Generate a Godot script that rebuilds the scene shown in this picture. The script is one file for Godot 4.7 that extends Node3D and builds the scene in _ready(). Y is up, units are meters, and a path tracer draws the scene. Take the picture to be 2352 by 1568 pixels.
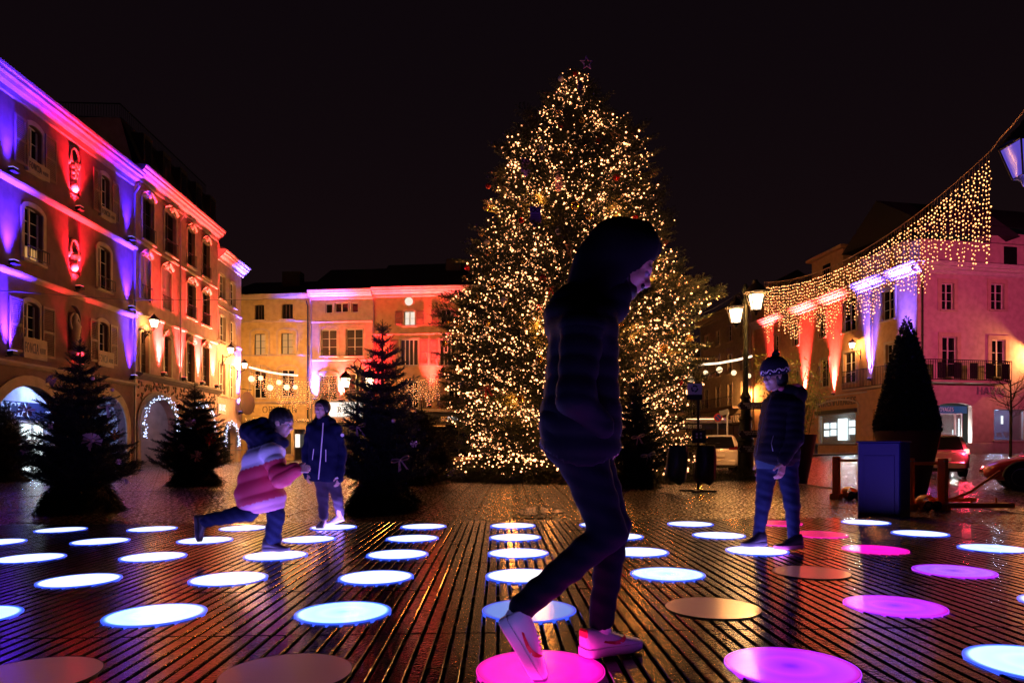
extends Node3D
# A wet town square at night before Christmas. Units are metres, y is up, the camera looks along -z.
# The top of the wooden deck lies at y = 0, the paving of the square at y = -0.28.

const GROUND := -0.28
var mats := {}
var rng := RandomNumberGenerator.new()
var unit_pane: Mesh
var unit_bar: Mesh

func _ready():
	rng.seed = 4711
	make_camera()
	make_sky()
	make_materials()
	make_ground()
	make_deck()
	make_discs()
	make_left_row()
	make_back_row()
	make_right_row()
	make_floodlights()
	make_street_lamps()
	make_big_tree()
	make_small_trees()
	make_planters()
	make_street_furniture()
	make_curtains()
	make_cars()
	make_people()

func make_camera():
	var cam := Camera3D.new()
	cam.name = "camera"
	cam.projection = Camera3D.PROJECTION_FRUSTUM
	cam.near = 0.1
	cam.far = 400.0
	cam.size = 2.0 * 784.0 / 1585.0 * cam.near
	cam.frustum_offset = Vector2(0.0, 242.0 / 1585.0 * cam.near)   # a shifted lens keeps the house walls upright
	cam.position = Vector3(0, 0.83, 0)
	add_child(cam)
	cam.current = true

func make_sky():
	var env := Environment.new()
	env.background_mode = Environment.BG_SKY
	var sm := ProceduralSkyMaterial.new()
	sm.sky_top_color = lin(0.0034, 0.0019, 0.0031)
	sm.sky_horizon_color = lin(0.0125, 0.0052, 0.0052)
	sm.sky_curve = 0.16
	sm.ground_bottom_color = lin(0.002, 0.001, 0.001)
	sm.ground_horizon_color = lin(0.005, 0.002, 0.0025)
	sm.sun_angle_max = 1.0
	var sky := Sky.new()
	sky.sky_material = sm
	env.sky = sky
	env.tonemap_mode = Environment.TONE_MAPPER_LINEAR
	env.tonemap_exposure = 1.0
	env.sdfgi_enabled = true
	env.ssao_enabled = true
	env.ssil_enabled = true
	var we := WorldEnvironment.new()
	we.name = "environment"
	we.environment = env
	add_child(we)

# ---------------------------------------------------------------- naming
func lin(r: float, g: float, b: float, a := 1.0) -> Color:
	var c := Color(r, g, b).linear_to_srgb()
	c.a = a
	return c

func numbered(called: String, parent: Node = null) -> String:
	var p: Node = parent if parent else self
	if not p.has_node(NodePath(called)):
		return called
	var key := "n_" + called
	var i: int = p.get_meta(key, 0) + 1
	while p.has_node(NodePath("%s_%03d" % [called, i])):
		i += 1
	p.set_meta(key, i)
	return "%s_%03d" % [called, i]

func tag(o: Node, label := "", category := "", group := "", kind := ""):
	if label: o.set_meta("label", label)
	if category: o.set_meta("category", category)
	if group: o.set_meta("group", group)
	if kind: o.set_meta("kind", kind)
	return o

func thing(called: String, label: String, category: String, at := Vector3.ZERO, turn := 0.0, group := "") -> Node3D:
	var o := Node3D.new()
	o.name = numbered(called)
	add_child(o)
	o.position = at
	o.rotation.y = turn
	tag(o, label, category, group)
	return o

func part(called: String, mesh: Mesh, m: Material, parent: Node = null, xf := Transform3D()) -> MeshInstance3D:
	var o := MeshInstance3D.new()
	var p: Node = parent if parent else self
	o.name = numbered(called, p)
	o.mesh = mesh
	o.material_override = m
	o.transform = xf
	p.add_child(o, true)
	return o

func copy_of(o: Node3D, label: String) -> Node3D:
	var c: Node3D = o.duplicate()
	c.name = numbered(String(o.name).trim_suffix("_000"))
	add_child(c)
	c.set_meta("label", label)
	return c

func spot(parent: Node, at: Vector3, towards: Vector3, color: Color, energy: float, angle: float, blend := 0.7, size := 0.08):
	var l := SpotLight3D.new()
	l.name = numbered("lamp_light", parent)
	l.light_color = color
	l.light_energy = energy
	l.spot_angle = angle
	l.spot_angle_attenuation = blend
	l.spot_range = 40.0
	l.spot_attenuation = 2.0
	l.light_size = size
	l.shadow_enabled = true
	parent.add_child(l)
	l.position = at
	var up := Vector3.UP if absf(towards.normalized().y) < 0.9 else Vector3.RIGHT
	l.basis = Basis.looking_at(towards, up)

func bulb_light(parent: Node, at: Vector3, color: Color, energy: float, size := 0.1):
	var l := OmniLight3D.new()
	l.name = numbered("lamp_light", parent)
	l.light_color = color
	l.light_energy = energy
	l.omni_range = 60.0
	l.omni_attenuation = 2.0
	l.light_size = size
	l.shadow_enabled = true
	parent.add_child(l)
	l.position = at

func panel_light(parent: Node, at: Vector3, towards: Vector3, size: Vector2, color: Color, energy: float):
	var l := AreaLight3D.new()
	l.name = numbered("panel_light", parent)
	l.light_color = color
	l.light_energy = energy
	l.area_size = size
	l.area_range = 30.0
	l.area_attenuation = 2.0
	l.shadow_enabled = true
	parent.add_child(l)
	l.position = at
	var up := Vector3.UP if absf(towards.normalized().y) < 0.9 else Vector3.FORWARD
	l.basis = Basis.looking_at(towards, up)

# ---------------------------------------------------------------- mesh building
class Shape:
	var v := PackedVector3Array()
	var n := PackedVector3Array()
	var c := PackedColorArray()
	var uv := PackedVector2Array()
	var idx := PackedInt32Array()
	var tint := Color.WHITE
	var tinted := false
	var xf := Transform3D()

	func put(p: Vector3, nn: Vector3, t := Vector2.ZERO) -> int:
		v.append(xf * p)
		n.append((xf.basis * nn).normalized())
		uv.append(t)
		c.append(tint)
		return v.size() - 1

	func tri(a: Vector3, b: Vector3, d: Vector3):   # counterclockwise seen from outside
		var nn := (b - a).cross(d - a).normalized()
		var i := put(a, nn)
		put(b, nn)
		put(d, nn)
		idx.append_array([i, i + 2, i + 1])

	func quad(a: Vector3, b: Vector3, d: Vector3, e: Vector3):
		var nn := (b - a).cross(e - a)
		if nn.length_squared() < 1e-14:
			nn = (d - b).cross(e - b)
		nn = nn.normalized()
		var i := put(a, nn, Vector2(0, 1))
		put(b, nn, Vector2(1, 1))
		put(d, nn, Vector2(1, 0))
		put(e, nn, Vector2(0, 0))
		idx.append_array([i, i + 2, i + 1, i, i + 3, i + 2])

	func box(at: Vector3, size: Vector3, turn := Basis()):
		var h := size / 2.0
		for k in 3:
			for s in [-1.0, 1.0]:
				var w := Vector3.ZERO
				w[k] = h[k] * s
				var p := Vector3.ZERO
				p[(k + 1) % 3] = h[(k + 1) % 3]
				var q := Vector3.ZERO
				q[(k + 2) % 3] = h[(k + 2) % 3]
				if s < 0:
					var t := p
					p = q
					q = t
				quad(at + turn * (w - p - q), at + turn * (w + p - q), at + turn * (w + p + q), at + turn * (w - p + q))

	func soft_box(at: Vector3, size: Vector3, r: float, turn := Basis()):   # box with chamfered edges
		var h := size / 2.0
		var i := Vector3(h.x - r, h.y - r, h.z - r)
		for k in 3:
			var a := (k + 1) % 3
			var b := (k + 2) % 3
			for s in [-1.0, 1.0]:
				var w := Vector3.ZERO
				w[k] = h[k] * s
				var p := Vector3.ZERO
				p[a] = i[a]
				var q := Vector3.ZERO
				q[b] = i[b]
				if s < 0:
					var t := p
					p = q
					q = t
				quad(at + turn * (w - p - q), at + turn * (w + p - q), at + turn * (w + p + q), at + turn * (w - p + q))
			for sa in [-1.0, 1.0]:
				for sb in [-1.0, 1.0]:
					var e := Vector3.ZERO
					e[k] = i[k]
					var p0 := Vector3.ZERO
					p0[a] = h[a] * sa
					p0[b] = i[b] * sb
					var p1 := Vector3.ZERO
					p1[a] = i[a] * sa
					p1[b] = h[b] * sb
					if sa * sb > 0:
						quad(at + turn * (p0 - e), at + turn * (p1 - e), at + turn * (p1 + e), at + turn * (p0 + e))
					else:
						quad(at + turn * (p1 - e), at + turn * (p0 - e), at + turn * (p0 + e), at + turn * (p1 + e))
		for sx in [-1.0, 1.0]:
			for sy in [-1.0, 1.0]:
				for sz in [-1.0, 1.0]:
					var pa := at + turn * Vector3(h.x * sx, i.y * sy, i.z * sz)
					var pb := at + turn * Vector3(i.x * sx, h.y * sy, i.z * sz)
					var pc := at + turn * Vector3(i.x * sx, i.y * sy, h.z * sz)
					if sx * sy * sz > 0:
						tri(pa, pb, pc)
					else:
						tri(pa, pc, pb)

	func tube(pts: Array, r, sides := 6, capped := true):
		var first := v.size()
		var m := pts.size()
		var side := Vector3.RIGHT
		for k in m:
			var t: Vector3 = (pts[mini(k + 1, m - 1)] - pts[maxi(k - 1, 0)]).normalized()
			if k == 0:
				side = t.cross(Vector3.UP if absf(t.y) < 0.9 else Vector3.RIGHT).normalized()
			side = (side - t * side.dot(t)).normalized()
			var other := t.cross(side)
			var rr: float = r[k] if r is Array else r
			for j in sides:
				var a := TAU * j / sides
				var d := side * cos(a) + other * sin(a)
				put(pts[k] + d * rr, d)
		for k in m - 1:
			for j in sides:
				var p := first + k * sides + j
				var q := first + k * sides + (j + 1) % sides
				idx.append_array([p, p + sides, q, q, p + sides, q + sides])
		if capped:
			for e in [0, m - 1]:
				var t: Vector3 = (pts[1] - pts[0]).normalized() * -1.0 if e == 0 else (pts[m - 1] - pts[m - 2]).normalized()
				var f := v.size()
				for j in sides:
					v.append(v[first + e * sides + j])
					n.append((xf.basis * t).normalized())
					uv.append(Vector2.ZERO)
					c.append(tint)
				for j in range(1, sides - 1):
					if e == 0:
						idx.append_array([f, f + j, f + j + 1])
					else:
						idx.append_array([f, f + j + 1, f + j])

	func lathe(profile: Array, segs := 16, at := Vector3.ZERO, turn := Basis()):   # Vector2(radius, height), from the bottom up
		var m := profile.size()
		for k in m - 1:
			var p0: Vector2 = profile[k]
			var p1: Vector2 = profile[k + 1]
			var e := p1 - p0
			if e.length() < 1e-6:
				continue
			var nn := Vector2(e.y, -e.x).normalized()
			var na := nn
			var nb := nn
			if k > 0:
				var pe: Vector2 = p0 - profile[k - 1]
				var pn := Vector2(pe.y, -pe.x).normalized()
				if pn.dot(nn) > 0.6:
					na = (pn + nn).normalized()
			if k < m - 2:
				var ne: Vector2 = profile[k + 2] - p1
				var qn := Vector2(ne.y, -ne.x).normalized()
				if qn.dot(nn) > 0.6:
					nb = (qn + nn).normalized()
			var first := v.size()
			for j in segs + 1:
				var a := TAU * j / segs
				var d := Vector3(cos(a), 0, sin(a))
				put(at + turn * (d * p0.x + Vector3.UP * p0.y), turn * (d * na.x + Vector3.UP * na.y), Vector2(float(j) / segs, 0))
				put(at + turn * (d * p1.x + Vector3.UP * p1.y), turn * (d * nb.x + Vector3.UP * nb.y), Vector2(float(j) / segs, 1))
			for j in segs:
				var q := first + j * 2
				idx.append_array([q, q + 2, q + 1, q + 1, q + 2, q + 3])

	func ball(at: Vector3, r: Vector3, segs := 10, rings := 6, turn := Basis()):
		var first := v.size()
		for k in rings + 1:
			var th := PI * k / rings
			for j in segs + 1:
				var a := TAU * j / segs
				var d := Vector3(sin(th) * cos(a), -cos(th), sin(th) * sin(a))
				put(at + turn * (d * r), turn * (d / r).normalized())
		for k in rings:
			for j in segs:
				var q := first + k * (segs + 1) + j
				idx.append_array([q, q + 1, q + segs + 1, q + 1, q + segs + 2, q + segs + 1])

	func extrude(poly: PackedVector2Array, depth: float, at := Transform3D()):   # polygon in x and y, pushed from z = 0 to z = depth
		var p := poly
		var area := 0.0
		for k in p.size():
			area += p[k].cross(p[(k + 1) % p.size()])
		if area < 0.0:
			p.reverse()
		var t := Geometry2D.triangulate_polygon(p)
		for k in t.size() / 3:
			var a := p[t[k * 3]]
			var b := p[t[k * 3 + 1]]
			var d := p[t[k * 3 + 2]]
			if (b - a).cross(d - a) < 0:
				var s := b
				b = d
				d = s
			tri(at * Vector3(a.x, a.y, depth), at * Vector3(b.x, b.y, depth), at * Vector3(d.x, d.y, depth))
			tri(at * Vector3(a.x, a.y, 0), at * Vector3(d.x, d.y, 0), at * Vector3(b.x, b.y, 0))
		for k in p.size():
			var a := p[k]
			var b := p[(k + 1) % p.size()]
			quad(at * Vector3(a.x, a.y, 0), at * Vector3(b.x, b.y, 0), at * Vector3(b.x, b.y, depth), at * Vector3(a.x, a.y, depth))

	func mesh() -> ArrayMesh:
		var m := ArrayMesh.new()
		if v.is_empty():
			return m
		var a := []
		a.resize(Mesh.ARRAY_MAX)
		a[Mesh.ARRAY_VERTEX] = v
		a[Mesh.ARRAY_NORMAL] = n
		a[Mesh.ARRAY_TEX_UV] = uv
		if tinted:
			a[Mesh.ARRAY_COLOR] = c
		a[Mesh.ARRAY_INDEX] = idx
		m.add_surface_from_arrays(Mesh.PRIMITIVE_TRIANGLES, a)
		return m

func box_mesh(size: Vector3, at := Vector3.ZERO) -> Mesh:
	var s := Shape.new()
	s.box(at, size)
	return s.mesh()

func lettering(parent: Node, text: String, height: float, at: Transform3D, m: Material, depth := 0.02, font := "Droid Sans", width := 0.0, weight := 400) -> MeshInstance3D:
	var t := TextMesh.new()
	t.text = text
	var f := SystemFont.new()
	f.font_names = PackedStringArray([font])
	f.font_weight = weight
	t.font = f
	t.font_size = 32
	t.pixel_size = height / 32.0 * 1.35
	t.depth = depth
	t.curve_step = 4.0
	var o := part("lettering", t, m, parent, at)
	if width > 0.0:
		var w := t.get_aabb().size.x
		if w > 0.0:
			o.transform = at * Transform3D(Basis().scaled(Vector3(width / w, 1, 1)), Vector3.ZERO)
	return o

# ---------------------------------------------------------------- materials
func noise_tex(freq: float, kind := FastNoiseLite.TYPE_SIMPLEX_SMOOTH, octaves := 4, normal := 0.0, ramp: Array = [], size := 512, sd := 1) -> NoiseTexture2D:
	var n := FastNoiseLite.new()
	n.noise_type = kind
	n.frequency = freq
	n.fractal_octaves = octaves
	n.seed = sd
	if kind == FastNoiseLite.TYPE_CELLULAR:
		n.cellular_return_type = FastNoiseLite.RETURN_DISTANCE
	var t := NoiseTexture2D.new()
	t.noise = n
	t.width = size
	t.height = size
	t.seamless = true
	if normal > 0.0:
		t.as_normal_map = true
		t.bump_strength = normal
	elif ramp.size():
		var g := Gradient.new()
		g.offsets = PackedFloat32Array(ramp[0])
		var cs := PackedColorArray()
		for x in ramp[1]:
			cs.append(Color(x, x, x) if x is float else x)
		g.colors = cs
		t.color_ramp = g
	return t

func plain(called: String, color: Color, rough := 0.7, metal := 0.0) -> StandardMaterial3D:
	var m := StandardMaterial3D.new()
	m.resource_name = called
	m.albedo_color = color
	m.roughness = rough
	m.metallic = metal
	mats[called] = m
	return m

func glowing(called: String, color: Color, times := 1.0) -> StandardMaterial3D:
	var m := plain(called, Color(0.1, 0.1, 0.1), 0.4)
	m.emission_enabled = true
	m.emission = color
	m.emission_energy_multiplier = times
	return m

func textured(m: StandardMaterial3D, scale: float, albedo: Texture2D = null, normal: Texture2D = null, strength := 1.0, rough: Texture2D = null):
	m.uv1_triplanar = true
	m.uv1_world_triplanar = true
	m.uv1_scale = Vector3.ONE * scale
	if albedo: m.albedo_texture = albedo
	if normal:
		m.normal_enabled = true
		m.normal_texture = normal
		m.normal_scale = strength
	if rough: m.roughness_texture = rough

func make_materials():
	var blotch := noise_tex(0.008, FastNoiseLite.TYPE_SIMPLEX_SMOOTH, 5, 0.0, [[0.2, 0.5, 0.85], [0.88, 0.95, 1.0]], 512, 3)
	var plaster_n := noise_tex(0.05, FastNoiseLite.TYPE_SIMPLEX_SMOOTH, 4, 3.0, [], 512, 5)
	var wet_n := noise_tex(0.045, FastNoiseLite.TYPE_SIMPLEX_SMOOTH, 4, 5.0, [], 512, 7)
	var grit_n := noise_tex(0.09, FastNoiseLite.TYPE_CELLULAR, 2, 7.0, [], 512, 9)
	var sett_n := noise_tex(0.035, FastNoiseLite.TYPE_CELLULAR, 1, 10.0, [], 512, 11)
	var wet_r := noise_tex(0.02, FastNoiseLite.TYPE_SIMPLEX_SMOOTH, 4, 0.0, [[0.3, 0.5, 0.72], [0.07, 0.17, 0.36]], 512, 13)
	var deck_r := noise_tex(0.02, FastNoiseLite.TYPE_SIMPLEX_SMOOTH, 4, 0.0, [[0.3, 0.5, 0.72], [0.035, 0.085, 0.23]], 512, 17)
	var grain := noise_tex(0.03, FastNoiseLite.TYPE_SIMPLEX_SMOOTH, 5, 0.0, [[0.2, 0.5, 0.8], [0.45, 0.8, 1.0]], 512, 15)
	for w in [["plaster_ochre", 0.16, 0.08, 0.075], ["plaster_cream", 0.36, 0.2, 0.165], ["cornice_stone", 0.22, 0.17, 0.165], ["plaster_yellow", 0.5, 0.36, 0.15], ["plaster_pink", 0.46, 0.3, 0.22],
			["plaster_rose", 0.46, 0.31, 0.24], ["plaster_orange", 0.46, 0.27, 0.15], ["plaster_beige", 0.42, 0.34, 0.24], ["plaster_pale", 0.48, 0.34, 0.32], ["stone_trim", 0.42, 0.33, 0.25], ["stone_white", 0.5, 0.44, 0.42], ["stone_dark", 0.2, 0.15, 0.12]]:
		textured(plain(w[0], lin(w[1], w[2], w[3]), 0.85), 0.35, blotch, plaster_n, 0.14)
	textured(plain("slate", lin(0.012, 0.012, 0.016), 0.6), 0.5, blotch, plaster_n, 0.5)
	textured(plain("paving", lin(0.22, 0.16, 0.125), 1.0), 1.1, grain, grit_n, 0.35, wet_r)
	textured(plain("paving_base", lin(0.02, 0.018, 0.016), 1.0), 1.1, grain, grit_n, 0.7, wet_r)
	textured(plain("setts", lin(0.1, 0.085, 0.078), 1.0), 0.55, grain, sett_n, 0.5, wet_r)
	textured(plain("puddle", lin(0.02, 0.018, 0.016), 0.06), 0.6, null, wet_n, 0.06)
	for k in ["paving", "setts"]:
		mats[k].metallic_specular = 0.8
	for k in 4:
		var m := plain("deck_wood_%d" % k, lin(0.022 * (0.75 + 0.17 * k), 0.014 * (0.75 + 0.17 * k), 0.011 * (0.75 + 0.17 * k)), 1.0)
		textured(m, 1.7 + 0.35 * k, grain, wet_n, 0.12, deck_r)
		m.uv1_offset = Vector3(0.37, 0.2, 0.61) * k
		m.metallic_specular = 1.0
	plain("joist", lin(0.02, 0.014, 0.01), 0.7)
	plain("white_frame", lin(0.6, 0.55, 0.5), 0.5)
	plain("brown_frame", lin(0.06, 0.035, 0.025), 0.5)
	plain("grey_shutter", lin(0.2, 0.19, 0.2), 0.6)
	plain("brown_shutter", lin(0.2, 0.12, 0.1), 0.6)
	plain("dark_shutter", lin(0.05, 0.045, 0.06), 0.6)
	plain("dark_glass", lin(0.006, 0.006, 0.008), 0.06)
	plain("curtain_glass", lin(0.06, 0.05, 0.045), 0.1)
	plain("iron", lin(0.012, 0.012, 0.013), 0.45, 0.4)
	plain("lamp_green", lin(0.014, 0.02, 0.016), 0.35, 0.5)
	plain("zinc", lin(0.3, 0.3, 0.32), 0.45, 0.6)
	plain("black", lin(0.006, 0.006, 0.007), 0.6)
	plain("interior", lin(0.02, 0.017, 0.015), 0.9)
	plain("navy_sign", lin(0.01, 0.014, 0.05), 0.4)
	plain("white_paint", lin(0.75, 0.75, 0.75), 0.5)
	plain("steel", lin(0.4, 0.4, 0.42), 0.3, 0.9)
	plain("cable", lin(0.01, 0.008, 0.01), 0.7)
	glowing("rim_glow_blue", lin(0.04, 0.1, 1.0), 1.2)
	glowing("rim_glow_violet", lin(0.4, 0.02, 1.0), 1.6)
	glowing("rim_glow_magenta", lin(1.0, 0.01, 0.5), 1.2)
	glowing("lamp_white", lin(1.0, 0.72, 0.42), 7.0)
	glowing("lamp_warm", lin(1.0, 0.55, 0.22), 5.0)
	glowing("lens_red", lin(1.0, 0.12, 0.1), 2.0)
	glowing("lens_blue", lin(0.35, 0.25, 1.0), 2.0)
	glowing("window_lit_warm", lin(1.0, 0.5, 0.16), 0.55)
	glowing("window_lit_white", lin(1.0, 0.85, 0.7), 0.95)
	glowing("screen_white", lin(0.8, 0.95, 1.0), 1.6)
	glowing("sign_lit_white", lin(1.0, 0.9, 0.8), 1.3)
	glowing("sign_lit_orange", lin(1.0, 0.3, 0.05), 0.9)
	glowing("sign_blue", lin(0.05, 0.2, 0.6), 0.22)
	glowing("window_lit_dim", lin(1.0, 0.5, 0.2), 0.14)
	glowing("fairy_cold", lin(0.5, 0.62, 1.0), 3.2)
	glowing("fairy_warm", lin(1.0, 0.39, 0.15), 6.5)
	glowing("fairy_icicle", lin(1.0, 0.37, 0.12), 5.0)
	glowing("globe_lamp", lin(1.0, 0.7, 0.38), 2.0)
	glowing("rope_light", lin(1.0, 0.75, 0.5), 2.5)
	glowing("tail_lamp", lin(1.0, 0.05, 0.06), 1.6)
	glowing("tail_lamp_core", lin(1.0, 0.45, 0.35), 2.2)
	glowing("indicator_lamp", lin(1.0, 0.28, 0.03), 5.0)
	plain("door_white", lin(0.8, 0.8, 0.8), 0.4)
	var sg := plain("shop_glass", Color(1, 1, 1, 0.1), 0.05)
	sg.transparency = BaseMaterial3D.TRANSPARENCY_ALPHA
	plain("shop_glass_warm", lin(0.03, 0.025, 0.02), 0.06)
	mats["shop_glass_warm"].emission_enabled = true
	mats["shop_glass_warm"].emission = lin(1.0, 0.5, 0.2)
	mats["shop_glass_warm"].emission_energy_multiplier = 0.035
	mats["shop_glass_warm"].resource_name = "window_lit_faint"
	var fir := plain("fir", lin(0.055, 0.065, 0.028), 0.5)
	fir.vertex_color_use_as_albedo = true
	fir.backlight_enabled = true
	fir.backlight = lin(0.12, 0.16, 0.08)
	var fir2 := plain("fir_blue", lin(0.02, 0.032, 0.03), 0.5)
	fir2.vertex_color_use_as_albedo = true
	plain("box_leaf", lin(0.014, 0.03, 0.014), 0.5)
	var bam := plain("bamboo_leaf", lin(0.05, 0.085, 0.025), 0.5)
	bam.backlight_enabled = true
	bam.backlight = lin(0.3, 0.35, 0.1)
	plain("sign_brown", lin(0.022, 0.01, 0.014), 0.5)
	plain("sign_red", lin(0.4, 0.01, 0.015), 0.4)
	plain("sign_deep_blue", lin(0.01, 0.03, 0.25), 0.4)
	plain("recycle_green", lin(0.02, 0.12, 0.05), 0.6)
	plain("recycle_blue", lin(0.02, 0.06, 0.12), 0.6)
	plain("bag_green", lin(0.035, 0.075, 0.06), 0.3)
	plain("bag_dark", lin(0.012, 0.01, 0.016), 0.3)
	plain("orange_paint", lin(0.95, 0.24, 0.015), 0.45)
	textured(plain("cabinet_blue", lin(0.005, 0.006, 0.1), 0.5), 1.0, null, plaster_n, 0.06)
	plain("bark", lin(0.035, 0.024, 0.016), 0.9)
	plain("cane", lin(0.1, 0.1, 0.04), 0.5)
	plain("pot", lin(0.055, 0.02, 0.028), 0.5)
	plain("bauble_gold", lin(0.95, 0.6, 0.16), 0.12, 0.75)
	plain("bauble_red", lin(0.65, 0.012, 0.02), 0.15, 0.3)
	plain("bauble_white", lin(0.75, 0.62, 0.55), 0.6)
	plain("foil_pink", lin(0.9, 0.55, 0.6), 0.25, 0.35)
	plain("foil_gold", lin(0.95, 0.6, 0.25), 0.2, 0.9)
	plain("ribbon_white", lin(0.7, 0.6, 0.6), 0.6)
	plain("ornament_red", lin(0.5, 0.02, 0.03), 0.4)
	plain("ornament_lilac", lin(0.42, 0.16, 0.6), 0.6)
	plain("ornament_orange", lin(0.8, 0.36, 0.14), 0.5)
	plain("ornament_pink", lin(0.8, 0.5, 0.42), 0.5)
	var s := Shape.new()
	s.box(Vector3.ZERO, Vector3.ONE)
	unit_bar = s.mesh()
	unit_pane = s.mesh()
	for k in ["dark_glass", "curtain_glass"]:
		textured(mats[k], 0.25, null, plaster_n, 0.03)

func mat(called: String) -> Material:
	return mats[called]

# ---------------------------------------------------------------- ground, paving, deck
func smooth(a: float, b: float, x: float) -> float:
	var t := clampf((x - a) / (b - a), 0.0, 1.0)
	return t * t * (3.0 - 2.0 * t)

func ground_y(x: float, d: float) -> float:   # the street on the right climbs gently
	return GROUND + 0.66 * smooth(20.0, 45.0, d) * smooth(0.2, 0.6, x / maxf(d, 1.0))

func sheet(x0: float, x1: float, d0: float, d1: float, step: float, lift: float) -> Mesh:
	var s := Shape.new()
	var nx := int((x1 - x0) / step)
	var nd := int((d1 - d0) / step)
	for j in nd + 1:
		for i in nx + 1:
			var x := x0 + (x1 - x0) * i / nx
			var d := d0 + (d1 - d0) * j / nd
			var y := ground_y(x, d) + lift
			var e := 0.3
			var nn := Vector3(ground_y(x - e, d) - ground_y(x + e, d), 2 * e, ground_y(x, d + e) - ground_y(x, d - e))
			s.put(Vector3(x, y, -d), nn.normalized())
	for j in nd:
		for i in nx:
			var q := j * (nx + 1) + i
			s.idx.append_array([q, q + nx + 1, q + 1, q + 1, q + nx + 1, q + nx + 2])
	return s.mesh()

func make_ground():
	var g := part("ground", sheet(-120, 140, -20, 200, 2.6, -0.04), mat("paving_base"))
	tag(g, "", "", "", "structure")
	var road := part("cobbled_road", sheet(8.6, 60.6, 8, 78, 1.3, -0.012), mat("setts"))
	tag(road, "", "", "", "structure")
	var kerb := Shape.new()
	for k in 24:
		var d := 13.0 + k * 1.0
		kerb.soft_box(Vector3(8.5, ground_y(8.5, d) - 0.03, -d), Vector3(0.2, 0.1, 0.985), 0.012)
	tag(part("kerb", kerb.mesh(), mat("stone_trim")), "", "", "", "structure")
	var side := Shape.new()   # pavement along the travel agency
	for k in 30:
		var a := Vector2(23.4, 72.0).lerp(Vector2(26.3, 46.4), k / 30.0)
		var b := Vector2(23.4, 72.0).lerp(Vector2(26.3, 46.4), (k + 0.98) / 30.0)
		var e := (b - a).normalized()
		var w := Vector2(-e.y, e.x) * 2.6
		var y := ground_y(a.x, a.y) + 0.08
		side.quad(Vector3(a.x, y, -a.y), Vector3(b.x, y, -b.y), Vector3(b.x - w.x, y, -b.y + w.y), Vector3(a.x - w.x, y, -a.y + w.y))
		side.quad(Vector3(a.x, y - 0.2, -a.y), Vector3(b.x, y - 0.2, -b.y), Vector3(b.x, y, -b.y), Vector3(a.x, y, -a.y))
	tag(part("pavement", side.mesh(), mat("stone_trim")), "", "", "", "structure")
	# large washed-concrete slabs with dark joints
	var plaza := thing("plaza", "", "", Vector3.ZERO)
	tag(plaza, "", "", "", "structure")
	var slabs := []
	for v in 3:
		var s := Shape.new()
		s.soft_box(Vector3(0, -0.03, 0), Vector3(2.37, 0.06, 2.37), 0.008)
		slabs.append(s.mesh())
	var rest := Shape.new()
	for j in 19:
		for i in 17:
			var x := -31.2 + 2.4 * i + 0.0
			var d := 8.9 + 2.4 * j
			if x > 7.3:
				continue
			var near := d < 27.0 and absf(x) / d < 0.85
			if near:
				part("slab", slabs[(i + j) % 3], mat("paving"), plaza, Transform3D(Basis(), Vector3(x, GROUND + rng.randf_range(-0.003, 0.003), -d)))
			else:
				rest.box(Vector3(x, GROUND - 0.03, -d), Vector3(2.37, 0.06, 2.37))
	tag(part("far_slabs", rest.mesh(), mat("paving"), plaza), "", "", "", "stuff")
	var left := Shape.new()
	for j in 8:
		for i in 9:
			left.box(Vector3(-19.0 + 1.2 * 0 + 2.4 * i, GROUND - 0.031, -(8.9 - 2.4 * j - 2.4)), Vector3(2.37, 0.06, 2.37))
	tag(part("slabs_beside_deck", left.mesh(), mat("paving"), plaza), "", "", "", "stuff")
	# a worn darker strip with a drain and a puddle, from the tree towards the deck
	var strip := Shape.new()
	strip.box(Vector3(0.32, GROUND + 0.003, -16.4), Vector3(0.62, 0.012, 11.5))
	tag(part("drain_strip", strip.mesh(), mat("paving_base")), "", "", "", "structure")
	var pud := Shape.new()
	var ring := []
	for k in 22:
		var a := TAU * k / 22
		ring.append(Vector3(0.42 + (0.36 + 0.12 * sin(a * 3.0 + 1.0) + 0.08 * sin(a * 7.0)) * cos(a), GROUND + 0.014, -11.9 + (0.7 + 0.2 * sin(a * 4.0)) * sin(a)))
	for k in 22:
		pud.tri(Vector3(0.42, GROUND + 0.014, -11.9), ring[(k + 1) % 22], ring[k])
	var pd := part("puddle", pud.mesh(), mat("puddle"))
	tag(pd, "", "", "", "structure")

const DECK_TURN := 0.0205
const DECK_PITCH := 0.067

func deck_xf() -> Transform3D:   # deck axes: x across, z towards the camera; origin under disc (0, 0)
	return Transform3D(Basis(Vector3.FORWARD, -0.0069) * Basis(Vector3.UP, DECK_TURN), Vector3(0.0095, 0, -7.251))

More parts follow.
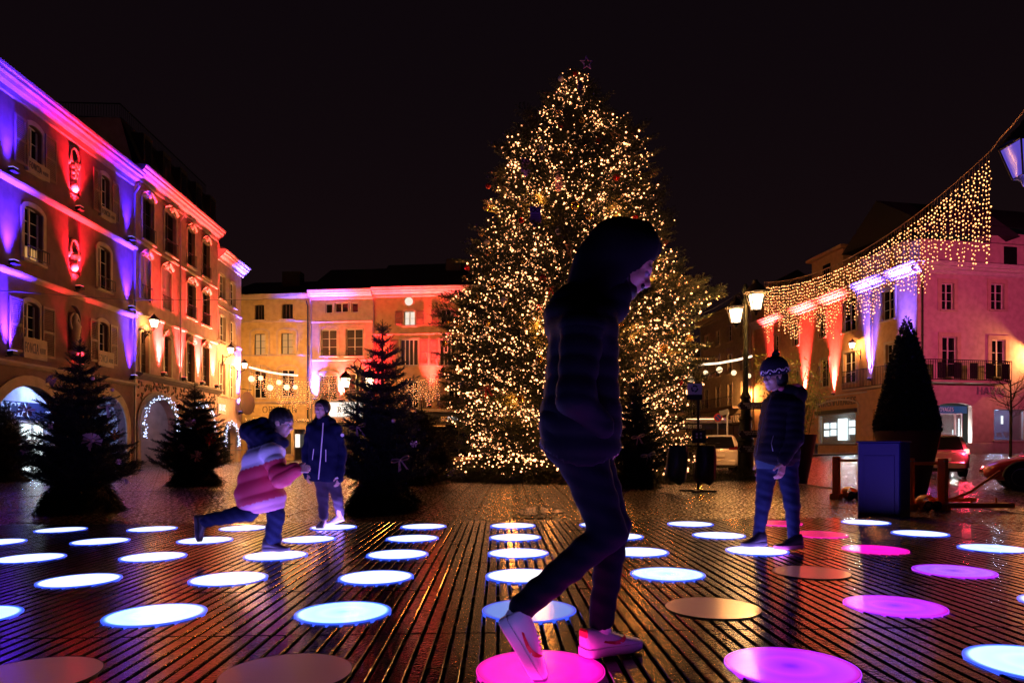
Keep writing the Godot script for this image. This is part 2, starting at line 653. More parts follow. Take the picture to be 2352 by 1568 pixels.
func make_deck():
	var deck := thing("deck", "", "", Vector3.ZERO)
	tag(deck, "", "", "", "structure")
	deck.transform = deck_xf()
	var meshes := []
	for k in 4:
		var s := Shape.new()
		s.soft_box(Vector3(0, -0.014, 0), Vector3(0.0515, 0.028, 0.934), 0.004)
		meshes.append(s.mesh())
	var rest := Shape.new()
	var cells := []
	for r in 9:
		for i in range(-100, 71):
			var x := i * DECK_PITCH + 0.01
			var z := -0.06 + 0.938 * r
			if z > 6.6:
				continue
			cells.append([x, z, Vector2(x, z - 6.9).length() if z < 5.6 and absf(x) < 0.75 * (7.6 - z) else 99.0, i])
	cells.sort_custom(func(a, b): return a[2] < b[2])
	for k in cells.size():
		var q: Array = cells[k]
		var jig := Vector3(rng.randf_range(-0.0018, 0.0018), rng.randf_range(-0.0016, 0.0012), rng.randf_range(-0.003, 0.003))
		if k < 300:
			part("plank", meshes[k % 4], mat("deck_wood_%d" % rng.randi_range(0, 3)), deck, Transform3D(Basis(Vector3.UP, rng.randf_range(-0.001, 0.001)), Vector3(q[0], 0, q[1]) + jig))
		else:
			rest.soft_box(Vector3(q[0], -0.014, q[1]) + jig, Vector3(0.0515, 0.028, 0.934), 0.004)
	tag(part("more_planks", rest.mesh(), mat("deck_wood_1"), deck), "", "", "", "stuff")
	var js := Shape.new()
	for k in 30:
		js.box(Vector3(-1.0, -0.058, -0.48 + 0.313 * k), Vector3(11.6, 0.06, 0.05))
	js.box(Vector3(-1.0, -0.2, 2.6), Vector3(11.4, 0.01, 6.4))
	tag(part("joists", js.mesh(), mat("joist"), deck), "", "", "", "stuff")
	var fascia := Shape.new()
	fascia.box(Vector3(-1.0, -0.16, -0.555), Vector3(11.66, 0.24, 0.03))
	fascia.box(Vector3(4.75, -0.16, 3.2), Vector3(0.03, 0.24, 7.5))
	part("fascia", fascia.mesh(), mat("deck_wood_0"), deck)

func disc_glow(called: String, centre: Color, ring: Color, edge: Color, times: float) -> StandardMaterial3D:
	var m := glowing(called, Color.WHITE, times)
	var g := Gradient.new()
	g.offsets = PackedFloat32Array([0.0, 0.16, 0.45, 0.62, 0.9, 0.975, 1.0])
	g.colors = PackedColorArray([centre, centre.lerp(ring, 0.6), ring, ring.lerp(centre, 0.28), ring.lerp(centre, 0.08), edge, edge * 0.7])
	var t := GradientTexture2D.new()
	t.gradient = g
	t.fill = GradientTexture2D.FILL_RADIAL
	t.fill_from = Vector2(0.5, 0.5)
	t.fill_to = Vector2(1.0, 0.5)
	t.width = 256
	t.height = 256
	m.emission_operator = BaseMaterial3D.EMISSION_OP_MULTIPLY
	m.emission_texture = t
	m.albedo_color = lin(0.22, 0.16, 0.16)
	m.normal_enabled = true
	m.normal_texture = mats["deck_wood_0"].normal_texture
	m.normal_scale = 0.06
	m.roughness = 0.12
	return m

func make_discs():
	disc_glow("disc_white", Color(0.8, 0.9, 1.0), Color(0.93, 0.97, 1.0), Color(0.25, 0.4, 1.0), 1.5)
	disc_glow("disc_cyan", Color(0.62, 0.93, 0.98), Color(0.82, 1.0, 1.0), Color(0.2, 0.45, 1.0), 1.25)
	disc_glow("disc_lilac", Color(0.45, 0.2, 0.95), Color(0.72, 0.42, 1.0), Color(0.6, 0.1, 0.95), 1.0)
	disc_glow("disc_violet", Color(0.5, 0.12, 1.0), Color(0.85, 0.22, 1.0), Color(0.8, 0.03, 0.85), 1.0)
	disc_glow("disc_magenta", Color(1.0, 0.04, 0.72), Color(1.0, 0.08, 0.86), Color(1.0, 0.02, 0.7), 1.0)
	disc_glow("disc_rose", Color(0.8, 0.04, 0.4), Color(0.9, 0.06, 0.45), Color(0.8, 0.03, 0.35), 0.75)
	disc_glow("disc_skyblue", Color(0.35, 0.55, 1.0), Color(0.42, 0.62, 1.0), Color(0.3, 0.42, 1.0), 0.75)
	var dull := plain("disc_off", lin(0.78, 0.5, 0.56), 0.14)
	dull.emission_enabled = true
	dull.emission = lin(0.07, 0.022, 0.03)  # faint pink glow put into the otherwise dull face
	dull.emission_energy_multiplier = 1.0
	textured(dull, 1.7, null, mats["deck_wood_0"].normal_texture, 0.04)
	var face := Shape.new()
	var first := face.put(Vector3(0, 0.0045, 0), Vector3.UP, Vector2(0.5, 0.5))
	for k in 65:
		var a := TAU * k / 64
		face.put(Vector3(cos(a) * 0.236, 0.0045, sin(a) * 0.236), Vector3.UP, Vector2(0.5 + 0.5 * cos(a), 0.5 + 0.5 * sin(a)))
	for k in 64:
		face.idx.append_array([first, first + 1 + k, first + 2 + k])
	var face_mesh := face.mesh()
	var rim := Shape.new()
	rim.lathe([Vector2(0.2385, -0.012), Vector2(0.2388, 0.004), Vector2(0.238, 0.0055), Vector2(0.236, 0.0056), Vector2(0.2358, 0.002)], 64)
	var rim_mesh := rim.mesh()
	var kinds := {"w": ["disc_white", lin(0.25, 0.13, 1.0), 1.0, "rim_glow_blue"], "c": ["disc_cyan", lin(0.2, 0.2, 1.0), 0.9, "rim_glow_blue"], "l": ["disc_lilac", lin(0.35, 0.12, 1.0), 0.4, "rim_glow_violet"], "v": ["disc_violet", lin(0.5, 0.05, 1.0), 0.4, "rim_glow_violet"],
		"m": ["disc_magenta", lin(1.0, 0.02, 0.5), 0.34, "rim_glow_magenta"], "r": ["disc_rose", lin(1.0, 0.02, 0.3), 0.12, "rim_glow_magenta"], "s": ["disc_skyblue", lin(0.15, 0.25, 1.0), 0.25, "rim_glow_blue"], "o": ["disc_off", Color.BLACK, 0.0, "black"]}
	var look := {"w": "white glowing floor disc", "c": "pale cyan glowing floor disc", "l": "lilac glowing floor disc with darker centre", "v": "violet glowing floor disc with darker centre",
		"m": "bright magenta glowing floor disc", "r": "dim rose-red floor disc", "s": "dim sky-blue floor disc", "o": "dull dusky pink floor disc"}
	# from the far edge of the deck towards the camera: column of the first disc, then their lights
	var rows := [[-6, "wwwwwwwwwrw"], [-5, "wwwwwwwwrw"], [-4, "wwwwwwwmc"], [-3, "wwwwcol"], [-3, "cccsovc"], [-2, "oomvc"], [-2, "mcwvc"]]
	var place := ["in the back row", "in the second row from back", "in the third row from back", "in the fourth row from back", "in the fifth row from back", "in the front row", "in the row below the camera"]
	var where := {"0,-2": "under the shoes of the girl in the dark parka", "2,-2": "under the black boot of the running child", "2,2": "under the shoes of the child in the bobble hat", "5,0": "at the trainers of the man in the hood", "4,0": "half hidden behind the man's raised trainer", "0,4": "in front of the blue cabinet",
		"5,2": "at the bottom right in front of the camera", "5,-2": "in the bottom left corner of the photo", "5,-1": "at the bottom, left of the man", "5,1": "at the bottom right of the man", "4,2": "between a dull and a cyan disc"}
	for r in 7:
		for i in rows[r][1].length():
			var c: int = rows[r][0] + i
			var k: String = rows[r][1][i]
			if r == 6 and absi(c) > 1:
				continue
			var n: int = i + 1
			var side: String = "%s from left %s" % [["first", "second", "third", "fourth", "fifth", "sixth", "seventh", "eighth", "ninth", "tenth", "eleventh"][n - 1], place[r]]
			var key := "%d,%d" % [r, c]
			if where.has(key):
				side = where[key] + ""
			var t := thing("floor_disc", look[k] + ", " + side, "floor light", Vector3.ZERO, 0.0, "floor lights in rows on the deck")
			t.transform = deck_xf() * Transform3D(Basis(), Vector3(0.938 * c, 0, 0.938 * r))
			part("lamp_rim", rim_mesh, mat(kinds[k][3]), t)
			part("lamp_face", face_mesh, mat(kinds[k][0]), t)
			if kinds[k][2] > 0.0:
				panel_light(t, Vector3(0, 0.014, 0), Vector3.UP, Vector2(0.42, 0.42), kinds[k][1], kinds[k][2] * 0.9)

# ---------------------------------------------------------------- houses
# A house front is built in its own axes: x along the front to the right as one faces it, y up, z out of the wall.
func house(called: String, label: String, a: Vector3, b: Vector3) -> Node3D:
	var o := thing(called, label, "building", a)
	var x := (b - a)
	x.y = 0
	x = x.normalized()
	o.basis = Basis(x, Vector3.UP, x.cross(Vector3.UP))
	o.set_meta("w", Vector2(b.x - a.x, b.z - a.z).length())
	return o

func wall(o: Node3D, x0: float, x1: float, y0: float, y1: float, holes: Array, m: Material, deep := 0.45, called := "wall") -> MeshInstance3D:   # holes: [x0, x1, y0, y1, rise of the arch]
	var s := Shape.new()
	var xs := [x0, x1]
	var ys := [y0, y1]
	for h in holes:
		xs.append_array([h[0], h[1]])
		ys.append_array([h[2], h[3]])
	xs.sort()
	ys.sort()
	for j in ys.size() - 1:
		if ys[j + 1] - ys[j] < 0.002 or ys[j] < y0 - 0.001 or ys[j + 1] > y1 + 0.001:
			continue
		var run := -1.0
		for i in xs.size() - 1:
			var cx: float = (xs[i] + xs[i + 1]) / 2.0
			var cy: float = (ys[j] + ys[j + 1]) / 2.0
			var inside := false
			for h in holes:
				if cx > h[0] and cx < h[1] and cy > h[2] and cy < h[3]:
					inside = true
			if not inside and run < 0.0 and xs[i + 1] - xs[i] > 0.0:
				run = xs[i] + 1000.0
			if run >= 0.0 and (inside or i == xs.size() - 2):
				var e: float = xs[i] if inside else xs[i + 1]
				var r0 := run - 1000.0
				if e - r0 > 0.002:
					s.quad(Vector3(r0, ys[j], 0), Vector3(e, ys[j], 0), Vector3(e, ys[j + 1], 0), Vector3(r0, ys[j + 1], 0))
				run = -1.0
	for h in holes:
		var rise: float = h[4] if h.size() > 4 else 0.0
		var a: float = h[0]
		var b: float = h[1]
		var lo: float = h[2]
		var hi: float = h[3]
		var spring := hi - rise
		s.quad(Vector3(a, lo, 0), Vector3(a, lo, -deep), Vector3(a, spring, -deep), Vector3(a, spring, 0))
		s.quad(Vector3(b, lo, -deep), Vector3(b, lo, 0), Vector3(b, spring, 0), Vector3(b, spring, -deep))
		if lo > y0 + 0.05:
			s.quad(Vector3(a, lo, -deep), Vector3(a, lo, 0), Vector3(b, lo, 0), Vector3(b, lo, -deep))
		var n := 16 if rise > 0.0 else 1
		var last := Vector2(a, spring)
		for k in range(1, n + 1):
			var t := PI * (1.0 - float(k) / n)
			var p := Vector2((a + b) / 2.0 + cos(t) * (b - a) / 2.0, spring + sin(t) * rise)
			if n == 1:
				p = Vector2(b, hi)
			if rise > 0.0:
				s.quad(Vector3(last.x, last.y, 0), Vector3(p.x, p.y, 0), Vector3(p.x, hi, 0), Vector3(last.x, hi, 0))
			s.quad(Vector3(last.x, last.y, -deep), Vector3(p.x, p.y, -deep), Vector3(p.x, p.y, 0), Vector3(last.x, last.y, 0))
			last = p
	return part(called, s.mesh(), m, o)

func arch_band(o: Node3D, x0: float, x1: float, y0: float, y1: float, rise: float, width: float, proud: float, m: Material, called := "arch_trim"):   # moulding round an opening, legs included
	var s := Shape.new()
	var pts := []
	var spring := y1 - rise
	pts.append([Vector2(x0, y0), Vector2(x0 - width, y0)])
	var n := 18 if rise > 0.0 else 1
	for k in n + 1:
		var t := PI * (1.0 - float(k) / n)
		var d := Vector2(cos(t), sin(t))
		var p := Vector2((x0 + x1) / 2.0 + d.x * (x1 - x0) / 2.0, spring + d.y * rise)
		pts.append([p, Vector2((x0 + x1) / 2.0 + d.x * ((x1 - x0) / 2.0 + width), spring + d.y * (rise + width) + (width if rise <= 0.0 else 0.0))])
	pts.append([Vector2(x1, y0), Vector2(x1 + width, y0)])
	for k in pts.size() - 1:
		var a: Vector2 = pts[k][0]
		var b: Vector2 = pts[k + 1][0]
		var c: Vector2 = pts[k + 1][1]
		var d: Vector2 = pts[k][1]
		s.quad(Vector3(a.x, a.y, proud), Vector3(b.x, b.y, proud), Vector3(c.x, c.y, proud), Vector3(d.x, d.y, proud))
		s.quad(Vector3(d.x, d.y, proud), Vector3(c.x, c.y, proud), Vector3(c.x, c.y, -0.01), Vector3(d.x, d.y, -0.01))
		s.quad(Vector3(b.x, b.y, proud), Vector3(a.x, a.y, proud), Vector3(a.x, a.y, -0.01), Vector3(b.x, b.y, -0.01))
	part(called, s.mesh(), m, o)

func band(o: Node3D, called: String, x0: float, x1: float, y: float, profile: Array, m: Material):   # moulding swept along the wall; profile: Vector2(out, up), from the bottom
	var s := Shape.new()
	for k in profile.size() - 1:
		var a: Vector2 = profile[k]
		var b: Vector2 = profile[k + 1]
		s.quad(Vector3(x0, y + a.y, a.x), Vector3(x1, y + a.y, a.x), Vector3(x1, y + b.y, b.x), Vector3(x0, y + b.y, b.x))
	for e in [x0, x1]:
		for k in range(1, profile.size() - 1):
			var a := Vector3(e, y + profile[0].y, profile[0].x)
			var b := Vector3(e, y + profile[k].y, profile[k].x)
			var c := Vector3(e, y + profile[k + 1].y, profile[k + 1].x)
			if e == x0:
				s.tri(a, b, c)
			else:
				s.tri(a, c, b)
	part(called, s.mesh(), m, o)

const CORNICE := [Vector2(-0.01, -0.55), Vector2(0.08, -0.5), Vector2(0.1, -0.3), Vector2(0.3, -0.22), Vector2(0.36, -0.1), Vector2(0.5, -0.06), Vector2(0.52, 0.06), Vector2(0.6, 0.1), Vector2(0.62, 0.2), Vector2(-0.01, 0.24)]
const LEDGE := [Vector2(-0.01, -0.12), Vector2(0.06, -0.1), Vector2(0.2, 0.0), Vector2(0.22, 0.08), Vector2(-0.01, 0.12)]
const THIN := [Vector2(-0.01, -0.06), Vector2(0.07, -0.05), Vector2(0.08, 0.05), Vector2(-0.01, 0.07)]

func roof(o: Node3D, x0: float, x1: float, y: float, deep: float, rise: float):
	var s := Shape.new()
	s.quad(Vector3(x0, y, 0.55), Vector3(x1, y, 0.55), Vector3(x1, y + rise, -deep / 2), Vector3(x0, y + rise, -deep / 2))
	s.quad(Vector3(x1, y, -deep), Vector3(x0, y, -deep), Vector3(x0, y + rise, -deep / 2), Vector3(x1, y + rise, -deep / 2))
	s.tri(Vector3(x0, y, -deep), Vector3(x0, y, 0.55), Vector3(x0, y + rise, -deep / 2))
	s.tri(Vector3(x1, y, 0.55), Vector3(x1, y, -deep), Vector3(x1, y + rise, -deep / 2))
	part("roof", s.mesh(), mat("slate"), o)

func shell(o: Node3D, x0: float, x1: float, y0: float, y1: float, front: float, deep: float, m: Material, called := "side_walls"):   # the other walls, and the dark rooms behind the windows
	var s := Shape.new()
	s.quad(Vector3(x0, y0, -deep), Vector3(x0, y0, 0), Vector3(x0, y1, 0), Vector3(x0, y1, -deep))
	s.quad(Vector3(x1, y0, 0), Vector3(x1, y0, -deep), Vector3(x1, y1, -deep), Vector3(x1, y1, 0))
	s.quad(Vector3(x1, y0, -deep), Vector3(x0, y0, -deep), Vector3(x0, y1, -deep), Vector3(x1, y1, -deep))
	part(called, s.mesh(), m, o)
	if front > 0.0:
		var r := Shape.new()
		r.quad(Vector3(x0, y0, -front), Vector3(x1, y0, -front), Vector3(x1, y1, -front), Vector3(x0, y1, -front))
		part("room_wall", r.mesh(), mat("interior"), o)

func window(o: Node3D, x0: float, x1: float, y0: float, y1: float, frame := "white_frame", rows := 3, glass := "dark_glass", deep := 0.2, leaves := 2, trim := "", called := "window"):
	var w := Node3D.new()
	w.name = numbered(called, o)
	o.add_child(w)
	w.position = Vector3((x0 + x1) / 2.0, y0, -deep)
	var wd := x1 - x0
	var h := y1 - y0
	var s := Shape.new()
	var t := 0.055
	for sx in [-1.0, 1.0]:
		s.soft_box(Vector3(sx * (wd / 2 - t / 2), h / 2, 0), Vector3(t, h, 0.08), 0.008)
	for yy in [t / 2, h - t / 2]:
		s.soft_box(Vector3(0, yy, 0), Vector3(wd - 2 * t, t, 0.078), 0.008)
	var lw := (wd - 2 * t) / leaves
	for k in range(1, leaves):
		s.soft_box(Vector3(-wd / 2 + t + lw * k, h / 2, 0.012), Vector3(0.085, h - 2 * t, 0.075), 0.008)
	var ph := (h - 2 * t) / rows
	for k in range(1, rows):
		s.box(Vector3(0, t + ph * k, 0.004), Vector3(wd - 2 * t, 0.03, 0.045))
	part("frame", s.mesh(), mat(frame), w)
	for i in leaves:
		for k in rows:
			var g := "dark_glass" if glass.begins_with("half") and k > 0 else glass.trim_prefix("half_")
			part("pane", unit_pane, mat(g), w, Transform3D(Basis().scaled(Vector3(lw - 0.02, ph - 0.02, 0.012)), Vector3(-wd / 2 + t + lw * (i + 0.5), t + ph * (k + 0.5), -0.012)))
	if trim:
		var q := Shape.new()
		q.soft_box(Vector3(0, -0.06, deep + 0.02), Vector3(wd + 0.34, 0.12, 0.24), 0.015)
		part("sill", q.mesh(), mat(trim), w)

func shutter(o: Node3D, x0: float, x1: float, y0: float, y1: float, m: Material, z := 0.035, louvred := true):
	var s := Shape.new()
	var w := x1 - x0
	var h := y1 - y0
	var cx := (x0 + x1) / 2
	for e in [x0 + 0.035, x1 - 0.035]:
		s.box(Vector3(e, y0 + h / 2, z), Vector3(0.07, h, 0.045))
	for e in [y0 + 0.05, y0 + h / 2, y1 - 0.05]:
		s.box(Vector3(cx, e, z), Vector3(w - 0.14, 0.1, 0.04))
	if louvred:
		var n := int(h / 0.085)
		for k in n:
			s.box(Vector3(cx, y0 + 0.1 + (h - 0.2) * (k + 0.5) / n, z), Vector3(w - 0.14, 0.012, 0.06), Basis(Vector3.RIGHT, 0.7))
	else:
		s.box(Vector3(cx, y0 + h / 2, z - 0.006), Vector3(w - 0.14, h - 0.2, 0.02))
	part("shutter", s.mesh(), m, o)

func rail(o: Node3D, x0: float, x1: float, y0: float, y1: float, z: float, step := 0.13, called := "railing", m := "iron"):
	var s := Shape.new()
	s.box(Vector3((x0 + x1) / 2, y1, z), Vector3(x1 - x0, 0.045, 0.05))
	s.box(Vector3((x0 + x1) / 2, y0, z), Vector3(x1 - x0, 0.03, 0.03))
	var n := int((x1 - x0) / step)
	for k in n + 1:
		s.box(Vector3(x0 + (x1 - x0) * k / n, (y0 + y1) / 2, z), Vector3(0.018, y1 - y0, 0.018))
	part(called, s.mesh(), mat(m), o)

func downpipe(o: Node3D, x: float, y0: float, y1: float, m := "zinc"):
	var s := Shape.new()
	s.tube([Vector3(x, y0, 0.1), Vector3(x, y1 - 0.5, 0.1), Vector3(x, y1 - 0.1, 0.35)], 0.055, 8)
	for k in 4:
		s.tube([Vector3(x, y0 + (y1 - y0) * (k + 0.3) / 4.0, 0.1), Vector3(x, y0 + (y1 - y0) * (k + 0.3) / 4.0 + 0.05, 0.1)], 0.07, 8)
	part("downpipe", s.mesh(), mat(m), o)

func hood(o: Node3D, x0: float, x1: float, y: float, m: Material, key := true):   # curved stone hood over a window, with a carved keystone
	var s := Shape.new()
	var last := []
	var n := 10
	for k in n + 1:
		var t := float(k) / n
		var x := lerpf(x0 - 0.14, x1 + 0.14, t)
		var yy := y + 0.28 * sin(PI * t)
		var now := [Vector3(x, yy, 0.0), Vector3(x, yy, 0.1), Vector3(x, yy + 0.1, 0.17), Vector3(x, yy + 0.15, 0.0)]
		if k:
			for e in 3:
				s.quad(last[e], now[e], now[e + 1], last[e + 1])
		last = now
	if key:
		s.ball(Vector3((x0 + x1) / 2, y + 0.22, 0.08), Vector3(0.16, 0.24, 0.13), 8, 6)
		for e in [-1.0, 1.0]:
			s.ball(Vector3((x0 + x1) / 2 + e * 0.2, y + 0.2, 0.05), Vector3(0.12, 0.1, 0.09), 6, 5)
	part("hood_mould", s.mesh(), m, o)

func light_arch(o: Node3D, label: String, x0: float, x1: float, y0: float, y1: float, rise: float):   # fir garland with cold white lights round an arcade arch
	var t := thing("arch_garland", label, "light garland", Vector3.ZERO, 0.0, "lit garlands round the arcade arches")
	t.transform = o.transform
	var core := []
	var n := 40
	for k in n + 1:
		var u := float(k) / n
		if u < 0.22:
			core.append(Vector3(x0, lerpf(y0, y1 - rise, u / 0.22), 0.1))
		elif u > 0.78:
			core.append(Vector3(x1, lerpf(y1 - rise, y0, (u - 0.78) / 0.22), 0.1))
		else:
			var a := PI * (1.0 - (u - 0.22) / 0.56)
			core.append(Vector3((x0 + x1) / 2 + cos(a) * (x1 - x0) / 2, y1 - rise + sin(a) * rise, 0.1))
	var g := Shape.new()
	var bulbs := []
	for k in n:
		for q in 26:
			var p: Vector3 = core[k].lerp(core[k + 1], rng.randf()) + Vector3(rng.randfn(0, 0.08), rng.randfn(0, 0.08), rng.randf_range(0, 0.14))
			var d := Vector3(rng.randfn(), rng.randfn(), rng.randfn()).normalized()
			var e := d.cross(Vector3(0.3, 0.8, 0.5)).normalized() * 0.012
			g.tri(p - e, p + e, p + d * 0.13)
		for q in 3:
			bulbs.append(core[k].lerp(core[k + 1], rng.randf()) + Vector3(rng.randfn(0, 0.11), rng.randfn(0, 0.11), rng.randf_range(0.1, 0.22)))
	tag(part("fir_greenery", g.mesh(), mat("fir"), t), "", "", "", "stuff")
	t.add_child(dots("fairy_lights", bulbs, 0.026, 0.042, mat("fairy_cold")), true)
	var f := Shape.new()
	for k in 9:
		var p: Vector3 = core[2 + k * 4 + rng.randi_range(0, 2)]
		for e in 5:
			f.ball(p + Vector3(cos(e * 1.257) * 0.07, sin(e * 1.257) * 0.07, 0.17), Vector3(0.06, 0.06, 0.02), 6, 4)
	part("paper_flowers", f.mesh(), mat("stone_white"), t)

func dots(called: String, at: Array, r0: float, r1: float, m: Material) -> MultiMeshInstance3D:   # many little bulbs of one string
	var s := Shape.new()
	s.ball(Vector3.ZERO, Vector3.ONE, 6, 4)
	var mm := MultiMesh.new()
	mm.transform_format = MultiMesh.TRANSFORM_3D
	mm.mesh = s.mesh()
	mm.instance_count = at.size()
	for k in at.size():
		var r := r0 + (r1 - r0) * pow(rng.randf(), 2.0)
		mm.set_instance_transform(k, Transform3D(Basis().scaled(Vector3.ONE * r), at[k]))
	var o := MultiMeshInstance3D.new()
	o.name = called
	o.multimesh = mm
	o.material_override = m
	o.set_meta("kind", "stuff")
	return o

func hole(x0: float, x1: float, y0: float, y1: float, rise := 0.0) -> Array:
	return [x0, x1, y0, y1, rise]

func make_left_row():
	# ---- the ochre house with the arcade and the estate agency
	var o := house("arcade_house", "ochre arcaded house with louvred shutters at the left edge, estate agency behind its arches", Vector3(-19.6, -0.28, -21), Vector3(-20.06, -0.28, -36.6))
	var w: float = 15.607
	var wins := [[7.192, 8.063, 12.467, 14.363], [12.46, 13.221, 12.38, 14.386], [6.956, 8.12, 8.776, 10.971], [12.202, 13.26, 8.789, 10.874], [6.93, 7.896, 4.891, 7.041], [12.202, 13.066, 5.162, 7.177]]
	var holes := []
	for q in wins:
		holes.append(hole(q[0], q[1], q[2], q[3], 0.18))
	var a1 := [5.179, 9.601, -0.029, 3.567]
	a1[2] = 0.0
	a1[3] = 3.62
	var a2 := [11.59, 14.768, 0.163, 3.627]
	a2[2] = 0.0
	a2[3] = 3.62
	holes.append(hole(a1[0], a1[1], 0, a1[3], 1.9))
	holes.append(hole(a2[0], a2[1], 0, a2[3], 1.6))
	var niche := [9.852, 10.831, 5.34, 7.514]
	holes.append(hole(niche[0], niche[1], niche[2], niche[3], 0.45))
	var p2 := [9.915, 10.831, 8.965, 11.557]
	holes.append(hole(p2[0], p2[1], p2[2], p2[3]))
	var p3 := [9.947, 10.831, 12.573, 14.928]
	holes.append(hole(p3[0], p3[1], p3[2], p3[3]))
	wall(o, 0, w, 0, 15.5, holes, mat("plaster_ochre"), 0.4)
	shell(o, 0, w, 0, 15.5, 0.0, 12.0, mat("plaster_ochre"))
	var rooms := Shape.new()
	rooms.quad(Vector3(0, 4.2, -0.45), Vector3(w, 4.2, -0.45), Vector3(w, 15.4, -0.45), Vector3(0, 15.4, -0.45))
	part("room_wall", rooms.mesh(), mat("interior"), o)
	# recessed panels and what stands in them
	for q in [[niche, 0.16], [p2, 0.1], [p3, 0.1]]:
		var b := Shape.new()
		b.quad(Vector3(q[0][0], q[0][2], -q[1]), Vector3(q[0][1], q[0][2], -q[1]), Vector3(q[0][1], q[0][3], -q[1]), Vector3(q[0][0], q[0][3], -q[1]))
		part("panel", b.mesh(), mat("plaster_ochre"), o)
	for q in [p2, p3]:
		relief(o, (q[0] + q[1]) / 2, q[2] + 0.1, q[3] - (1.0 if q == p2 else 0.2))
	for q in [niche]:
		var cx: float = (q[0] + q[1]) / 2
		var s := Shape.new()
		s.lathe([Vector2(0.28, q[2] - 0.3), Vector2(0.36, q[2] + 0.05), Vector2(0.3, q[2] + 0.12), Vector2(0.16, q[2] + 0.2), Vector2(0.2, q[2] + 0.9), Vector2(0.26, q[2] + 1.25), Vector2(0.1, q[2] + 1.5), Vector2(0.13, q[2] + 1.62), Vector2(0.12, q[2] + 1.8), Vector2(0, q[2] + 1.86)], 10, Vector3(cx, 0, 0.05))
		part("niche_figure", s.mesh(), mat("stone_trim"), o)
		var ring := Shape.new()
		var pts := []
		for k in 17:
			pts.append(Vector3(cx + 0.34 * cos(TAU * k / 16), q[3] - 0.75 + 0.4 * sin(TAU * k / 16), 0.02))
		ring.tube(pts, 0.07, 6, false)
		part("carved_wreath", ring.mesh(), mat("stone_trim"), o)
	window(o, wins[0][0], wins[0][1], wins[0][2], wins[0][3], "white_frame", 3, "dark_glass", 0.2, 2, "stone_trim")
	window(o, wins[1][0], wins[1][1], wins[1][2], wins[1][3], "white_frame", 3, "dark_glass", 0.2, 2, "stone_trim")
	window(o, wins[2][0], wins[2][1], wins[2][2], wins[2][3], "white_frame", 4, "half_window_lit_warm", 0.2, 2, "stone_trim")
	window(o, wins[3][0], wins[3][1], wins[3][2], wins[3][3], "white_frame", 3, "dark_glass", 0.2, 2, "stone_trim")
	window(o, wins[4][0], wins[4][1], wins[4][2], wins[4][3], "white_frame", 4, "dark_glass", 0.2, 2, "stone_trim")
	window(o, wins[5][0], wins[5][1], wins[5][2], wins[5][3], "white_frame", 4, "dark_glass", 0.2, 2, "stone_trim")
	for q in wins:
		arch_band(o, q[0], q[1], q[2], q[3], 0.18, 0.2, 0.05, mat("stone_trim"), "window_surround")
	for q in [wins[2], wins[3]]:
		rail(o, q[0] - 0.1, q[1] + 0.1, q[2] + 0.05, q[2] + 0.5, 0.24, 0.14, "window_rail")
	for q in [[wins[0], 0.75], [wins[1], 0.62], [wins[4], 0.8], [wins[5], 0.62]]:
		var e: Array = q[0]
		shutter(o, e[0] - 0.12 - q[1], e[0] - 0.12, e[2], e[3], mat("brown_shutter"), 0.09)
		shutter(o, e[1] + 0.12, e[1] + 0.12 + q[1], e[2], e[3], mat("brown_shutter"), 0.09)
	for q in [[wins[0], 0.55, true], [wins[1], 0.5, true], [wins[4], 0.85, false], [wins[5], 0.75, false]]:
		var e: Array = q[0]
		var sg := Shape.new()
		var wd: float = e[1] - e[0] + 0.5
		sg.soft_box(Vector3.ZERO, Vector3(wd, q[1], 0.03), 0.004)
		var bo := part("agency_board", sg.mesh(), mat("stone_trim"), o, Transform3D(Basis(), Vector3((e[0] + e[1]) / 2 + 0.1, e[2] + q[1] * 0.3, 0.12)))
		lettering(bo, "FONCIA", q[1] * 0.5, Transform3D(Basis(), Vector3(-wd * 0.18, 0, 0.018)), mat("navy_sign"), 0.008, "Droid Sans", wd * 0.56, 700)
		lettering(bo, "ALBERT", q[1] * 0.26, Transform3D(Basis(), Vector3(wd * 0.3, -q[1] * 0.06, 0.018)), mat("navy_sign"), 0.008, "Droid Sans", wd * 0.26)
	arch_band(o, a1[0], a1[1], 0, a1[3], 1.9, 0.42, 0.06, mat("stone_trim"))
	arch_band(o, a2[0], a2[1], 0, a2[3], 1.6, 0.42, 0.06, mat("stone_trim"))
	band(o, "ledge", 0, w, 4.42, LEDGE, mat("stone_trim"))
	band(o, "string_course", 0, w, 8.0, LEDGE, mat("stone_trim"))
	band(o, "string_course", 0, w, 11.6, LEDGE, mat("stone_trim"))
	band(o, "cornice", 0, w - 0.02, 15.45, CORNICE, mat("cornice_stone"))
	roof(o, 0, w, 15.7, 12.0, 2.6)
	downpipe(o, w - 0.12, 0, 15.0)
	# arcade: shop front, ceiling
	var s1 := Shape.new()
	s1.quad(Vector3(0, 4.1, -3.2), Vector3(w, 4.1, -3.2), Vector3(w, 4.1, -0.4), Vector3(0, 4.1, -0.4))
	s1.quad(Vector3(0, 0, -3.2), Vector3(w, 0, -3.2), Vector3(w, 4.1, -3.2), Vector3(0, 4.1, -3.2))
	s1.quad(Vector3(a2[1] + 0.5, 0, -0.4), Vector3(a2[1] + 0.5, 0, -3.2), Vector3(a2[1] + 0.5, 4.1, -3.2), Vector3(a2[1] + 0.5, 4.1, -0.4))
	part("arcade_vault", s1.mesh(), mat("stone_white"), o)
	var fas := Shape.new()
	var f0 := [9.071, 13.566, 2.429, 3.159]
	fas.soft_box(Vector3((f0[0] + f0[1]) / 2, (f0[2] + f0[3]) / 2, -3.1), Vector3(f0[1] - f0[0], 0.85, 0.14), 0.01)
	var fs := part("shop_fascia", fas.mesh(), mat("navy_sign"), o)
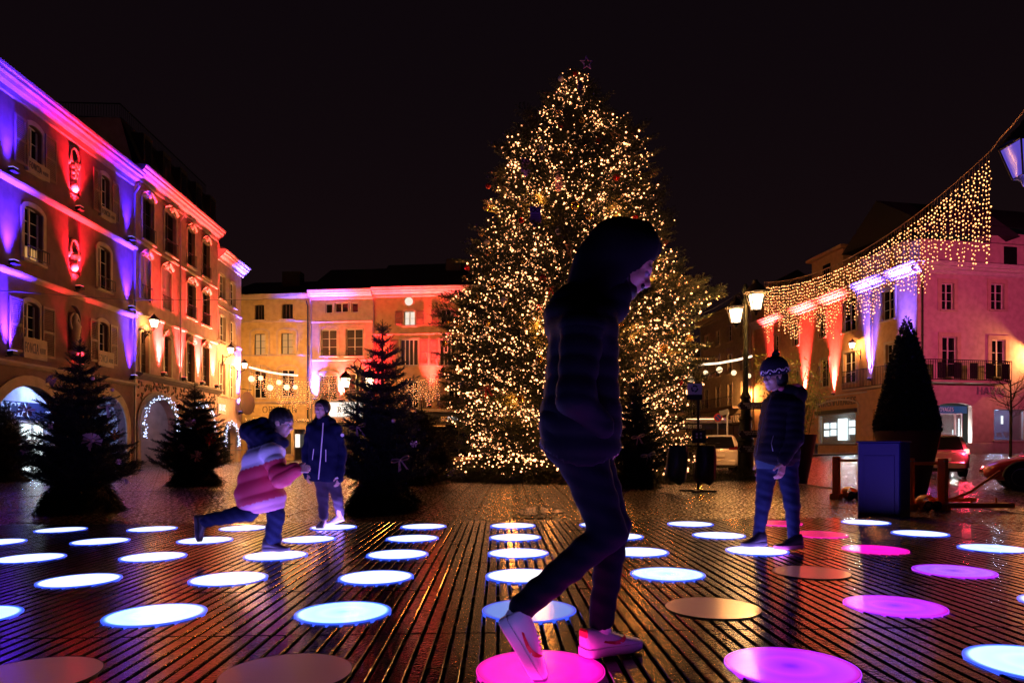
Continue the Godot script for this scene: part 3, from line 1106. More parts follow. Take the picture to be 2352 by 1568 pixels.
	lettering(fs, "FONCIA", 0.62, Transform3D(Basis(), Vector3(10.359, (f0[2] + f0[3]) / 2 + 0.02, -3.02)), mat("white_paint"), 0.015, "Droid Serif", 3.0)
	lettering(fs, "DT", 0.3, Transform3D(Basis(), Vector3(13.296, (f0[2] + f0[3]) / 2 - 0.1, -3.02)), mat("white_paint"), 0.015, "Droid Sans", 0.4)
	var sw := [11.221, 13.296, 0.691, 2.326]
	window(o, sw[0], sw[1], 0.3, sw[3], "white_frame", 1, "shop_glass", 3.1, 1, "", "shop_window")
	for i in 2:
		for k in 3:
			part("lit_poster", unit_pane, mat("screen_white"), o, Transform3D(Basis().scaled(Vector3(0.62, 0.72, 0.03)), Vector3(lerpf(sw[0], sw[1], 0.22 + 0.42 * i), sw[3] - 0.5 - k * 0.85, -3.02)))
	bulb_light(o, Vector3(lerpf(sw[0], sw[1], 0.5), 3.7, -2.3), lin(0.22, 0.38, 1.0), 5.0, 0.1)
	bulb_light(o, Vector3((a2[0] + a2[1]) / 2 - 1.2, 3.7, -1.8), lin(0.22, 0.34, 1.0), 4.0, 0.1)
	# ---- the plaster house with a slate mansard and carved frieze
	var o2 := house("mansard_house", "four-storey plaster house with dark slate mansard, carved hoods over its windows and lit arcade arches", Vector3(-20.06, -0.28, -36.62), Vector3(-20.6, -0.28, -48.2))
	w = 11.593
	var up := [[0.862, 2.162, 12.438, 14.843], [3.501, 4.995, 12.476, 14.976], [6.604, 7.725, 12.542, 14.89], [8.905, 10.15, 12.431, 14.818]]
	var mid := [[0.669, 1.753, 9.128, 11.562], [3.117, 4.349, 9.102, 11.519], [6.539, 7.86, 9.29, 11.501], [8.905, 10.15, 9.23, 11.413]]
	var low := [[0.622, 1.451, 5.053, 7.381], [3.39, 4.177, 5.188, 7.584], [6.475, 7.657, 5.188, 7.723], [8.905, 10.075, 5.181, 7.828]]
	var g1 := [0.526, 4.876, 0.022, 3.88]
	var g2 := [6.348, 10.683, 0.144, 3.78]
	holes = []
	for q in up + mid + low:
		q[1] = maxf(q[1], q[0] + 0.95)
		holes.append(hole(q[0], q[1], q[2], q[3], 0.15))
	holes.append(hole(g1[0], g1[1], 0, g1[3], 1.5))
	holes.append(hole(g2[0], g2[1], 0, g2[3], 1.4))
	wall(o2, 0, w, 0, 16.0, holes, mat("plaster_cream"), 0.4)
	shell(o2, 0, w, 0, 16.0, 0.0, 12.0, mat("plaster_cream"))
	rooms = Shape.new()
	rooms.quad(Vector3(0, 4.8, -0.45), Vector3(w, 4.8, -0.45), Vector3(w, 16, -0.45), Vector3(0, 16, -0.45))
	part("room_wall", rooms.mesh(), mat("interior"), o2)
	for q in up:
		window(o2, q[0], q[1], q[2], q[3], "brown_frame", 3, "dark_glass", 0.2, 2, "stone_trim")
		shutter(o2, q[0] + 0.0, q[0] + 0.03, q[2], q[3], mat("dark_shutter"), -0.1, false)
	for k in 4:
		var q: Array = mid[k]
		if k < 2:
			shutter(o2, q[0] + 0.02, (q[0] + q[1]) / 2, q[2], q[3] - 0.05, mat("grey_shutter"), -0.06, false)
			shutter(o2, (q[0] + q[1]) / 2 + 0.01, q[1] - 0.02, q[2], q[3] - 0.05, mat("grey_shutter"), -0.06, false)
		else:
			window(o2, q[0], q[1], q[2], q[3], "brown_frame", 3, "dark_glass", 0.2, 2, "stone_trim")
	for q in low:
		window(o2, q[0], q[1], q[2], q[3], "brown_frame", 4, "curtain_glass", 0.2, 2, "stone_trim")
	for q in up + mid + low:
		hood(o2, q[0], q[1], q[3] - 0.02, mat("stone_trim"))
		arch_band(o2, q[0], q[1], q[2], q[3], 0.15, 0.13, 0.045, mat("stone_trim"), "window_surround")
	for q in up + mid:
		rail(o2, q[0] - 0.05, q[1] + 0.05, q[2] + 0.06, q[2] + 0.75, 0.12, 0.16, "window_rail")
	for x in [g1[1] + 0.55, w * 0.47]:
		downpipe(o2, x, 4.9, 15.4)
		break
	band(o2, "ledge", 0.05, w - 0.02, 4.95, [Vector2(-0.01, -0.2), Vector2(0.12, -0.16), Vector2(0.4, 0.0), Vector2(0.45, 0.12), Vector2(-0.01, 0.16)], mat("stone_dark"))
	band(o2, "string_course", 0, w - 0.02, 12.15, THIN, mat("stone_trim"))
	band(o2, "string_course", 0, w - 0.02, 8.3, THIN, mat("stone_trim"))
	band(o2, "cornice", 0.02, w, 15.95, CORNICE, mat("cornice_stone"))
	for q in [g1, g2]:
		arch_band(o2, q[0], q[1], 0, q[3], 1.45, 0.35, 0.08, mat("stone_dark"))
	# carved foliage between the arches and the ledge
	var fr := Shape.new()
	for k in 320:
		var x := rng.randf_range(0.4, w - 0.4)
		var y := rng.randf_range(3.0, 4.7)
		var free := true
		for q in [g1, g2]:
			var ex: float = (x - (q[0] + q[1]) / 2) / ((q[1] - q[0]) / 2 + 0.42)
			var ey: float = (y - (q[3] - 1.45)) / 1.87
			if (ex * ex + ey * ey < 1.0 and ey > 0) or (absf(ex) < 1 and ey <= 0):
				free = false
		if free:
			fr.ball(Vector3(x, y, 0.01), Vector3(rng.randf_range(0.05, 0.2), rng.randf_range(0.03, 0.09), 0.07), 6, 4, Basis(Vector3.BACK, rng.randf() * TAU))
	part("carved_frieze", fr.mesh(), mat("stone_dark"), o2)
	var va := Shape.new()
	va.quad(Vector3(0, 4.6, -3.0), Vector3(w, 4.6, -3.0), Vector3(w, 4.6, -0.4), Vector3(0, 4.6, -0.4))
	va.quad(Vector3(0, 0, -3.0), Vector3(w, 0, -3.0), Vector3(w, 4.6, -3.0), Vector3(0, 4.6, -3.0))
	for x in [g1[1] + 0.6, 0.3, g2[1] + 0.5]:
		va.box(Vector3(x, 2.3, -1.72), Vector3(0.5, 4.6, 2.5))
	part("arcade_vault", va.mesh(), mat("stone_trim"), o2)
	var dd := Shape.new()
	dd.box(Vector3((g1[0] + g1[1]) / 2 - 0.5, 1.5, -2.95), Vector3(1.5, 3.0, 0.1))
	dd.box(Vector3((g2[0] + g2[1]) / 2, 1.5, -2.95), Vector3(1.5, 3.0, 0.1))
	part("arcade_door", dd.mesh(), mat("black"), o2)
	part("lamp_tube", box_mesh(Vector3(1.0, 0.06, 0.08)), mat("screen_white"), o2, Transform3D(Basis(), Vector3((g1[0] + g1[1]) / 2 + 0.2, 3.6, -2.9)))
	bulb_light(o2, Vector3((g1[0] + g1[1]) / 2 + 0.2, 3.5, -2.6), lin(0.5, 0.45, 1.0), 2.0, 0.1)
	# mansard
	var ms := Shape.new()
	ms.quad(Vector3(0.1, 16.2, 0.25), Vector3(w, 16.2, 0.25), Vector3(w, 18.6, -0.75), Vector3(0.1, 18.6, -0.75))
	ms.quad(Vector3(0.1, 18.6, -0.75), Vector3(w, 18.6, -0.75), Vector3(w, 18.9, -12), Vector3(0.1, 18.9, -12))
	part("mansard_roof", ms.mesh(), mat("slate"), o2)
	var gb := Shape.new()
	gb.quad(Vector3(0.1, 15.0, -12), Vector3(0.1, 15.0, 0.2), Vector3(0.1, 18.6, -0.78), Vector3(0.1, 18.6, -12))
	gb.quad(Vector3(w, 15.0, 0.2), Vector3(w, 15.0, -12), Vector3(w, 18.6, -12), Vector3(w, 18.6, -0.78))
	part("gable", gb.mesh(), mat("plaster_rose"), o2)
	for k in 5:
		var x := 1.2 + (w - 2.4) * k / 4.0
		var dm := Shape.new()
		dm.box(Vector3(x, 17.25, -0.35), Vector3(1.0, 1.7, 1.0))
		var dp := part("dormer", dm.mesh(), mat("slate"), o2)
		part("pane", unit_pane, mat("dark_glass"), dp, Transform3D(Basis().scaled(Vector3(0.7, 1.3, 0.02)), Vector3(x, 17.2, 0.16)))
	rail(o2, 0.1, w, 18.65, 19.35, -0.8, 0.2, "roof_railing")
	var gr := Shape.new()
	for k in 30:
		gr.box(Vector3(0.1, 19.0, -0.8 - k * 0.14), Vector3(0.018, 0.7, 0.018))
	gr.box(Vector3(0.1, 19.35, -2.9), Vector3(0.05, 0.045, 4.2))
	part("roof_railing", gr.mesh(), mat("iron"), o2)
	light_arch(o2, "cold white lit garland round the wide arcade arch left of the dark fir", g1[0] + 0.1, g1[1] - 0.1, 1.6, g1[3] + 0.05, 1.5)
	light_arch(o2, "cold white lit garland round the arcade arch half hidden by the dark fir", g2[0] + 0.1, g2[1] - 0.1, 1.6, g2[3] + 0.05, 1.4)
	# ---- the lower corner house
	var o3 := house("corner_house", "lower corner house at the far end of the left row, its edge lit blue", Vector3(-20.6, -0.28, -48.22), Vector3(-20.9, -0.28, -53.2))
	w = 4.989
	var ws := [[0.345, 1.465, 11.615, 13.413], [2.455, 3.676, 11.526, 13.338], [0.345, 1.554, 8.43, 10.477], [2.455, 3.676, 8.291, 10.426], [0.345, 1.465, 4.829, 7.122], [2.455, 3.676, 4.765, 7.127]]
	var ga := [0.856, 3.772, 0.027, 2.862]
	holes = []
	for q in ws:
		holes.append(hole(q[0], q[1], q[2], q[3], 0.12))
	holes.append(hole(ga[0], ga[1], 0, ga[3], 1.2))
	wall(o3, 0, w, 0, 14.8, holes, mat("plaster_rose"), 0.4)
	shell(o3, 0, w, 0, 14.8, 0.45, 12.0, mat("plaster_rose"))
	for q in ws:
		window(o3, q[0], q[1], q[2], q[3], "white_frame", 3, "curtain_glass", 0.2, 2, "stone_trim")
		arch_band(o3, q[0], q[1], q[2], q[3], 0.12, 0.16, 0.04, mat("stone_trim"), "window_surround")
	band(o3, "cornice", 0, w + 0.4, 14.75, CORNICE, mat("stone_white"))
	band(o3, "string_course", 0, w, 11.0, THIN, mat("stone_trim"))
	band(o3, "string_course", 0, w, 8.6, THIN, mat("stone_trim"))
	band(o3, "ledge", 0, w, 4.7, THIN, mat("stone_trim"))
	arch_band(o3, ga[0], ga[1], 0, ga[3], 1.2, 0.3, 0.06, mat("stone_trim"))
	roof(o3, 0, w + 0.3, 15.0, 12.0, 2.2)
	var pl := Shape.new()
	var pq := [-0.073, 1.465, 3.455, 4.103]
	pl.box(Vector3.ZERO, Vector3(pq[1] - pq[0], 0.75, 0.06))
	var plq := part("plaque", pl.mesh(), mat("stone_white"), o3, Transform3D(Basis(), Vector3((pq[0] + pq[1]) / 2, (pq[2] + pq[3]) / 2, 0.05)))
	lettering(plq, "BUZ", 0.45, Transform3D(Basis(), Vector3(0, 0.1, 0.04)), mat("sign_lit_white"), 0.02, "Droid Sans", 1.2, 700)
	light_arch(o3, "cold white lit garland round the narrow arch under the round hanging sign", ga[0] + 0.05, ga[1] - 0.05, 1.2, ga[3], 1.2)
	var hs := thing("hanging_sign", "round dark hanging shop sign on the corner house above the narrow lit arch", "shop sign", o3.transform * Vector3(w - 0.9, 4.4, 0.75), 1.28)
	var disc := Shape.new()
	disc.lathe([Vector2(0, -0.05), Vector2(0.82, -0.05), Vector2(0.88, 0), Vector2(0.82, 0.05), Vector2(0, 0.05)], 28, Vector3.ZERO, Basis(Vector3.RIGHT, PI / 2))
	part("board", disc.mesh(), mat("brown_frame"), hs)
	var arm := Shape.new()
	arm.tube([Vector3(-0.8, 1.05, 0), Vector3(0.5, 1.05, 0)], 0.03, 6)
	arm.tube([Vector3(0, 1.05, 0), Vector3(0, 0.85, 0)], 0.02, 6)
	part("bracket", arm.mesh(), mat("iron"), hs)

func relief(o: Node3D, x: float, y0: float, y1: float):   # carved pendant: wreath, drop, shell
	var s := Shape.new()
	var pts := []
	var h := y1 - y0
	for k in 15:
		pts.append(Vector3(x + 0.3 * cos(TAU * k / 14), y1 - 0.42 + 0.38 * sin(TAU * k / 14), -0.03))
	s.tube(pts, 0.08, 6, false)
	for k in 9:
		s.ball(Vector3(x + 0.1 * sin(k * 2.1), y1 - 0.75 - (h - 1.3) * k / 9.0, -0.02), Vector3(0.19 - 0.008 * k, 0.16, 0.12), 7, 5)
	for e in [-1.0, 1.0]:
		s.ball(Vector3(x + e * 0.38, y1 - 0.72, -0.03), Vector3(0.13, 0.2, 0.08), 6, 5)
		s.tube([Vector3(x + e * 0.2, y1 - 0.9, -0.03), Vector3(x + e * 0.17, y0 + 0.6, -0.03)], 0.04, 5)
	s.ball(Vector3(x, y0 + 0.28, 0.0), Vector3(0.24, 0.27, 0.16), 8, 6)
	part("carved_relief", s.mesh(), mat("stone_trim"), o)

func make_back_row():
	# ---- optician
	var o := house("optician_house", "yellow house with the optician's shop, two lit windows on its second floor", Vector3(-24, -0.28, -58.1), Vector3(-16.891, -0.28, -57.45))
	var w: float = 7.139
	var top := [[2.372, 3.225, 11.767, 13.044], [4.736, 5.714, 11.799, 13.071]]
	var mid := [[2.353, 3.339, 8.81, 10.598], [4.698, 5.752, 8.854, 10.635]]
	var low := [[2.315, 3.376, 5.197, 7.533], [4.698, 5.827, 5.327, 7.545]]
	var door := [5.79, 6.765, -0.197, 2.598]
	var shop := [2.998, 5.564, -0.201, 2.603]
	door[2] = 0.0
	shop[2] = 0.5
	var holes := [hole(door[0], door[1], 0, door[3]), hole(shop[0], shop[1], shop[2], shop[3], 0.5)]
	for q in top + mid + low:
		holes.append(hole(q[0], q[1], q[2], q[3], 0.08))
	wall(o, 0, w, 0, 13.85, holes, mat("plaster_yellow"), 0.35)
	shell(o, 0, w, 0, 13.85, 0.42, 10.0, mat("plaster_yellow"))
	for k in 2:
		window(o, top[k][0], top[k][1], top[k][2], top[k][3], "brown_frame", 1, "dark_glass", 0.2, 3, "stone_trim")
		window(o, mid[k][0], mid[k][1], mid[k][2], mid[k][3], "brown_frame", 3, "window_lit_warm", 0.2, 2, "stone_trim")
		window(o, low[k][0], low[k][1], low[k][2], low[k][3], "white_frame", 3, "dark_glass", 0.2, 2, "stone_trim")
		for q in [mid[k], low[k]]:
			arch_band(o, q[0] - 0.25, q[1] + 0.25, q[2] - 0.1, q[3] + 0.3, 0.25, 0.16, 0.05, mat("stone_trim"), "window_surround")
	window(o, door[0], door[1], 0, door[3], "brown_frame", 2, "dark_glass", 0.2, 1, "", "shop_door")
	window(o, shop[0], shop[1], shop[2], shop[3] - 0.1, "brown_frame", 1, "shop_glass_warm", 0.25, 3, "stone_trim", "shop_window")
	band(o, "string_course", 0, w, 11.605, THIN, mat("stone_trim"))
	band(o, "string_course", 0, w, 8.762, THIN, mat("stone_trim"))
	band(o, "shop_ledge", 0, w, 4.79, LEDGE, mat("stone_trim"))
	band(o, "cornice", 0, w - 0.02, 13.75, [Vector2(-0.01, -0.3), Vector2(0.15, -0.25), Vector2(0.3, -0.05), Vector2(0.35, 0.1), Vector2(-0.01, 0.14)], mat("stone_trim"))
	roof(o, 0, w, 13.9, 10, 2.2)
	var fascia := Shape.new()
	fascia.soft_box(Vector3(w / 2, 4.207, 0.05), Vector3(w - 0.1, 0.95, 0.08), 0.01)
	var fa := part("shop_fascia", fascia.mesh(), mat("plaster_yellow"), o)
	lettering(fa, "OPTICIEN", 0.55, Transform3D(Basis(), Vector3(4.623, 4.203, 0.1)), mat("brown_frame"), 0.03, "Droid Sans", 2.95, 400)
	lettering(fa, "NIER", 0.4, Transform3D(Basis(), Vector3(1.897, 4.18, 0.1)), mat("brown_frame"), 0.03, "Droid Serif", 1.05, 700)
	var lx := Shape.new()
	lx.soft_box(Vector3.ZERO, Vector3(0.22, 1.1, 0.5), 0.02)
	part("lit_sign_box", lx.mesh(), mat("sign_lit_white"), o, Transform3D(Basis(), Vector3(6.278, 1.618, 0.35)))
	downpipe(o, w - 0.1, 0, 13.3, "black")
	var ch := Shape.new()
	ch.box(Vector3(4.5, 15.2, -3.0), Vector3(1.6, 2.4, 1.0))
	part("chimney", ch.mesh(), mat("slate"), o)
	# ---- pink house
	var p := house("pink_house", "pink rendered house between two downpipes, white lit shop sign over its ground floor", Vector3(-16.881, -0.28, -57.45), Vector3(-11.524, -0.28, -56.9))
	w = 5.385
	var t3 := [[1.376, 1.974, 12.204, 12.999], [2.198, 3.314, 12.255, 13.049], [3.611, 4.166, 12.233, 13.025]]
	var m2 := [[1.002, 2.347, 8.663, 10.831], [3.165, 4.573, 8.633, 10.865]]
	var l1 := [[0.927, 2.347, 5.013, 7.037], [3.314, 4.647, 5.141, 7.156]]
	var sh := [0.74, 5.016, -0.188, 3.129]
	holes = [hole(sh[0], sh[1], 0.4, sh[3])]
	for q in t3 + m2 + l1:
		holes.append(hole(q[0], q[1], q[2], q[3]))
	wall(p, 0, w, 0, 13.9, holes, mat("plaster_rose"), 0.35)
	shell(p, 0, w, 0, 13.9, 0.42, 10.0, mat("plaster_rose"))
	for q in t3:
		window(p, q[0], q[1], q[2], q[3], "white_frame", 1, "dark_glass", 0.15, 2 if q[1] - q[0] > 0.8 else 1, "")
		arch_band(p, q[0], q[1], q[2], q[3], 0.0, 0.12, 0.04, mat("stone_trim"), "window_surround")
	for q in m2 + l1:
		window(p, q[0], q[1], q[2], q[3], "white_frame", 3, "curtain_glass", 0.15, 2, "stone_trim")
		arch_band(p, q[0] - 0.1, q[1] + 0.1, q[2], q[3] + 0.25, 0.3, 0.14, 0.04, mat("stone_trim"), "window_surround")
		rail(p, q[0], q[1], q[2] + 0.04, q[2] + 0.4, 0.06, 0.15, "window_rail")
	window(p, sh[0], sh[1], 0.4, sh[3], "brown_frame", 1, "shop_glass_warm", 0.2, 4, "", "shop_window")
	band(p, "string_course", 0, w, 8.29, THIN, mat("stone_trim"))
	band(p, "string_course", 0, w, 11.464, THIN, mat("stone_trim"))
	band(p, "shop_ledge", 0, w, 4.898, LEDGE, mat("stone_trim"))
	band(p, "cornice", 0.02, w, 13.85, CORNICE, mat("stone_white"))
	roof(p, 0, w, 14.1, 10, 3.0)
	downpipe(p, 0.18, 0, 13.4)
	var sg := Shape.new()
	var sq := [1.75, 4.536, 3.597, 4.786]
	sg.soft_box(Vector3.ZERO, Vector3(sq[1] - sq[0], sq[3] - sq[2], 0.14), 0.02)
	var sp := part("lit_sign_box", sg.mesh(), mat("sign_lit_white"), p, Transform3D(Basis(), Vector3((sq[0] + sq[1]) / 2, (sq[2] + sq[3]) / 2, 0.12)))
	lettering(sp, "R & A", 0.44, Transform3D(Basis(), Vector3(0.05, -0.02, 0.075)), mat("navy_sign"), 0.02, "Droid Serif", 1.5, 700)
	lettering(sp, "IONI & A", 0.2, Transform3D(Basis(), Vector3(0.0, 0.4, 0.075)), mat("brown_frame"), 0.02, "Droid Sans", 1.1)
	lettering(sp, "25.35.88.88", 0.2, Transform3D(Basis(), Vector3(0.1, -0.46, 0.075)), mat("brown_frame"), 0.02, "Droid Sans", 1.6)
	# ---- red-lit house with shutters
	var r := house("shuttered_house", "house with shutters beside the big tree, small round attic window, flooded red", Vector3(-11.514, -0.28, -56.9), Vector3(-2.155, -0.28, -56))
	w = 9.402
	var a3 := [[2.663, 3.573, 11.073, 12.252], [5.709, 6.574, 11.093, 12.337]]
	var a2 := [[2.334, 3.827, 7.788, 9.931], [5.637, 6.897, 7.752, 9.884]]
	var a1 := [[2.954, 3.863, 4.287, 6.464], [6.358, 7.292, 4.268, 6.433]]
	var gs := [0.541, 8.867, -0.172, 2.926]
	holes = [hole(gs[0], gs[1], 0.3, gs[3])]
	for q in a3 + a2 + a1:
		holes.append(hole(q[0], q[1], q[2], q[3]))
	wall(r, 0, w, 0, 13.9, holes, mat("plaster_orange"), 0.35)
	shell(r, 0, w, 0, 13.9, 0.42, 10.0, mat("plaster_orange"))
	for k in 2:
		window(r, a3[k][0], a3[k][1], a3[k][2], a3[k][3], "white_frame", 2, "window_lit_white" if k == 0 else "dark_glass", 0.15, 2, "stone_trim")
		window(r, a2[k][0], a2[k][1], a2[k][2], a2[k][3], "white_frame", 1, "curtain_glass", 0.15, 4, "stone_trim")
		window(r, a1[k][0], a1[k][1], a1[k][2], a1[k][3], "white_frame", 3, "dark_glass", 0.15, 2, "stone_trim")
		for q in [[a3[k], 0.62], [a2[k], 0.7], [a1[k], 0.8]]:
			arch_band(r, q[0][0], q[0][1], q[0][2], q[0][3], 0.0, 0.12, 0.04, mat("stone_trim"), "window_surround")
			shutter(r, q[0][0] - 0.15 - q[1], q[0][0] - 0.15, q[0][2], q[0][3], mat("brown_shutter"), 0.06)
			shutter(r, q[0][1] + 0.15, q[0][1] + 0.15 + q[1], q[0][2], q[0][3], mat("brown_shutter"), 0.06)
	var oc := Shape.new()
	oc.lathe([Vector2(0, 0.0), Vector2(0.25, 0.0), Vector2(0.25, 0.06), Vector2(0.33, 0.06), Vector2(0.34, 0.0)], 20, Vector3(3.063, 13.038, 0.01), Basis(Vector3.RIGHT, PI / 2))
	part("round_window", oc.mesh(), mat("window_lit_white"), r)
	window(r, gs[0], gs[1], 0.3, gs[3], "black", 1, "dark_glass", 0.2, 5, "", "shop_window")
	band(r, "balcony_slab", 0.5, w, 4.102, [Vector2(-0.01, -0.2), Vector2(0.7, -0.16), Vector2(0.75, 0.08), Vector2(-0.01, 0.1)], mat("stone_trim"))
	rail(r, 2.8, w, 4.245, 4.851, 0.66, 0.16, "balcony_railing")
	band(r, "string_course", 0, w, 10.346, THIN, mat("stone_trim"))
	band(r, "cornice", 0.02, w, 13.95, CORNICE, mat("stone_white"))
	roof(r, 0, w, 14.2, 10, 3.2)
	downpipe(r, 0.12, 0, 13.5)
	var fb := Shape.new()
	fb.soft_box(Vector3(w / 2, 3.461, 0.05), Vector3(w - 0.2, 1.0, 0.1), 0.01)
	var fbp := part("shop_fascia", fb.mesh(), mat("black"), r)
	lettering(fbp, "PRÊT", 0.32, Transform3D(Basis(), Vector3(6.753, 3.381, 0.11)), mat("sign_lit_white"), 0.02, "Droid Sans", 0.9)
	lettering(fbp, "SIGF", 0.34, Transform3D(Basis(), Vector3(6.105, 3.384, 0.11)), mat("sign_lit_orange"), 0.02, "Droid Serif", 0.7)
	var li := Shape.new()
	li.box(Vector3(5.384, 2.818, 0.14), Vector3(1.4, 0.07, 0.08))
	part("lit_strip", li.mesh(), mat("sign_lit_orange"), r)
	var ch3 := Shape.new()
	ch3.box(Vector3(6.2, 15.9, -3.5), Vector3(1.3, 2.8, 0.9))
	ch3.box(Vector3(8.4, 16.2, -3.5), Vector3(0.9, 2.8, 0.9))
	part("chimney", ch3.mesh(), mat("slate"), r)
	# houses further along behind the tree
	var hid := house("plain_house", "dim house in the gap just left of the tall lamp, dark roof", Vector3(-3.165, GROUND, -66), Vector3(25.888, GROUND, -92))
	w = 40.0
	wall(hid, 0, 40.0, 0, 13.0, [], mat("plaster_beige"), 0.3)
	shell(hid, 0, 40.0, 0, 13.0, 0.0, 10.0, mat("plaster_beige"))
	for k in 9:
		window(hid, 3.0 + 4.0 * k, 4.4 + 4.0 * k, 5.2, 7.4, "white_frame", 2, "dark_glass", -0.04, 2, "stone_trim")
		window(hid, 3.0 + 4.0 * k, 4.4 + 4.0 * k, 9.0, 11.0, "white_frame", 2, "dark_glass", -0.04, 2, "stone_trim")
	roof(hid, 0, 40.0, 13.1, 10, 3.0)

func make_right_row():
	# ---- tan house down the street
	var o := house("tan_house", "plain tan house behind the tall street lamp, iron balcony over a dark shop", Vector3(23.6, -0.1, -86.5), Vector3(25.1, -0.1, -72.1))
	var w: float = 14.478
	var wn := [[4.1, 5.655, 13.086, 15.404], [11.226, 12.952, 10.514, 12.722], [4.755, 6.661, 7.099, 9.394], [7.883, 9.533, 7.608, 9.818], [4.363, 6.287, 3.03, 6.104], [8.598, 10.445, 3.651, 6.81], [12.206, 13.888, 11.18, 13.267]]
	var g := [3.029, 13.682, -0.249, 2.943]
	var rows3 := []
	for k in 4:
		for e in [[5.6, 8.0], [9.2, 11.4], [12.8, 14.6]]:
			rows3.append([1.6 + 3.4 * k, 2.75 + 3.4 * k, e[0], e[1]])
	var holes := [hole(1.0, w - 1.0, 0.4, 3.4)]
	for q in rows3:
		holes.append(hole(q[0], q[1], q[2], q[3]))
	wall(o, 0, w, 0, 16.4, holes, mat("plaster_beige"), 0.35)
	shell(o, 0, w, 0, 16.4, 0.42, 10.0, mat("plaster_beige"))
	for q in rows3:
		window(o, q[0], q[1], q[2], q[3], "white_frame", 3, "curtain_glass", 0.18, 2, "stone_trim")
		arch_band(o, q[0], q[1], q[2], q[3], 0.0, 0.15, 0.04, mat("stone_trim"), "window_surround")
	window(o, 1.0, w - 1.0, 0.4, 3.4, "brown_frame", 1, "dark_glass", 0.2, 6, "", "shop_window")
	var fb := Shape.new()
	fb.soft_box(Vector3(w / 2 + 1.5, 4.0, 0.1), Vector3(w - 4.0, 1.1, 0.14), 0.01)
	var fp := part("shop_fascia", fb.mesh(), mat("brown_frame"), o)
	lettering(fp, "RAIRIE TURC", 0.8, Transform3D(Basis(), Vector3(w * 0.6, 4.0, 0.18)), mat("stone_white"), 0.04, "Droid Sans", 7.6, 700)
	band(o, "balcony_slab", 0.3, w - 3.0, 5.3, [Vector2(-0.01, -0.2), Vector2(0.8, -0.16), Vector2(0.85, 0.06), Vector2(-0.01, 0.08)], mat("stone_dark"))
	rail(o, 0.3, w - 3.0, 5.4, 6.5, 0.8, 0.16, "balcony_railing")
	band(o, "cornice", -0.4, w, 16.35, CORNICE, mat("stone_trim"))
	roof(o, 0, w, 16.6, 10, 3.0)
	downpipe(o, 0.5, 0, 16.0)
	downpipe(o, w - 0.2, 0, 16.0)
	# ---- the travel agency: street side
	var a := house("red_lit_house", "street side of the corner house, orange render flooded red and blue, travel agency window", Vector3(25.3, 0.05, -72), Vector3(28.2, 0.05, -48))
	w = 24.175
	var up := [[20.456, 21.818, 10.177, 12.365], [15.536, 17.276, 10.128, 12.763], [11.976, 13.038, 10.215, 12.207], [7.634, 8.702, 10.172, 11.985], [4.289, 5.22, 10.118, 11.646]]
	var low := [[15.655, 17.22, 5.943, 8.402], [20.901, 21.912, 6.415, 8.335], [12.312, 13.491, 5.933, 8.248], [8.019, 8.926, 5.835, 7.841]]
	var shop := [11.976, 17.22, 1.033, 3.496]
	var arch := [19.385, 21.77, 1.3, 3.642]
	holes = [hole(shop[0], shop[1], shop[2], shop[3]), hole(arch[0], arch[1], arch[2], arch[3])]
	for q in up + low:
		holes.append(hole(q[0], q[1], q[2], q[3]))
	wall(a, 0, w, -0.6, 13.4, holes, mat("plaster_orange"), 0.35)
	var far_end := Shape.new()
	far_end.quad(Vector3(0, -0.6, -11), Vector3(0, -0.6, 0), Vector3(0, 13.4, 0), Vector3(0, 13.4, -11))
	part("side_wall", far_end.mesh(), mat("plaster_orange"), a)
	var rooms := Shape.new()
	rooms.quad(Vector3(0, 5, -0.42), Vector3(w - 0.6, 5, -0.42), Vector3(w - 0.6, 13.4, -0.42), Vector3(0, 13.4, -0.42))
	rooms.quad(Vector3(0, -0.5, -2.4), Vector3(w - 3, -0.5, -2.4), Vector3(w - 3, 5, -2.4), Vector3(0, 5, -2.4))
	rooms.quad(Vector3(w - 3, -0.5, -2.4), Vector3(w - 3, -0.5, -0.4), Vector3(w - 3, 5, -0.4), Vector3(w - 3, 5, -2.4))
	part("room_wall", rooms.mesh(), mat("interior"), a)
	for q in up + low:
		window(a, q[0], q[1], q[2], q[3], "white_frame", 3, "dark_glass", 0.18, 2, "stone_trim")
		arch_band(a, q[0], q[1], q[2], q[3], 0.0, 0.22, 0.05, mat("stone_trim"), "window_surround")
	for q in low:
		rail(a, q[0] - 0.05, q[1] + 0.05, q[2] + 0.05, q[2] + 0.55, 0.08, 0.16, "window_rail")
	window(a, arch[0], arch[1], arch[2], arch[3], "white_frame", 1, "curtain_glass", 0.2, 2, "stone_trim", "shop_window")
	window(a, shop[0], shop[1], shop[2], shop[3], "zinc", 1, "shop_glass", 0.2, 1, "stone_dark", "shop_window")
	var bx := Shape.new()
	bx.box(Vector3((shop[0] + shop[1]) / 2, shop[3] + 0.2, 0.12), Vector3(shop[1] - shop[0] + 0.4, 0.32, 0.3))
	part("awning_box", bx.mesh(), mat("black"), a)
	# lit screens in the window
	for q in [[1889, 1901, 967, 978], [1889, 1901, 983, 995], [1908, 1921, 965, 977], [1908, 1921, 981, 993], [1956, 1968, 962, 974], [1956, 1968, 979, 991], [1929, 1952, 953, 1005]]:
		pass
	var sx0: float = shop[0]
	var sw: float = shop[1] - shop[0]
	var sh: float = shop[3] - shop[2]
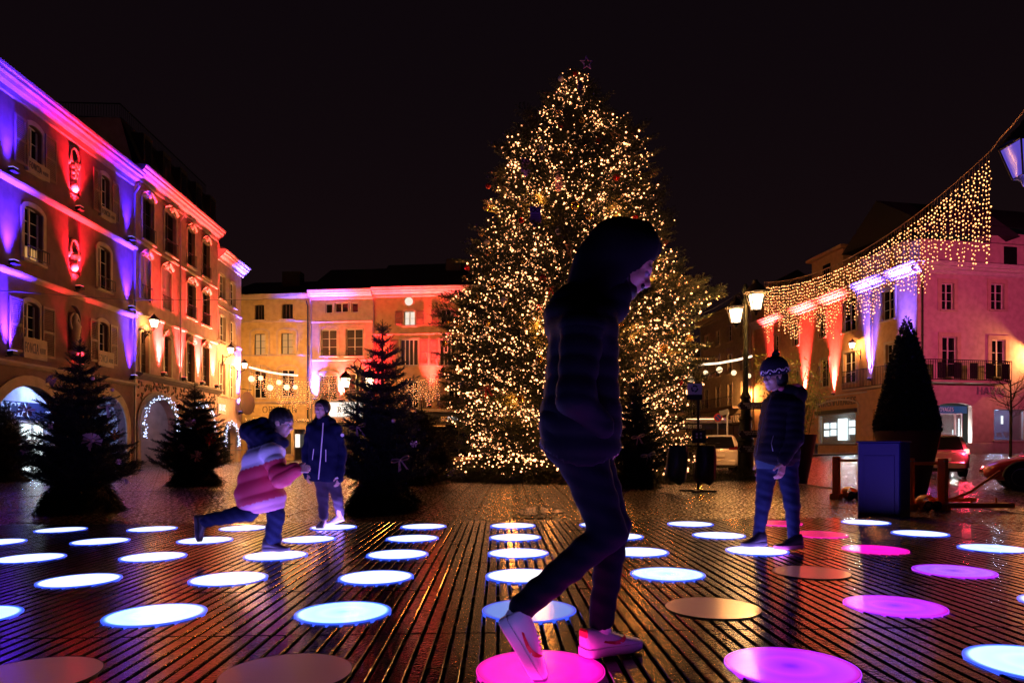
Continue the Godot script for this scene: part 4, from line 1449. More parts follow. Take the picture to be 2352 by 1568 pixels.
	for q in [[0.2, 0.62, 0.13, 0.19], [0.2, 0.36, 0.13, 0.2], [0.39, 0.62, 0.14, 0.2], [0.39, 0.38, 0.14, 0.2], [0.88, 0.66, 0.14, 0.2], [0.88, 0.41, 0.14, 0.2], [0.64, 0.48, 0.24, 0.72]]:
		var ss := Shape.new()
		ss.soft_box(Vector3.ZERO, Vector3(q[2] * sw, q[3] * sh, 0.06), 0.01)
		part("lit_screen", ss.mesh(), mat("screen_white"), a, Transform3D(Basis(), Vector3(sx0 + q[0] * sw, shop[2] + q[1] * sh, -0.1)))
	bulb_light(a, Vector3(shop[0] + 0.64 * sw, shop[3] - 0.2, -0.8), lin(0.7, 0.95, 1.0), 7.0, 0.1)
	arch_band(a, shop[0] - 0.3, shop[1] + 0.3, shop[3] - 0.2, shop[3] + 1.1, 0.5, 0.16, 0.06, mat("stone_white"), "shop_hood")
	band(a, "shop_ledge", 3.0, w - 5.5, 5.046, THIN, mat("stone_white"))
	lettering(a, "HAVAS VOYAGES", 0.62, Transform3D(Basis(), Vector3(14.438, 4.491, 0.03)), mat("brown_frame"), 0.05, "Droid Sans", 5.663, 700)
	band(a, "cornice", 0, w + 0.5, 13.45, CORNICE, mat("stone_white"))
	downpipe(a, 19.281, 6.2, 13.0)
	var at := Shape.new()
	at.box(Vector3(w / 2 - 0.6, 14.6, -1.2), Vector3(w - 1.2, 2.0, 1.8))
	part("attic_wall", at.mesh(), mat("plaster_orange"), a)
	roof(a, 0, w, 15.7, 8, 2.4)
	var dm := Shape.new()
	dm.box(Vector3(13.555, 15.3, -0.9), Vector3(4.6, 3.4, 2.2))
	dm.box(Vector3(13.555, 17.1, -0.8), Vector3(5.2, 0.25, 2.8))
	var dp := part("dormer", dm.mesh(), mat("plaster_orange"), a)
	part("pane", unit_pane, mat("dark_glass"), dp, Transform3D(Basis().scaled(Vector3(1.1, 1.7, 0.04)), Vector3(13.555, 15.4, 0.22)))
	var chm := Shape.new()
	chm.box(Vector3(16.011, 18.2, -3.5), Vector3(5.0, 2.6, 1.4))
	part("chimney", chm.mesh(), mat("slate"), a)
	# ---- the travel agency: square side
	var b := house("pink_corner_house", "pink front of the corner house at the right edge, agency door below its iron balcony", Vector3(28.22, 0.36, -48), Vector3(41, 0.36, -50.5))
	w = 13.022
	var bu := [[1.938, 2.969, 10.103, 11.968], [6.004, 7.142, 10.26, 12.125], [10.2, 11.2, 9.25, 11.1]]
	var bl := [[1.973, 3.219, 5.366, 8.211], [6.077, 7.253, 5.445, 8.118], [10.2, 11.2, 5.4, 8.0]]
	var door := [1.69, 4.477, 0.041, 3.566]
	var sw2 := [6.297, 9.038, 0.938, 3.154]
	holes = [hole(door[0], door[1], 0, door[3], 0.3), hole(sw2[0], sw2[1], sw2[2], sw2[3])]
	for q in bu + bl:
		holes.append(hole(q[0], q[1], q[2], q[3]))
	wall(b, 0, w, -0.4, 13.1, holes, mat("plaster_pale"), 0.35)
	var right_end := Shape.new()
	right_end.quad(Vector3(w, -0.4, 0), Vector3(w, -0.4, -11), Vector3(w, 13.1, -11), Vector3(w, 13.1, 0))
	part("side_wall", right_end.mesh(), mat("plaster_pale"), b)
	var rm := Shape.new()
	rm.quad(Vector3(0.8, 5, -0.42), Vector3(w, 5, -0.42), Vector3(w, 13.1, -0.42), Vector3(0.8, 13.1, -0.42))
	rm.quad(Vector3(1.2, -0.4, -3.0), Vector3(w, -0.4, -3.0), Vector3(w, 5, -3.0), Vector3(1.2, 5, -3.0))
	rm.quad(Vector3(1.2, -0.4, -0.4), Vector3(1.2, -0.4, -3.0), Vector3(1.2, 5, -3.0), Vector3(1.2, 5, -0.4))
	part("room_wall", rm.mesh(), mat("interior"), b)
	for q in bu + bl:
		window(b, q[0], q[1], q[2], q[3], "white_frame", 3, "dark_glass", 0.18, 2, "stone_trim")
		arch_band(b, q[0], q[1], q[2] - 0.1, q[3], 0.0, 0.3, 0.05, mat("plaster_rose"), "window_surround")
	# portal with the lit door
	var pt := Shape.new()
	pt.box(Vector3((door[0] + door[1]) / 2, door[3] - 0.45, -0.5), Vector3(door[1] - door[0], 0.5, 0.1))
	var px := part("blue_sign", pt.mesh(), mat("sign_blue"), b)
	lettering(px, "VOYAGES", 0.3, Transform3D(Basis(), Vector3(lerpf(door[0], door[1], 0.36), door[3] - 0.45, -0.44)), mat("white_paint"), 0.02, "Droid Sans", 1.35)
	window(b, door[0] + 0.05, lerpf(door[0], door[1], 0.66), 0.02, door[3] - 0.72, "door_white", 2, "shop_glass", 0.5, 1, "", "door")
	window(b, lerpf(door[0], door[1], 0.67), door[1] - 0.35, 0.02, door[3] - 0.72, "door_white", 1, "shop_glass", 0.5, 1, "", "door")
	var tubes := Shape.new()
	tubes.box(Vector3(lerpf(door[0], door[1], 0.665), 0.9, -0.7), Vector3(0.06, 1.6, 0.06))
	tubes.box(Vector3(door[1] - 0.42, 1.3, -0.7), Vector3(0.06, 2.4, 0.06))
	tubes.box(Vector3(lerpf(door[0], door[1], 0.8), 0.12, -0.8), Vector3(0.9, 0.06, 0.3))
	part("lamp_tube", tubes.mesh(), mat("screen_white"), b)
	window(b, sw2[0], sw2[1], sw2[2], sw2[3], "zinc", 1, "shop_glass", 0.25, 1, "stone_white", "shop_window")
	var pg := Shape.new()
	for k in 14:
		pg.box(Vector3(lerpf(sw2[0], sw2[1], 0.08 + 0.06 * k), sw2[2] + 0.3 + 0.2 * rng.randf(), -0.6 - 0.5 * rng.randf()), Vector3(0.18, 0.3, 0.03), Basis(Vector3.RIGHT, -0.3))
	part("brochures", pg.mesh(), mat("navy_sign"), b)
	var bp := Shape.new()
	bp.box(Vector3((sw2[0] + sw2[1]) / 2, (sw2[2] + sw2[3]) / 2, -1.4), Vector3(sw2[1] - sw2[0], sw2[3] - sw2[2], 0.05))
	part("window_backdrop", bp.mesh(), mat("sign_blue"), b)
	var gl := Shape.new()
	gl.box(Vector3(lerpf(sw2[0], sw2[1], 0.2), sw2[3] - 0.6, -1.3), Vector3(0.16, 0.7, 0.1))
	gl.box(Vector3(lerpf(sw2[0], sw2[1], 0.75), sw2[3] - 0.7, -1.3), Vector3(0.1, 0.6, 0.1))
	part("lamp_tube", gl.mesh(), mat("screen_white"), b)
	lettering(b, "HAVAS", 0.55, Transform3D(Basis(), Vector3(6.077, 4.441, 0.03)), mat("zinc"), 0.06, "Droid Sans", 2.488, 700)
	bulb_light(b, Vector3(lerpf(door[0], door[1], 0.8), 1.2, -1.1), lin(0.85, 1.0, 0.95), 14.0, 0.1)
	bulb_light(b, Vector3(lerpf(sw2[0], sw2[1], 0.4), sw2[3] - 0.3, -0.9), lin(0.45, 0.65, 1.0), 3.0, 0.1)
	band(b, "plinth", 4.0, w, 0.72, [Vector2(-0.01, -0.75), Vector2(0.05, -0.74), Vector2(0.05, 0.0), Vector2(-0.01, 0.03)], mat("stone_white"))
	band(b, "cornice", -0.5, w, 13.15, CORNICE, mat("stone_white"))
	var az := Shape.new()
	az.box(Vector3(w / 2 + 0.2, 14.2, -1.0), Vector3(w - 0.4, 1.7, 1.6))
	az.box(Vector3(w / 2 + 3.4, 15.4, -1.5), Vector3(w - 6.8, 1.2, 1.6))
	var azp := part("attic_wall", az.mesh(), mat("plaster_pale"), b)
	var aw := Shape.new()
	aw.box(Vector3(7.882, 14.2, -0.17), Vector3(1.1, 1.35, 0.03))
	part("pane", aw.mesh(), mat("dark_glass"), azp)
	roof(b, 0, w, 16.0, 8, 3.0)
	downpipe(b, 0.35, 6.0, 12.8, "black")
	# balcony round the corner
	var y0 := 5.072
	var y1 := 6.422
	var x1 := 6.517
	var bal := thing("balcony", "long iron balcony wrapped round the corner house under its first-floor windows", "balcony", b.position)
	bal.basis = b.basis
	var to_b := b.transform.affine_inverse() * a.transform
	var pa := to_b * Vector3(16.993, 0, 1.0)
	var pc := Vector3(-0.35, 0, 1.15)
	var pd := Vector3(0.5, 0, 1.25)
	var path := [Vector2(pa.x, pa.z), Vector2(pc.x, pc.z), Vector2(pd.x, pd.z), Vector2(x1, 1.2), Vector2(x1, 0.03)]
	var slab := Shape.new()
	var poly := PackedVector2Array()
	for q in path:
		poly.append(Vector2(q.x, -q.y))
	var pe := to_b * Vector3(16.993, 0, 0.03)
	poly.append(Vector2(x1, -0.03))
	poly.append(Vector2(0.0, -0.03))
	poly.append(Vector2(pe.x, -pe.z))
	slab.extrude(poly, 0.16, Transform3D(Basis(Vector3.RIGHT, -PI / 2), Vector3(0, y0 - 0.2, 0)))
	part("slab", slab.mesh(), mat("stone_trim"), bal)
	var bars := Shape.new()
	var rails := Shape.new()
	for k in path.size() - 1:
		var p: Vector2 = path[k]
		var q: Vector2 = path[k + 1]
		var n := maxi(1, int(p.distance_to(q) / 0.16))
		for e in n:
			var m := p.lerp(q, float(e) / n)
			bars.box(Vector3(m.x, (y0 + y1) / 2, m.y), Vector3(0.025, y1 - y0, 0.025))
			if e % 8 < 4 and k == 3 - 1:
				bars.box(Vector3(m.x + 0.08, (y0 + y1) / 2 - 0.05, m.y - 0.04), Vector3(0.15, (y1 - y0) * 0.8, 0.01))
		for yy in [y0, y1]:
			rails.tube([Vector3(p.x, yy, p.y), Vector3(q.x, yy, q.y)], 0.032, 6)
	part("bars", bars.mesh(), mat("iron"), bal)
	part("handrail", rails.mesh(), mat("iron"), bal)

# ---------------------------------------------------------------- floodlights on the fronts
func floodlight(label: String, at: Vector3, out: Vector3, towards: Vector3, color: Color, lens: String, energy: float, angle: float, group := "floodlights on the house fronts"):
	var t := thing("floodlight", label, "floodlight", at, 0.0, group)
	var look := Basis.looking_at(towards, out)
	var s := Shape.new()
	s.soft_box(Vector3(0, 0, 0.08), Vector3(0.34, 0.26, 0.16), 0.02, Basis())
	part("housing", s.mesh(), mat("black"), t, Transform3D(look, Vector3.ZERO))
	part("lamp_lens", box_mesh(Vector3(0.28, 0.2, 0.02)), mat(lens), t, Transform3D(look, look * Vector3(0, 0, -0.012)))
	var br := Shape.new()
	br.box(-out * 0.12 - Vector3(0, 0.16, 0), Vector3(0.06, 0.1, 0.06))
	br.box(-out * 0.2 - Vector3(0, 0.2, 0), Vector3(0.06, 0.04, 0.06) + out.abs() * 0.3)
	part("bracket", br.mesh(), mat("iron"), t)
	spot(t, look * Vector3(0, 0, -0.05), towards, color, energy, angle, 1.0, 0.2)

func make_floodlights():
	var red := lin(1.0, 0.012, 0.035)
	var hot := lin(1.0, 0.05, 0.05)
	var blue := lin(0.05, 0.012, 1.0)
	var ice := lin(0.11, 0.07, 1.0)
	var e := Vector3(1, 0, 0)
	# left row: x along the wall is measured from its near end
	for q in [
			["blue floodlight at the foot of the ochre house's left edge, above the arch", Vector3(-19.515, 4.57, -26.935), blue, "lens_blue", 150.0, 28.0],
			["blue floodlight on the string course at the ochre house's left edge", Vector3(-19.518, 8.12, -27.031), blue, "lens_blue", 90.0, 28.0],
			["blue floodlight above the second-floor sill at the ochre house's left edge", Vector3(-19.516, 11.72, -26.983), blue, "lens_blue", 45.0, 28.0],
			["red floodlight under the niche figure of the ochre house", Vector3(-19.645, 4.57, -31.337), red, "lens_red", 60.0, 40.0],
			["red floodlight on the string course below the lower carved relief", Vector3(-19.645, 8.12, -31.337), red, "lens_red", 60.0, 40.0],
			["red floodlight on the string course below the upper carved relief", Vector3(-19.645, 11.72, -31.337), red, "lens_red", 60.0, 40.0],
			["blue floodlight at the foot of the downpipe between the ochre and mansard houses", Vector3(-19.786, 4.57, -36.112), blue, "lens_blue", 120.0, 24.0],
			["blue floodlight on the string course beside the downpipe of the ochre house", Vector3(-19.778, 8.12, -35.854), blue, "lens_blue", 90.0, 28.0],
			["blue floodlight below the eaves beside the downpipe of the ochre house", Vector3(-19.778, 11.72, -35.854), blue, "lens_blue", 45.0, 26.0],
			["red floodlight between the first and second windows of the mansard house", Vector3(-19.89, 5.07, -39.425), hot, "lens_red", 220.0, 24.0],
			["red floodlight between the second and third windows of the mansard house", Vector3(-20.018, 5.07, -42.166), hot, "lens_red", 220.0, 24.0],
			["red floodlight between the third and fourth windows of the mansard house", Vector3(-20.146, 5.07, -44.897), hot, "lens_red", 220.0, 24.0],
			["red floodlight at the far end of the mansard house's ledge", Vector3(-20.262, 5.07, -47.382), hot, "lens_red", 220.0, 24.0],
			["blue floodlight at the foot of the corner house's lit edge", Vector3(-20.656, 3.511, -52.483), ice, "lens_blue", 700.0, 11.0]]:
		floodlight(q[0], q[1], e, Vector3(-0.06, 1, 0), q[2], q[3], q[4] * 6.4, q[5])
	# back row
	var f := Vector3(0, 0, 1)
	for q in [
			["blue floodlight beside the downpipe of the pink house", Vector3(-16.389, 4.813, -57.198), ice, "lens_blue", 420.0, 26.0],
			["pale red floodlight between the two first-floor windows of the pink house", Vector3(-14.122, 4.725, -56.966), hot, "lens_red", 420.0, 24.0],
			["red floodlight where the pink house meets the shuttered house", Vector3(-11.287, 4.777, -56.677), red, "lens_red", 700.0, 32.0],
			["red floodlight on the balcony of the shuttered house, beside the big tree", Vector3(-6.663, 4.176, -55.63), hot, "lens_red", 420.0, 22.0]]:
		floodlight(q[0], q[1], f, Vector3(0, 1, -0.06), q[2], q[3], q[4] * 4.0, q[5])
	# right row
	var wall_out := Vector3(-24.0, 0, -2.9).normalized()
	for q in [
			["red floodlight farthest along the street on the red-lit house", Vector3(25.644, 5.168, -68.069), hot, "lens_red", 1500.0, 17.0],
			["red floodlight behind the bamboo on the red-lit house", Vector3(26.347, 5.465, -62.247), hot, "lens_red", 1500.0, 17.0],
			["red floodlight above the travel agency lettering", Vector3(26.888, 5.351, -57.774), hot, "lens_red", 1500.0, 17.0],
			["blue floodlight on the corner balcony, left of the conical tree", Vector3(27.465, 6.115, -52.999), ice, "lens_blue", 1700.0, 16.0],
			["blue floodlight on the corner balcony behind the conical tree", Vector3(27.949, 5.963, -48.997), ice, "lens_blue", 1700.0, 16.0]]:
		floodlight(q[0], q[1], wall_out, Vector3(0, 1, 0) - wall_out * 0.035, q[2], q[3], q[4] * 4.0, q[5])
	# the pink front is lit from a pair of floodlights on the house beyond the photo's right edge
	var aim: Vector3 = Vector3(33.183, 10.902, -48.971) - Vector3(31.0, 6.5, -28.0)
	floodlight("magenta floodlight on a house outside the photo's right edge, aimed at the pink corner house", Vector3(31.0, 6.5, -28.0), Vector3(-1, 0, 0), aim, lin(1.0, 0.1, 0.3), "lens_red", 330.0, 34.0)

# ---------------------------------------------------------------- trees
func spray_mesh(twigs: int, needles: int, length: float, wide: float) -> Mesh:   # a fir spray along +x, one unit long: a stem with side twigs set with needles
	var s := Shape.new()
	s.tinted = true
	var r := RandomNumberGenerator.new()
	r.seed = 99 + twigs
	var stems := [[Vector3.ZERO, Vector3(1, 0.03, 0)]]
	for k in twigs:
		var t := 0.12 + 0.72 * k / twigs
		var side := 1.0 if k % 2 else -1.0
		var a := side * r.randf_range(0.75, 1.05)
		var l := (0.5 - 0.36 * t) * r.randf_range(0.85, 1.15)
		stems.append([Vector3(t, 0.03 * t, 0), Vector3(t + cos(a) * l, r.randf_range(-0.05, 0.09), sin(a) * l)])
	for q in stems:
		var a: Vector3 = q[0]
		var b: Vector3 = q[1]
		var d := (b - a).normalized()
		var side := d.cross(Vector3.UP).normalized()
		var up := side.cross(d)
		s.tint = Color(0.9, 0.6, 0.4)
		s.quad(a - side * 0.008, b - side * 0.004, b + side * 0.004, a + side * 0.008)
		var n := int(needles * a.distance_to(b))
		for k in n:
			var p := a.lerp(b, (k + r.randf()) / n)
			var ang := r.randf() * TAU
			var out := side * cos(ang) + up * sin(ang) * 0.75
			var tip := p + (out + d * r.randf_range(0.5, 1.1)).normalized() * length * r.randf_range(0.75, 1.2)
			var e := out.cross(d).normalized() * wide
			var g := r.randf_range(0.7, 1.25)
			s.tint = Color(g, g, g)
			s.tri(p - e, p + e, tip)
	return s.mesh()

func multi(called: String, mesh: Mesh, at: Array, m: Material) -> MultiMeshInstance3D:
	var mm := MultiMesh.new()
	mm.transform_format = MultiMesh.TRANSFORM_3D
	mm.mesh = mesh
	mm.instance_count = at.size()
	for k in at.size():
		mm.set_instance_transform(k, at[k])
	var o := MultiMeshInstance3D.new()
	o.name = called
	o.multimesh = mm
	o.material_override = m
	o.set_meta("kind", "stuff")
	return o

func along(p: Vector3, d: Vector3, roll: float, size: float) -> Transform3D:
	var x := d.normalized()
	var z := x.cross(Vector3.UP).normalized()
	var b := Basis(x, z.cross(x), z).rotated(x, roll)
	return Transform3D(b.scaled_local(Vector3.ONE * size), p)

# radius gives the crown's radius at a height; returns where the crown's boughs run, for hanging lights on them
func conifer(t: Node3D, height: float, foot: float, radius: Callable, level: float, size: float, rise: float, mesh: Mesh, m: Material, shoots := true) -> Array:
	var trunk := Shape.new()
	trunk.lathe([Vector2(height * 0.017 + 0.02, 0), Vector2(height * 0.013 + 0.015, height * 0.3), Vector2(0.008, height)], 9)
	part("trunk", trunk.mesh(), mat("bark"), t)
	var limbs := Shape.new()
	var sprays := []
	var boughs := []
	var y := foot
	var turn := 0.0
	while y < height - 0.3 * size:
		var r0: float = radius.call(y)
		var n := maxi(5, int(TAU * r0 / (size * 0.62)))
		turn += 1.3
		for k in n:
			var a := turn + TAU * (k + rng.randf_range(-0.35, 0.35)) / n
			var r := r0 * rng.randf_range(0.72, 1.08) * (1.0 + 0.09 * sin(3.0 * a + y * 2.1) + 0.07 * sin(5.0 * a - y * 3.3))
			var d := Vector3(cos(a), 0, sin(a))
			var lift := rise * r * rng.randf_range(0.4, 1.2)
			var p0 := Vector3(0, y - lift * 0.5, 0)
			var p1 := d * r * 0.55 + Vector3(0, y - lift * 0.35, 0)
			var p2 := d * r + Vector3(0, y + lift * 0.5 + rng.randf_range(-0.1, 0.1) * level, 0)
			limbs.tube([p0, p1, p2], [0.012 + 0.008 * r, 0.008 + 0.004 * r, 0.004], 4, false)
			boughs.append([p0, p1, p2])
			var steps := int(r / (size * 0.36)) + 1
			for q in steps:
				var u := 1.0 - float(q) / steps * 0.75
				var p := p0.lerp(p1, u / 0.55) if u < 0.55 else p1.lerp(p2, (u - 0.55) / 0.45)
				var dir := (p2 - p1).normalized()
				var w := rng.randf_range(-0.7, 0.7) if q else rng.randf_range(-0.15, 0.15)
				dir = dir.rotated(Vector3.UP, w)
				dir.y += rng.randf_range(-0.25, 0.25)
				sprays.append(along(p - dir * size * 0.55, dir, rng.randf_range(-0.6, 0.6), size * rng.randf_range(0.8, 1.2) * (0.55 + 0.45 * minf(1.0, r0 / size))))
		y += level * rng.randf_range(0.85, 1.15)
	if shoots:
		for k in 9:
			var a := TAU * k / 4.7
			var yy := height - size * (0.1 + 0.22 * k)
			sprays.append(along(Vector3(0, yy - size * 0.2, 0), Vector3(cos(a), 0.75, sin(a)), 0, size * (0.5 + 0.07 * k)))
		sprays.append(along(Vector3(0, height - size * 0.7, 0), Vector3(0.02, 1, 0.01), 0, size * 0.8))
	part("limbs", limbs.mesh(), mat("bark"), t)
	t.add_child(multi("foliage", mesh, sprays, m), true)
	return boughs

func big_radius(y: float) -> float:
	var prof := [Vector2(0, 3.5), Vector2(0.72, 4.1), Vector2(2.33, 4.15), Vector2(3.9, 4.75), Vector2(5.5, 4.65), Vector2(7.1, 4.05), Vector2(7.9, 3.65), Vector2(8.75, 3.3), Vector2(10.35, 3.0), Vector2(11.15, 2.75), Vector2(12.3, 2.2), Vector2(13.5, 1.2), Vector2(14.6, 0.55), Vector2(15.2, 0.1)]
	for k in prof.size() - 1:
		if y <= prof[k + 1].x:
			return lerpf(prof[k].y, prof[k + 1].y, (y - prof[k].x) / (prof[k + 1].x - prof[k].x))
	return 0.1

func make_big_tree():
	var at := Vector3(2.285, GROUND, -25.5)
	var t := thing("christmas_tree", "giant fir Christmas tree covered in warm fairy lights in the middle of the square", "tree", at)
	var mesh := spray_mesh(11, 46, 0.085, 0.011)
	var boughs := conifer(t, 15.1, 0.75, big_radius, 0.36, 0.8, 0.16, mesh, mat("fir"))
	var bulbs := []
	for b in boughs:
		var many := pow(rng.randf(), 1.5) * 3.2
		var len: float = b[1].distance_to(b[2])
		var hang := rng.randf() < 0.45
		for k in int(many * (4.2 + 4.6 * len)):
			var u := rng.randf_range(0.05, 1.0)
			var p: Vector3 = b[1].lerp(b[2], u)
			if hang:
				p = b[1].lerp(b[2], 0.35 + 0.6 * floorf(u * 3.0) / 3.0) + Vector3(0, -rng.randf() * 0.55, 0)
			p += Vector3(rng.randfn(0, 0.13), rng.randfn(0, 0.1), rng.randfn(0, 0.13))
			if p.y > 0.55:
				bulbs.append(p)
	print("tree bulbs ", bulbs.size(), " boughs ", boughs.size())
	for k in 50:   # the strings' own light on the needles
		bulb_light(t, bulbs[(k * 3571 + 31) % bulbs.size()] * Vector3(1.04, 1, 1.04), lin(1.0, 0.3, 0.045), 2.0, 0.1)
	t.add_child(dots("fairy_lights", bulbs, 0.011, 0.038, mat("fairy_warm")), true)
	# cut boughs heaped round the foot
	var heap := []
	for k in 900:
		var a := rng.randf() * TAU
		var r := 4.9 - 3.4 * pow(rng.randf(), 1.3)
		var d := Vector3(cos(a), 0, sin(a))
		heap.append(along(d * r + Vector3(0, maxf(0.02, (4.9 - r) * 0.36) * rng.randf_range(0.5, 1.1), 0), (d * 0.8 + Vector3(rng.randfn(0, 0.5), -0.15, rng.randfn(0, 0.5))), rng.randf_range(-0.5, 0.5), rng.randf_range(0.7, 1.3)))
	var s := Shape.new()
	s.lathe([Vector2(4.7, 0), Vector2(3.8, 0.28), Vector2(2.5, 0.7), Vector2(0, 0.9)], 30)
	var h := thing("bough_heap", "low dark heap of cut fir boughs round the foot of the giant lit tree", "greenery", at)
	part("mound", s.mesh(), mat("bark"), h)
	h.add_child(multi("boughs", mesh, heap, mat("fir")), true)
	var sp := []
	for k in 200:
		var a := rng.randf_range(0.35, PI * 0.95)
		sp.append(Vector3(cos(a) * rng.randf_range(3.6, 4.8), rng.randf_range(0.25, 0.9), sin(a) * rng.randf_range(3.6, 4.8)))
	h.add_child(dots("fairy_lights", sp, 0.014, 0.034, mat("fairy_warm")), true)
	make_ornaments()

func make_ornaments():
	var balls := {"g": ["gold mirror bauble", "bauble_gold", []], "r": ["red glass bauble", "bauble_red", []], "w": ["matt white ball", "bauble_white", []]}
	var put := func(k: String, p: Vector3, r: float): balls[k][2].append([p, r])
	for q in [[Vector3(1.66, 12.71, -24.359), 8.0], [Vector3(0.676, 13.057, -25.5), 6.0], [Vector3(2.418, 12.151, -23.957), 7.0], [Vector3(3.156, 12.454, -24.402), 7.0], [Vector3(1.813, 10.803, -23.178), 8.5], [Vector3(4.014, 11.223, -24.189), 8.5], [Vector3(4.33, 10.387, -24.082), 6.5], [Vector3(-0.949, 9.679, -25.5), 8.5], [Vector3(2.054, 8.679, -22.455), 9.0], [Vector3(2.464, 8.379, -22.448), 10.0],
			[Vector3(-1.142, 8.713, -25.5), 7.5], [Vector3(-0.857, 7.642, -24.263), 7.0], [Vector3(0.341, 6.916, -22.537), 8.0], [Vector3(5.518, 8.987, -25.5), 7.5], [Vector3(-0.636, 6.196, -22.926), 7.5], [Vector3(-1.201, 5.903, -23.509), 6.0], [Vector3(1.269, 5.272, -21.399), 8.5], [Vector3(-1.536, 5.557, -23.861), 7.0], [Vector3(-2.397, 5.399, -25.5), 8.5], [Vector3(-1.883, 5.118, -24.27), 7.0], [Vector3(-0.822, 4.857, -22.476), 8.0],
			[Vector3(-2.494, 4.627, -25.5), 8.5], [Vector3(0.842, 3.516, -21.179), 8.0], [Vector3(-2.542, 3.662, -25.5), 7.0], [Vector3(-1.669, 2.908, -24.042), 7.5], [Vector3(0.262, 2.359, -21.831), 8.5], [Vector3(5.9, 5.535, -23.978), 8.5], [Vector3(5.221, 4.627, -22.798), 9.0], [Vector3(6.227, 4.631, -24.192), 8.5], [Vector3(4.952, 4.023, -22.49), 10.0], [Vector3(3.354, 4.698, -21.439), 8.5]]:
		put.call("g", q[0], q[1])
	for q in [[Vector3(2.309, 14.4, -25.068), 6.5], [Vector3(1.687, 11.961, -23.873), 7.0], [Vector3(2.957, 11.275, -23.55), 6.5], [Vector3(3.518, 9.904, -23.234), 8.0], [Vector3(-0.885, 10.467, -25.5), 7.0], [Vector3(0.305, 8.393, -23.054), 6.5], [Vector3(4.19, 8.591, -23.387), 7.0], [Vector3(5.679, 8.392, -25.5), 6.5], [Vector3(-1.657, 7.458, -25.5), 7.5], [Vector3(0.979, 6.178, -21.848), 8.0], [Vector3(-1.793, 3.888, -23.875), 8.0], [Vector3(5.77, 3.022, -23.631), 6.0]]:
		put.call("r", q[0], q[1])
	for q in [[Vector3(1.773, 14.226, -25.098), 7.0], [Vector3(1.009, 11.008, -23.517), 7.0], [Vector3(5.188, 9.937, -25.147), 7.5], [Vector3(1.51, 7.814, -22.364), 7.0], [Vector3(-0.911, 8.197, -24.897), 7.5], [Vector3(-0.253, 5.55, -22.263), 8.0]]:
		put.call("w", q[0], q[1])
	var ord := ["topmost", "second from the top", "third from the top", "fourth from the top", "fifth from the top", "sixth from the top", "seventh from the top", "eighth from the top", "ninth from the top", "tenth from the top", "eleventh from the top", "twelfth from the top"]
	var ball := Shape.new()
	ball.ball(Vector3.ZERO, Vector3.ONE, 18, 12)
	var bm := ball.mesh()
	var cap := Shape.new()
	cap.lathe([Vector2(0.22, 0.96), Vector2(0.22, 1.15), Vector2(0.05, 1.2)], 8)
	cap.tube([Vector3(0, 1.15, 0), Vector3(0.03, 1.9, 0)], 0.03, 4)
	var cm := cap.mesh()
	for k in balls:
		var list: Array = balls[k][2]
		for sec in 3:
			var here := list.filter(func(q): return (0 if q[0].x < 0.9 else (1 if q[0].x < 2.6 else 2)) == sec)
			here.sort_custom(func(p, q): return p[0].y > q[0].y)
			for i in here.size():
				var q: Array = here[i]
				var which: String = ord[i] if i < ord.size() else ["fifth from the bottom", "fourth from the bottom", "third from the bottom", "second from the bottom", "lowest"][clampi(5 - (here.size() - i), 0, 4)]
				if i == here.size() - 1 and i > 0:
					which = "lowest"
				var o := thing("bauble", "%s, %s on the lit tree's %s" % [balls[k][0], which, ["left side", "middle", "right side"][sec]], "bauble", q[0], 0.0, "baubles on the giant lit tree")
				var r: float = q[1] * 0.0148
				part("ball", bm, mat(balls[k][1]), o, Transform3D(Basis().scaled(Vector3.ONE * r), Vector3.ZERO))
				part("cap", cm, mat("foil_gold"), o, Transform3D(Basis().scaled(Vector3.ONE * r), Vector3.ZERO))
	for q in [["lilac outlined star tilted at the tip of the lit tree", Vector3(2.735, 14.875, -25.5), 0.27, "ornament_lilac", 0.3], ["orange outlined star high on the right side of the lit tree", Vector3(3.559, 11.521, -24.002), 0.27, "ornament_orange", 0.6],
			["pink outlined star seen almost edge-on in the middle of the lit tree", Vector3(1.814, 7.094, -22.112), 0.33, "ornament_orange", 1.15], ["pale pink outlined star on the right shoulder of the lit tree", Vector3(5.865, 6.28, -24.335), 0.31, "ornament_pink", 0.0]]:
		var s := Shape.new()
		for i in 10:
			var pa := star_point(i, q[2])
			var pb := star_point(i + 1, q[2])
			var e := Shape.new()
			s.quad(Vector3(pa.x, pa.y, 0.02), Vector3(pb.x, pb.y, 0.02), Vector3(pb.x, pb.y, 0.02) * 0.76, Vector3(pa.x, pa.y, 0.02) * 0.76) if false else s.quad(Vector3(pa.x * 0.76, pa.y * 0.76, 0.02), Vector3(pa.x, pa.y, 0.02), Vector3(pb.x, pb.y, 0.02), Vector3(pb.x * 0.76, pb.y * 0.76, 0.02))
			s.quad(Vector3(pa.x, pa.y, -0.02), Vector3(pa.x * 0.76, pa.y * 0.76, -0.02), Vector3(pb.x * 0.76, pb.y * 0.76, -0.02), Vector3(pb.x, pb.y, -0.02))
			s.quad(Vector3(pa.x, pa.y, -0.02), Vector3(pb.x, pb.y, -0.02), Vector3(pb.x, pb.y, 0.02), Vector3(pa.x, pa.y, 0.02))
			s.quad(Vector3(pb.x * 0.76, pb.y * 0.76, -0.02), Vector3(pa.x * 0.76, pa.y * 0.76, -0.02), Vector3(pa.x * 0.76, pa.y * 0.76, 0.02), Vector3(pb.x * 0.76, pb.y * 0.76, 0.02))
		var o := part("star_ornament", s.mesh(), mat(q[3]), self, Transform3D(Basis(Vector3.UP, q[4]) * Basis(Vector3.BACK, 0.1), q[1] + Vector3(0, 0, 0.25)))
		tag(o, q[0], "star", "stars on the giant lit tree")
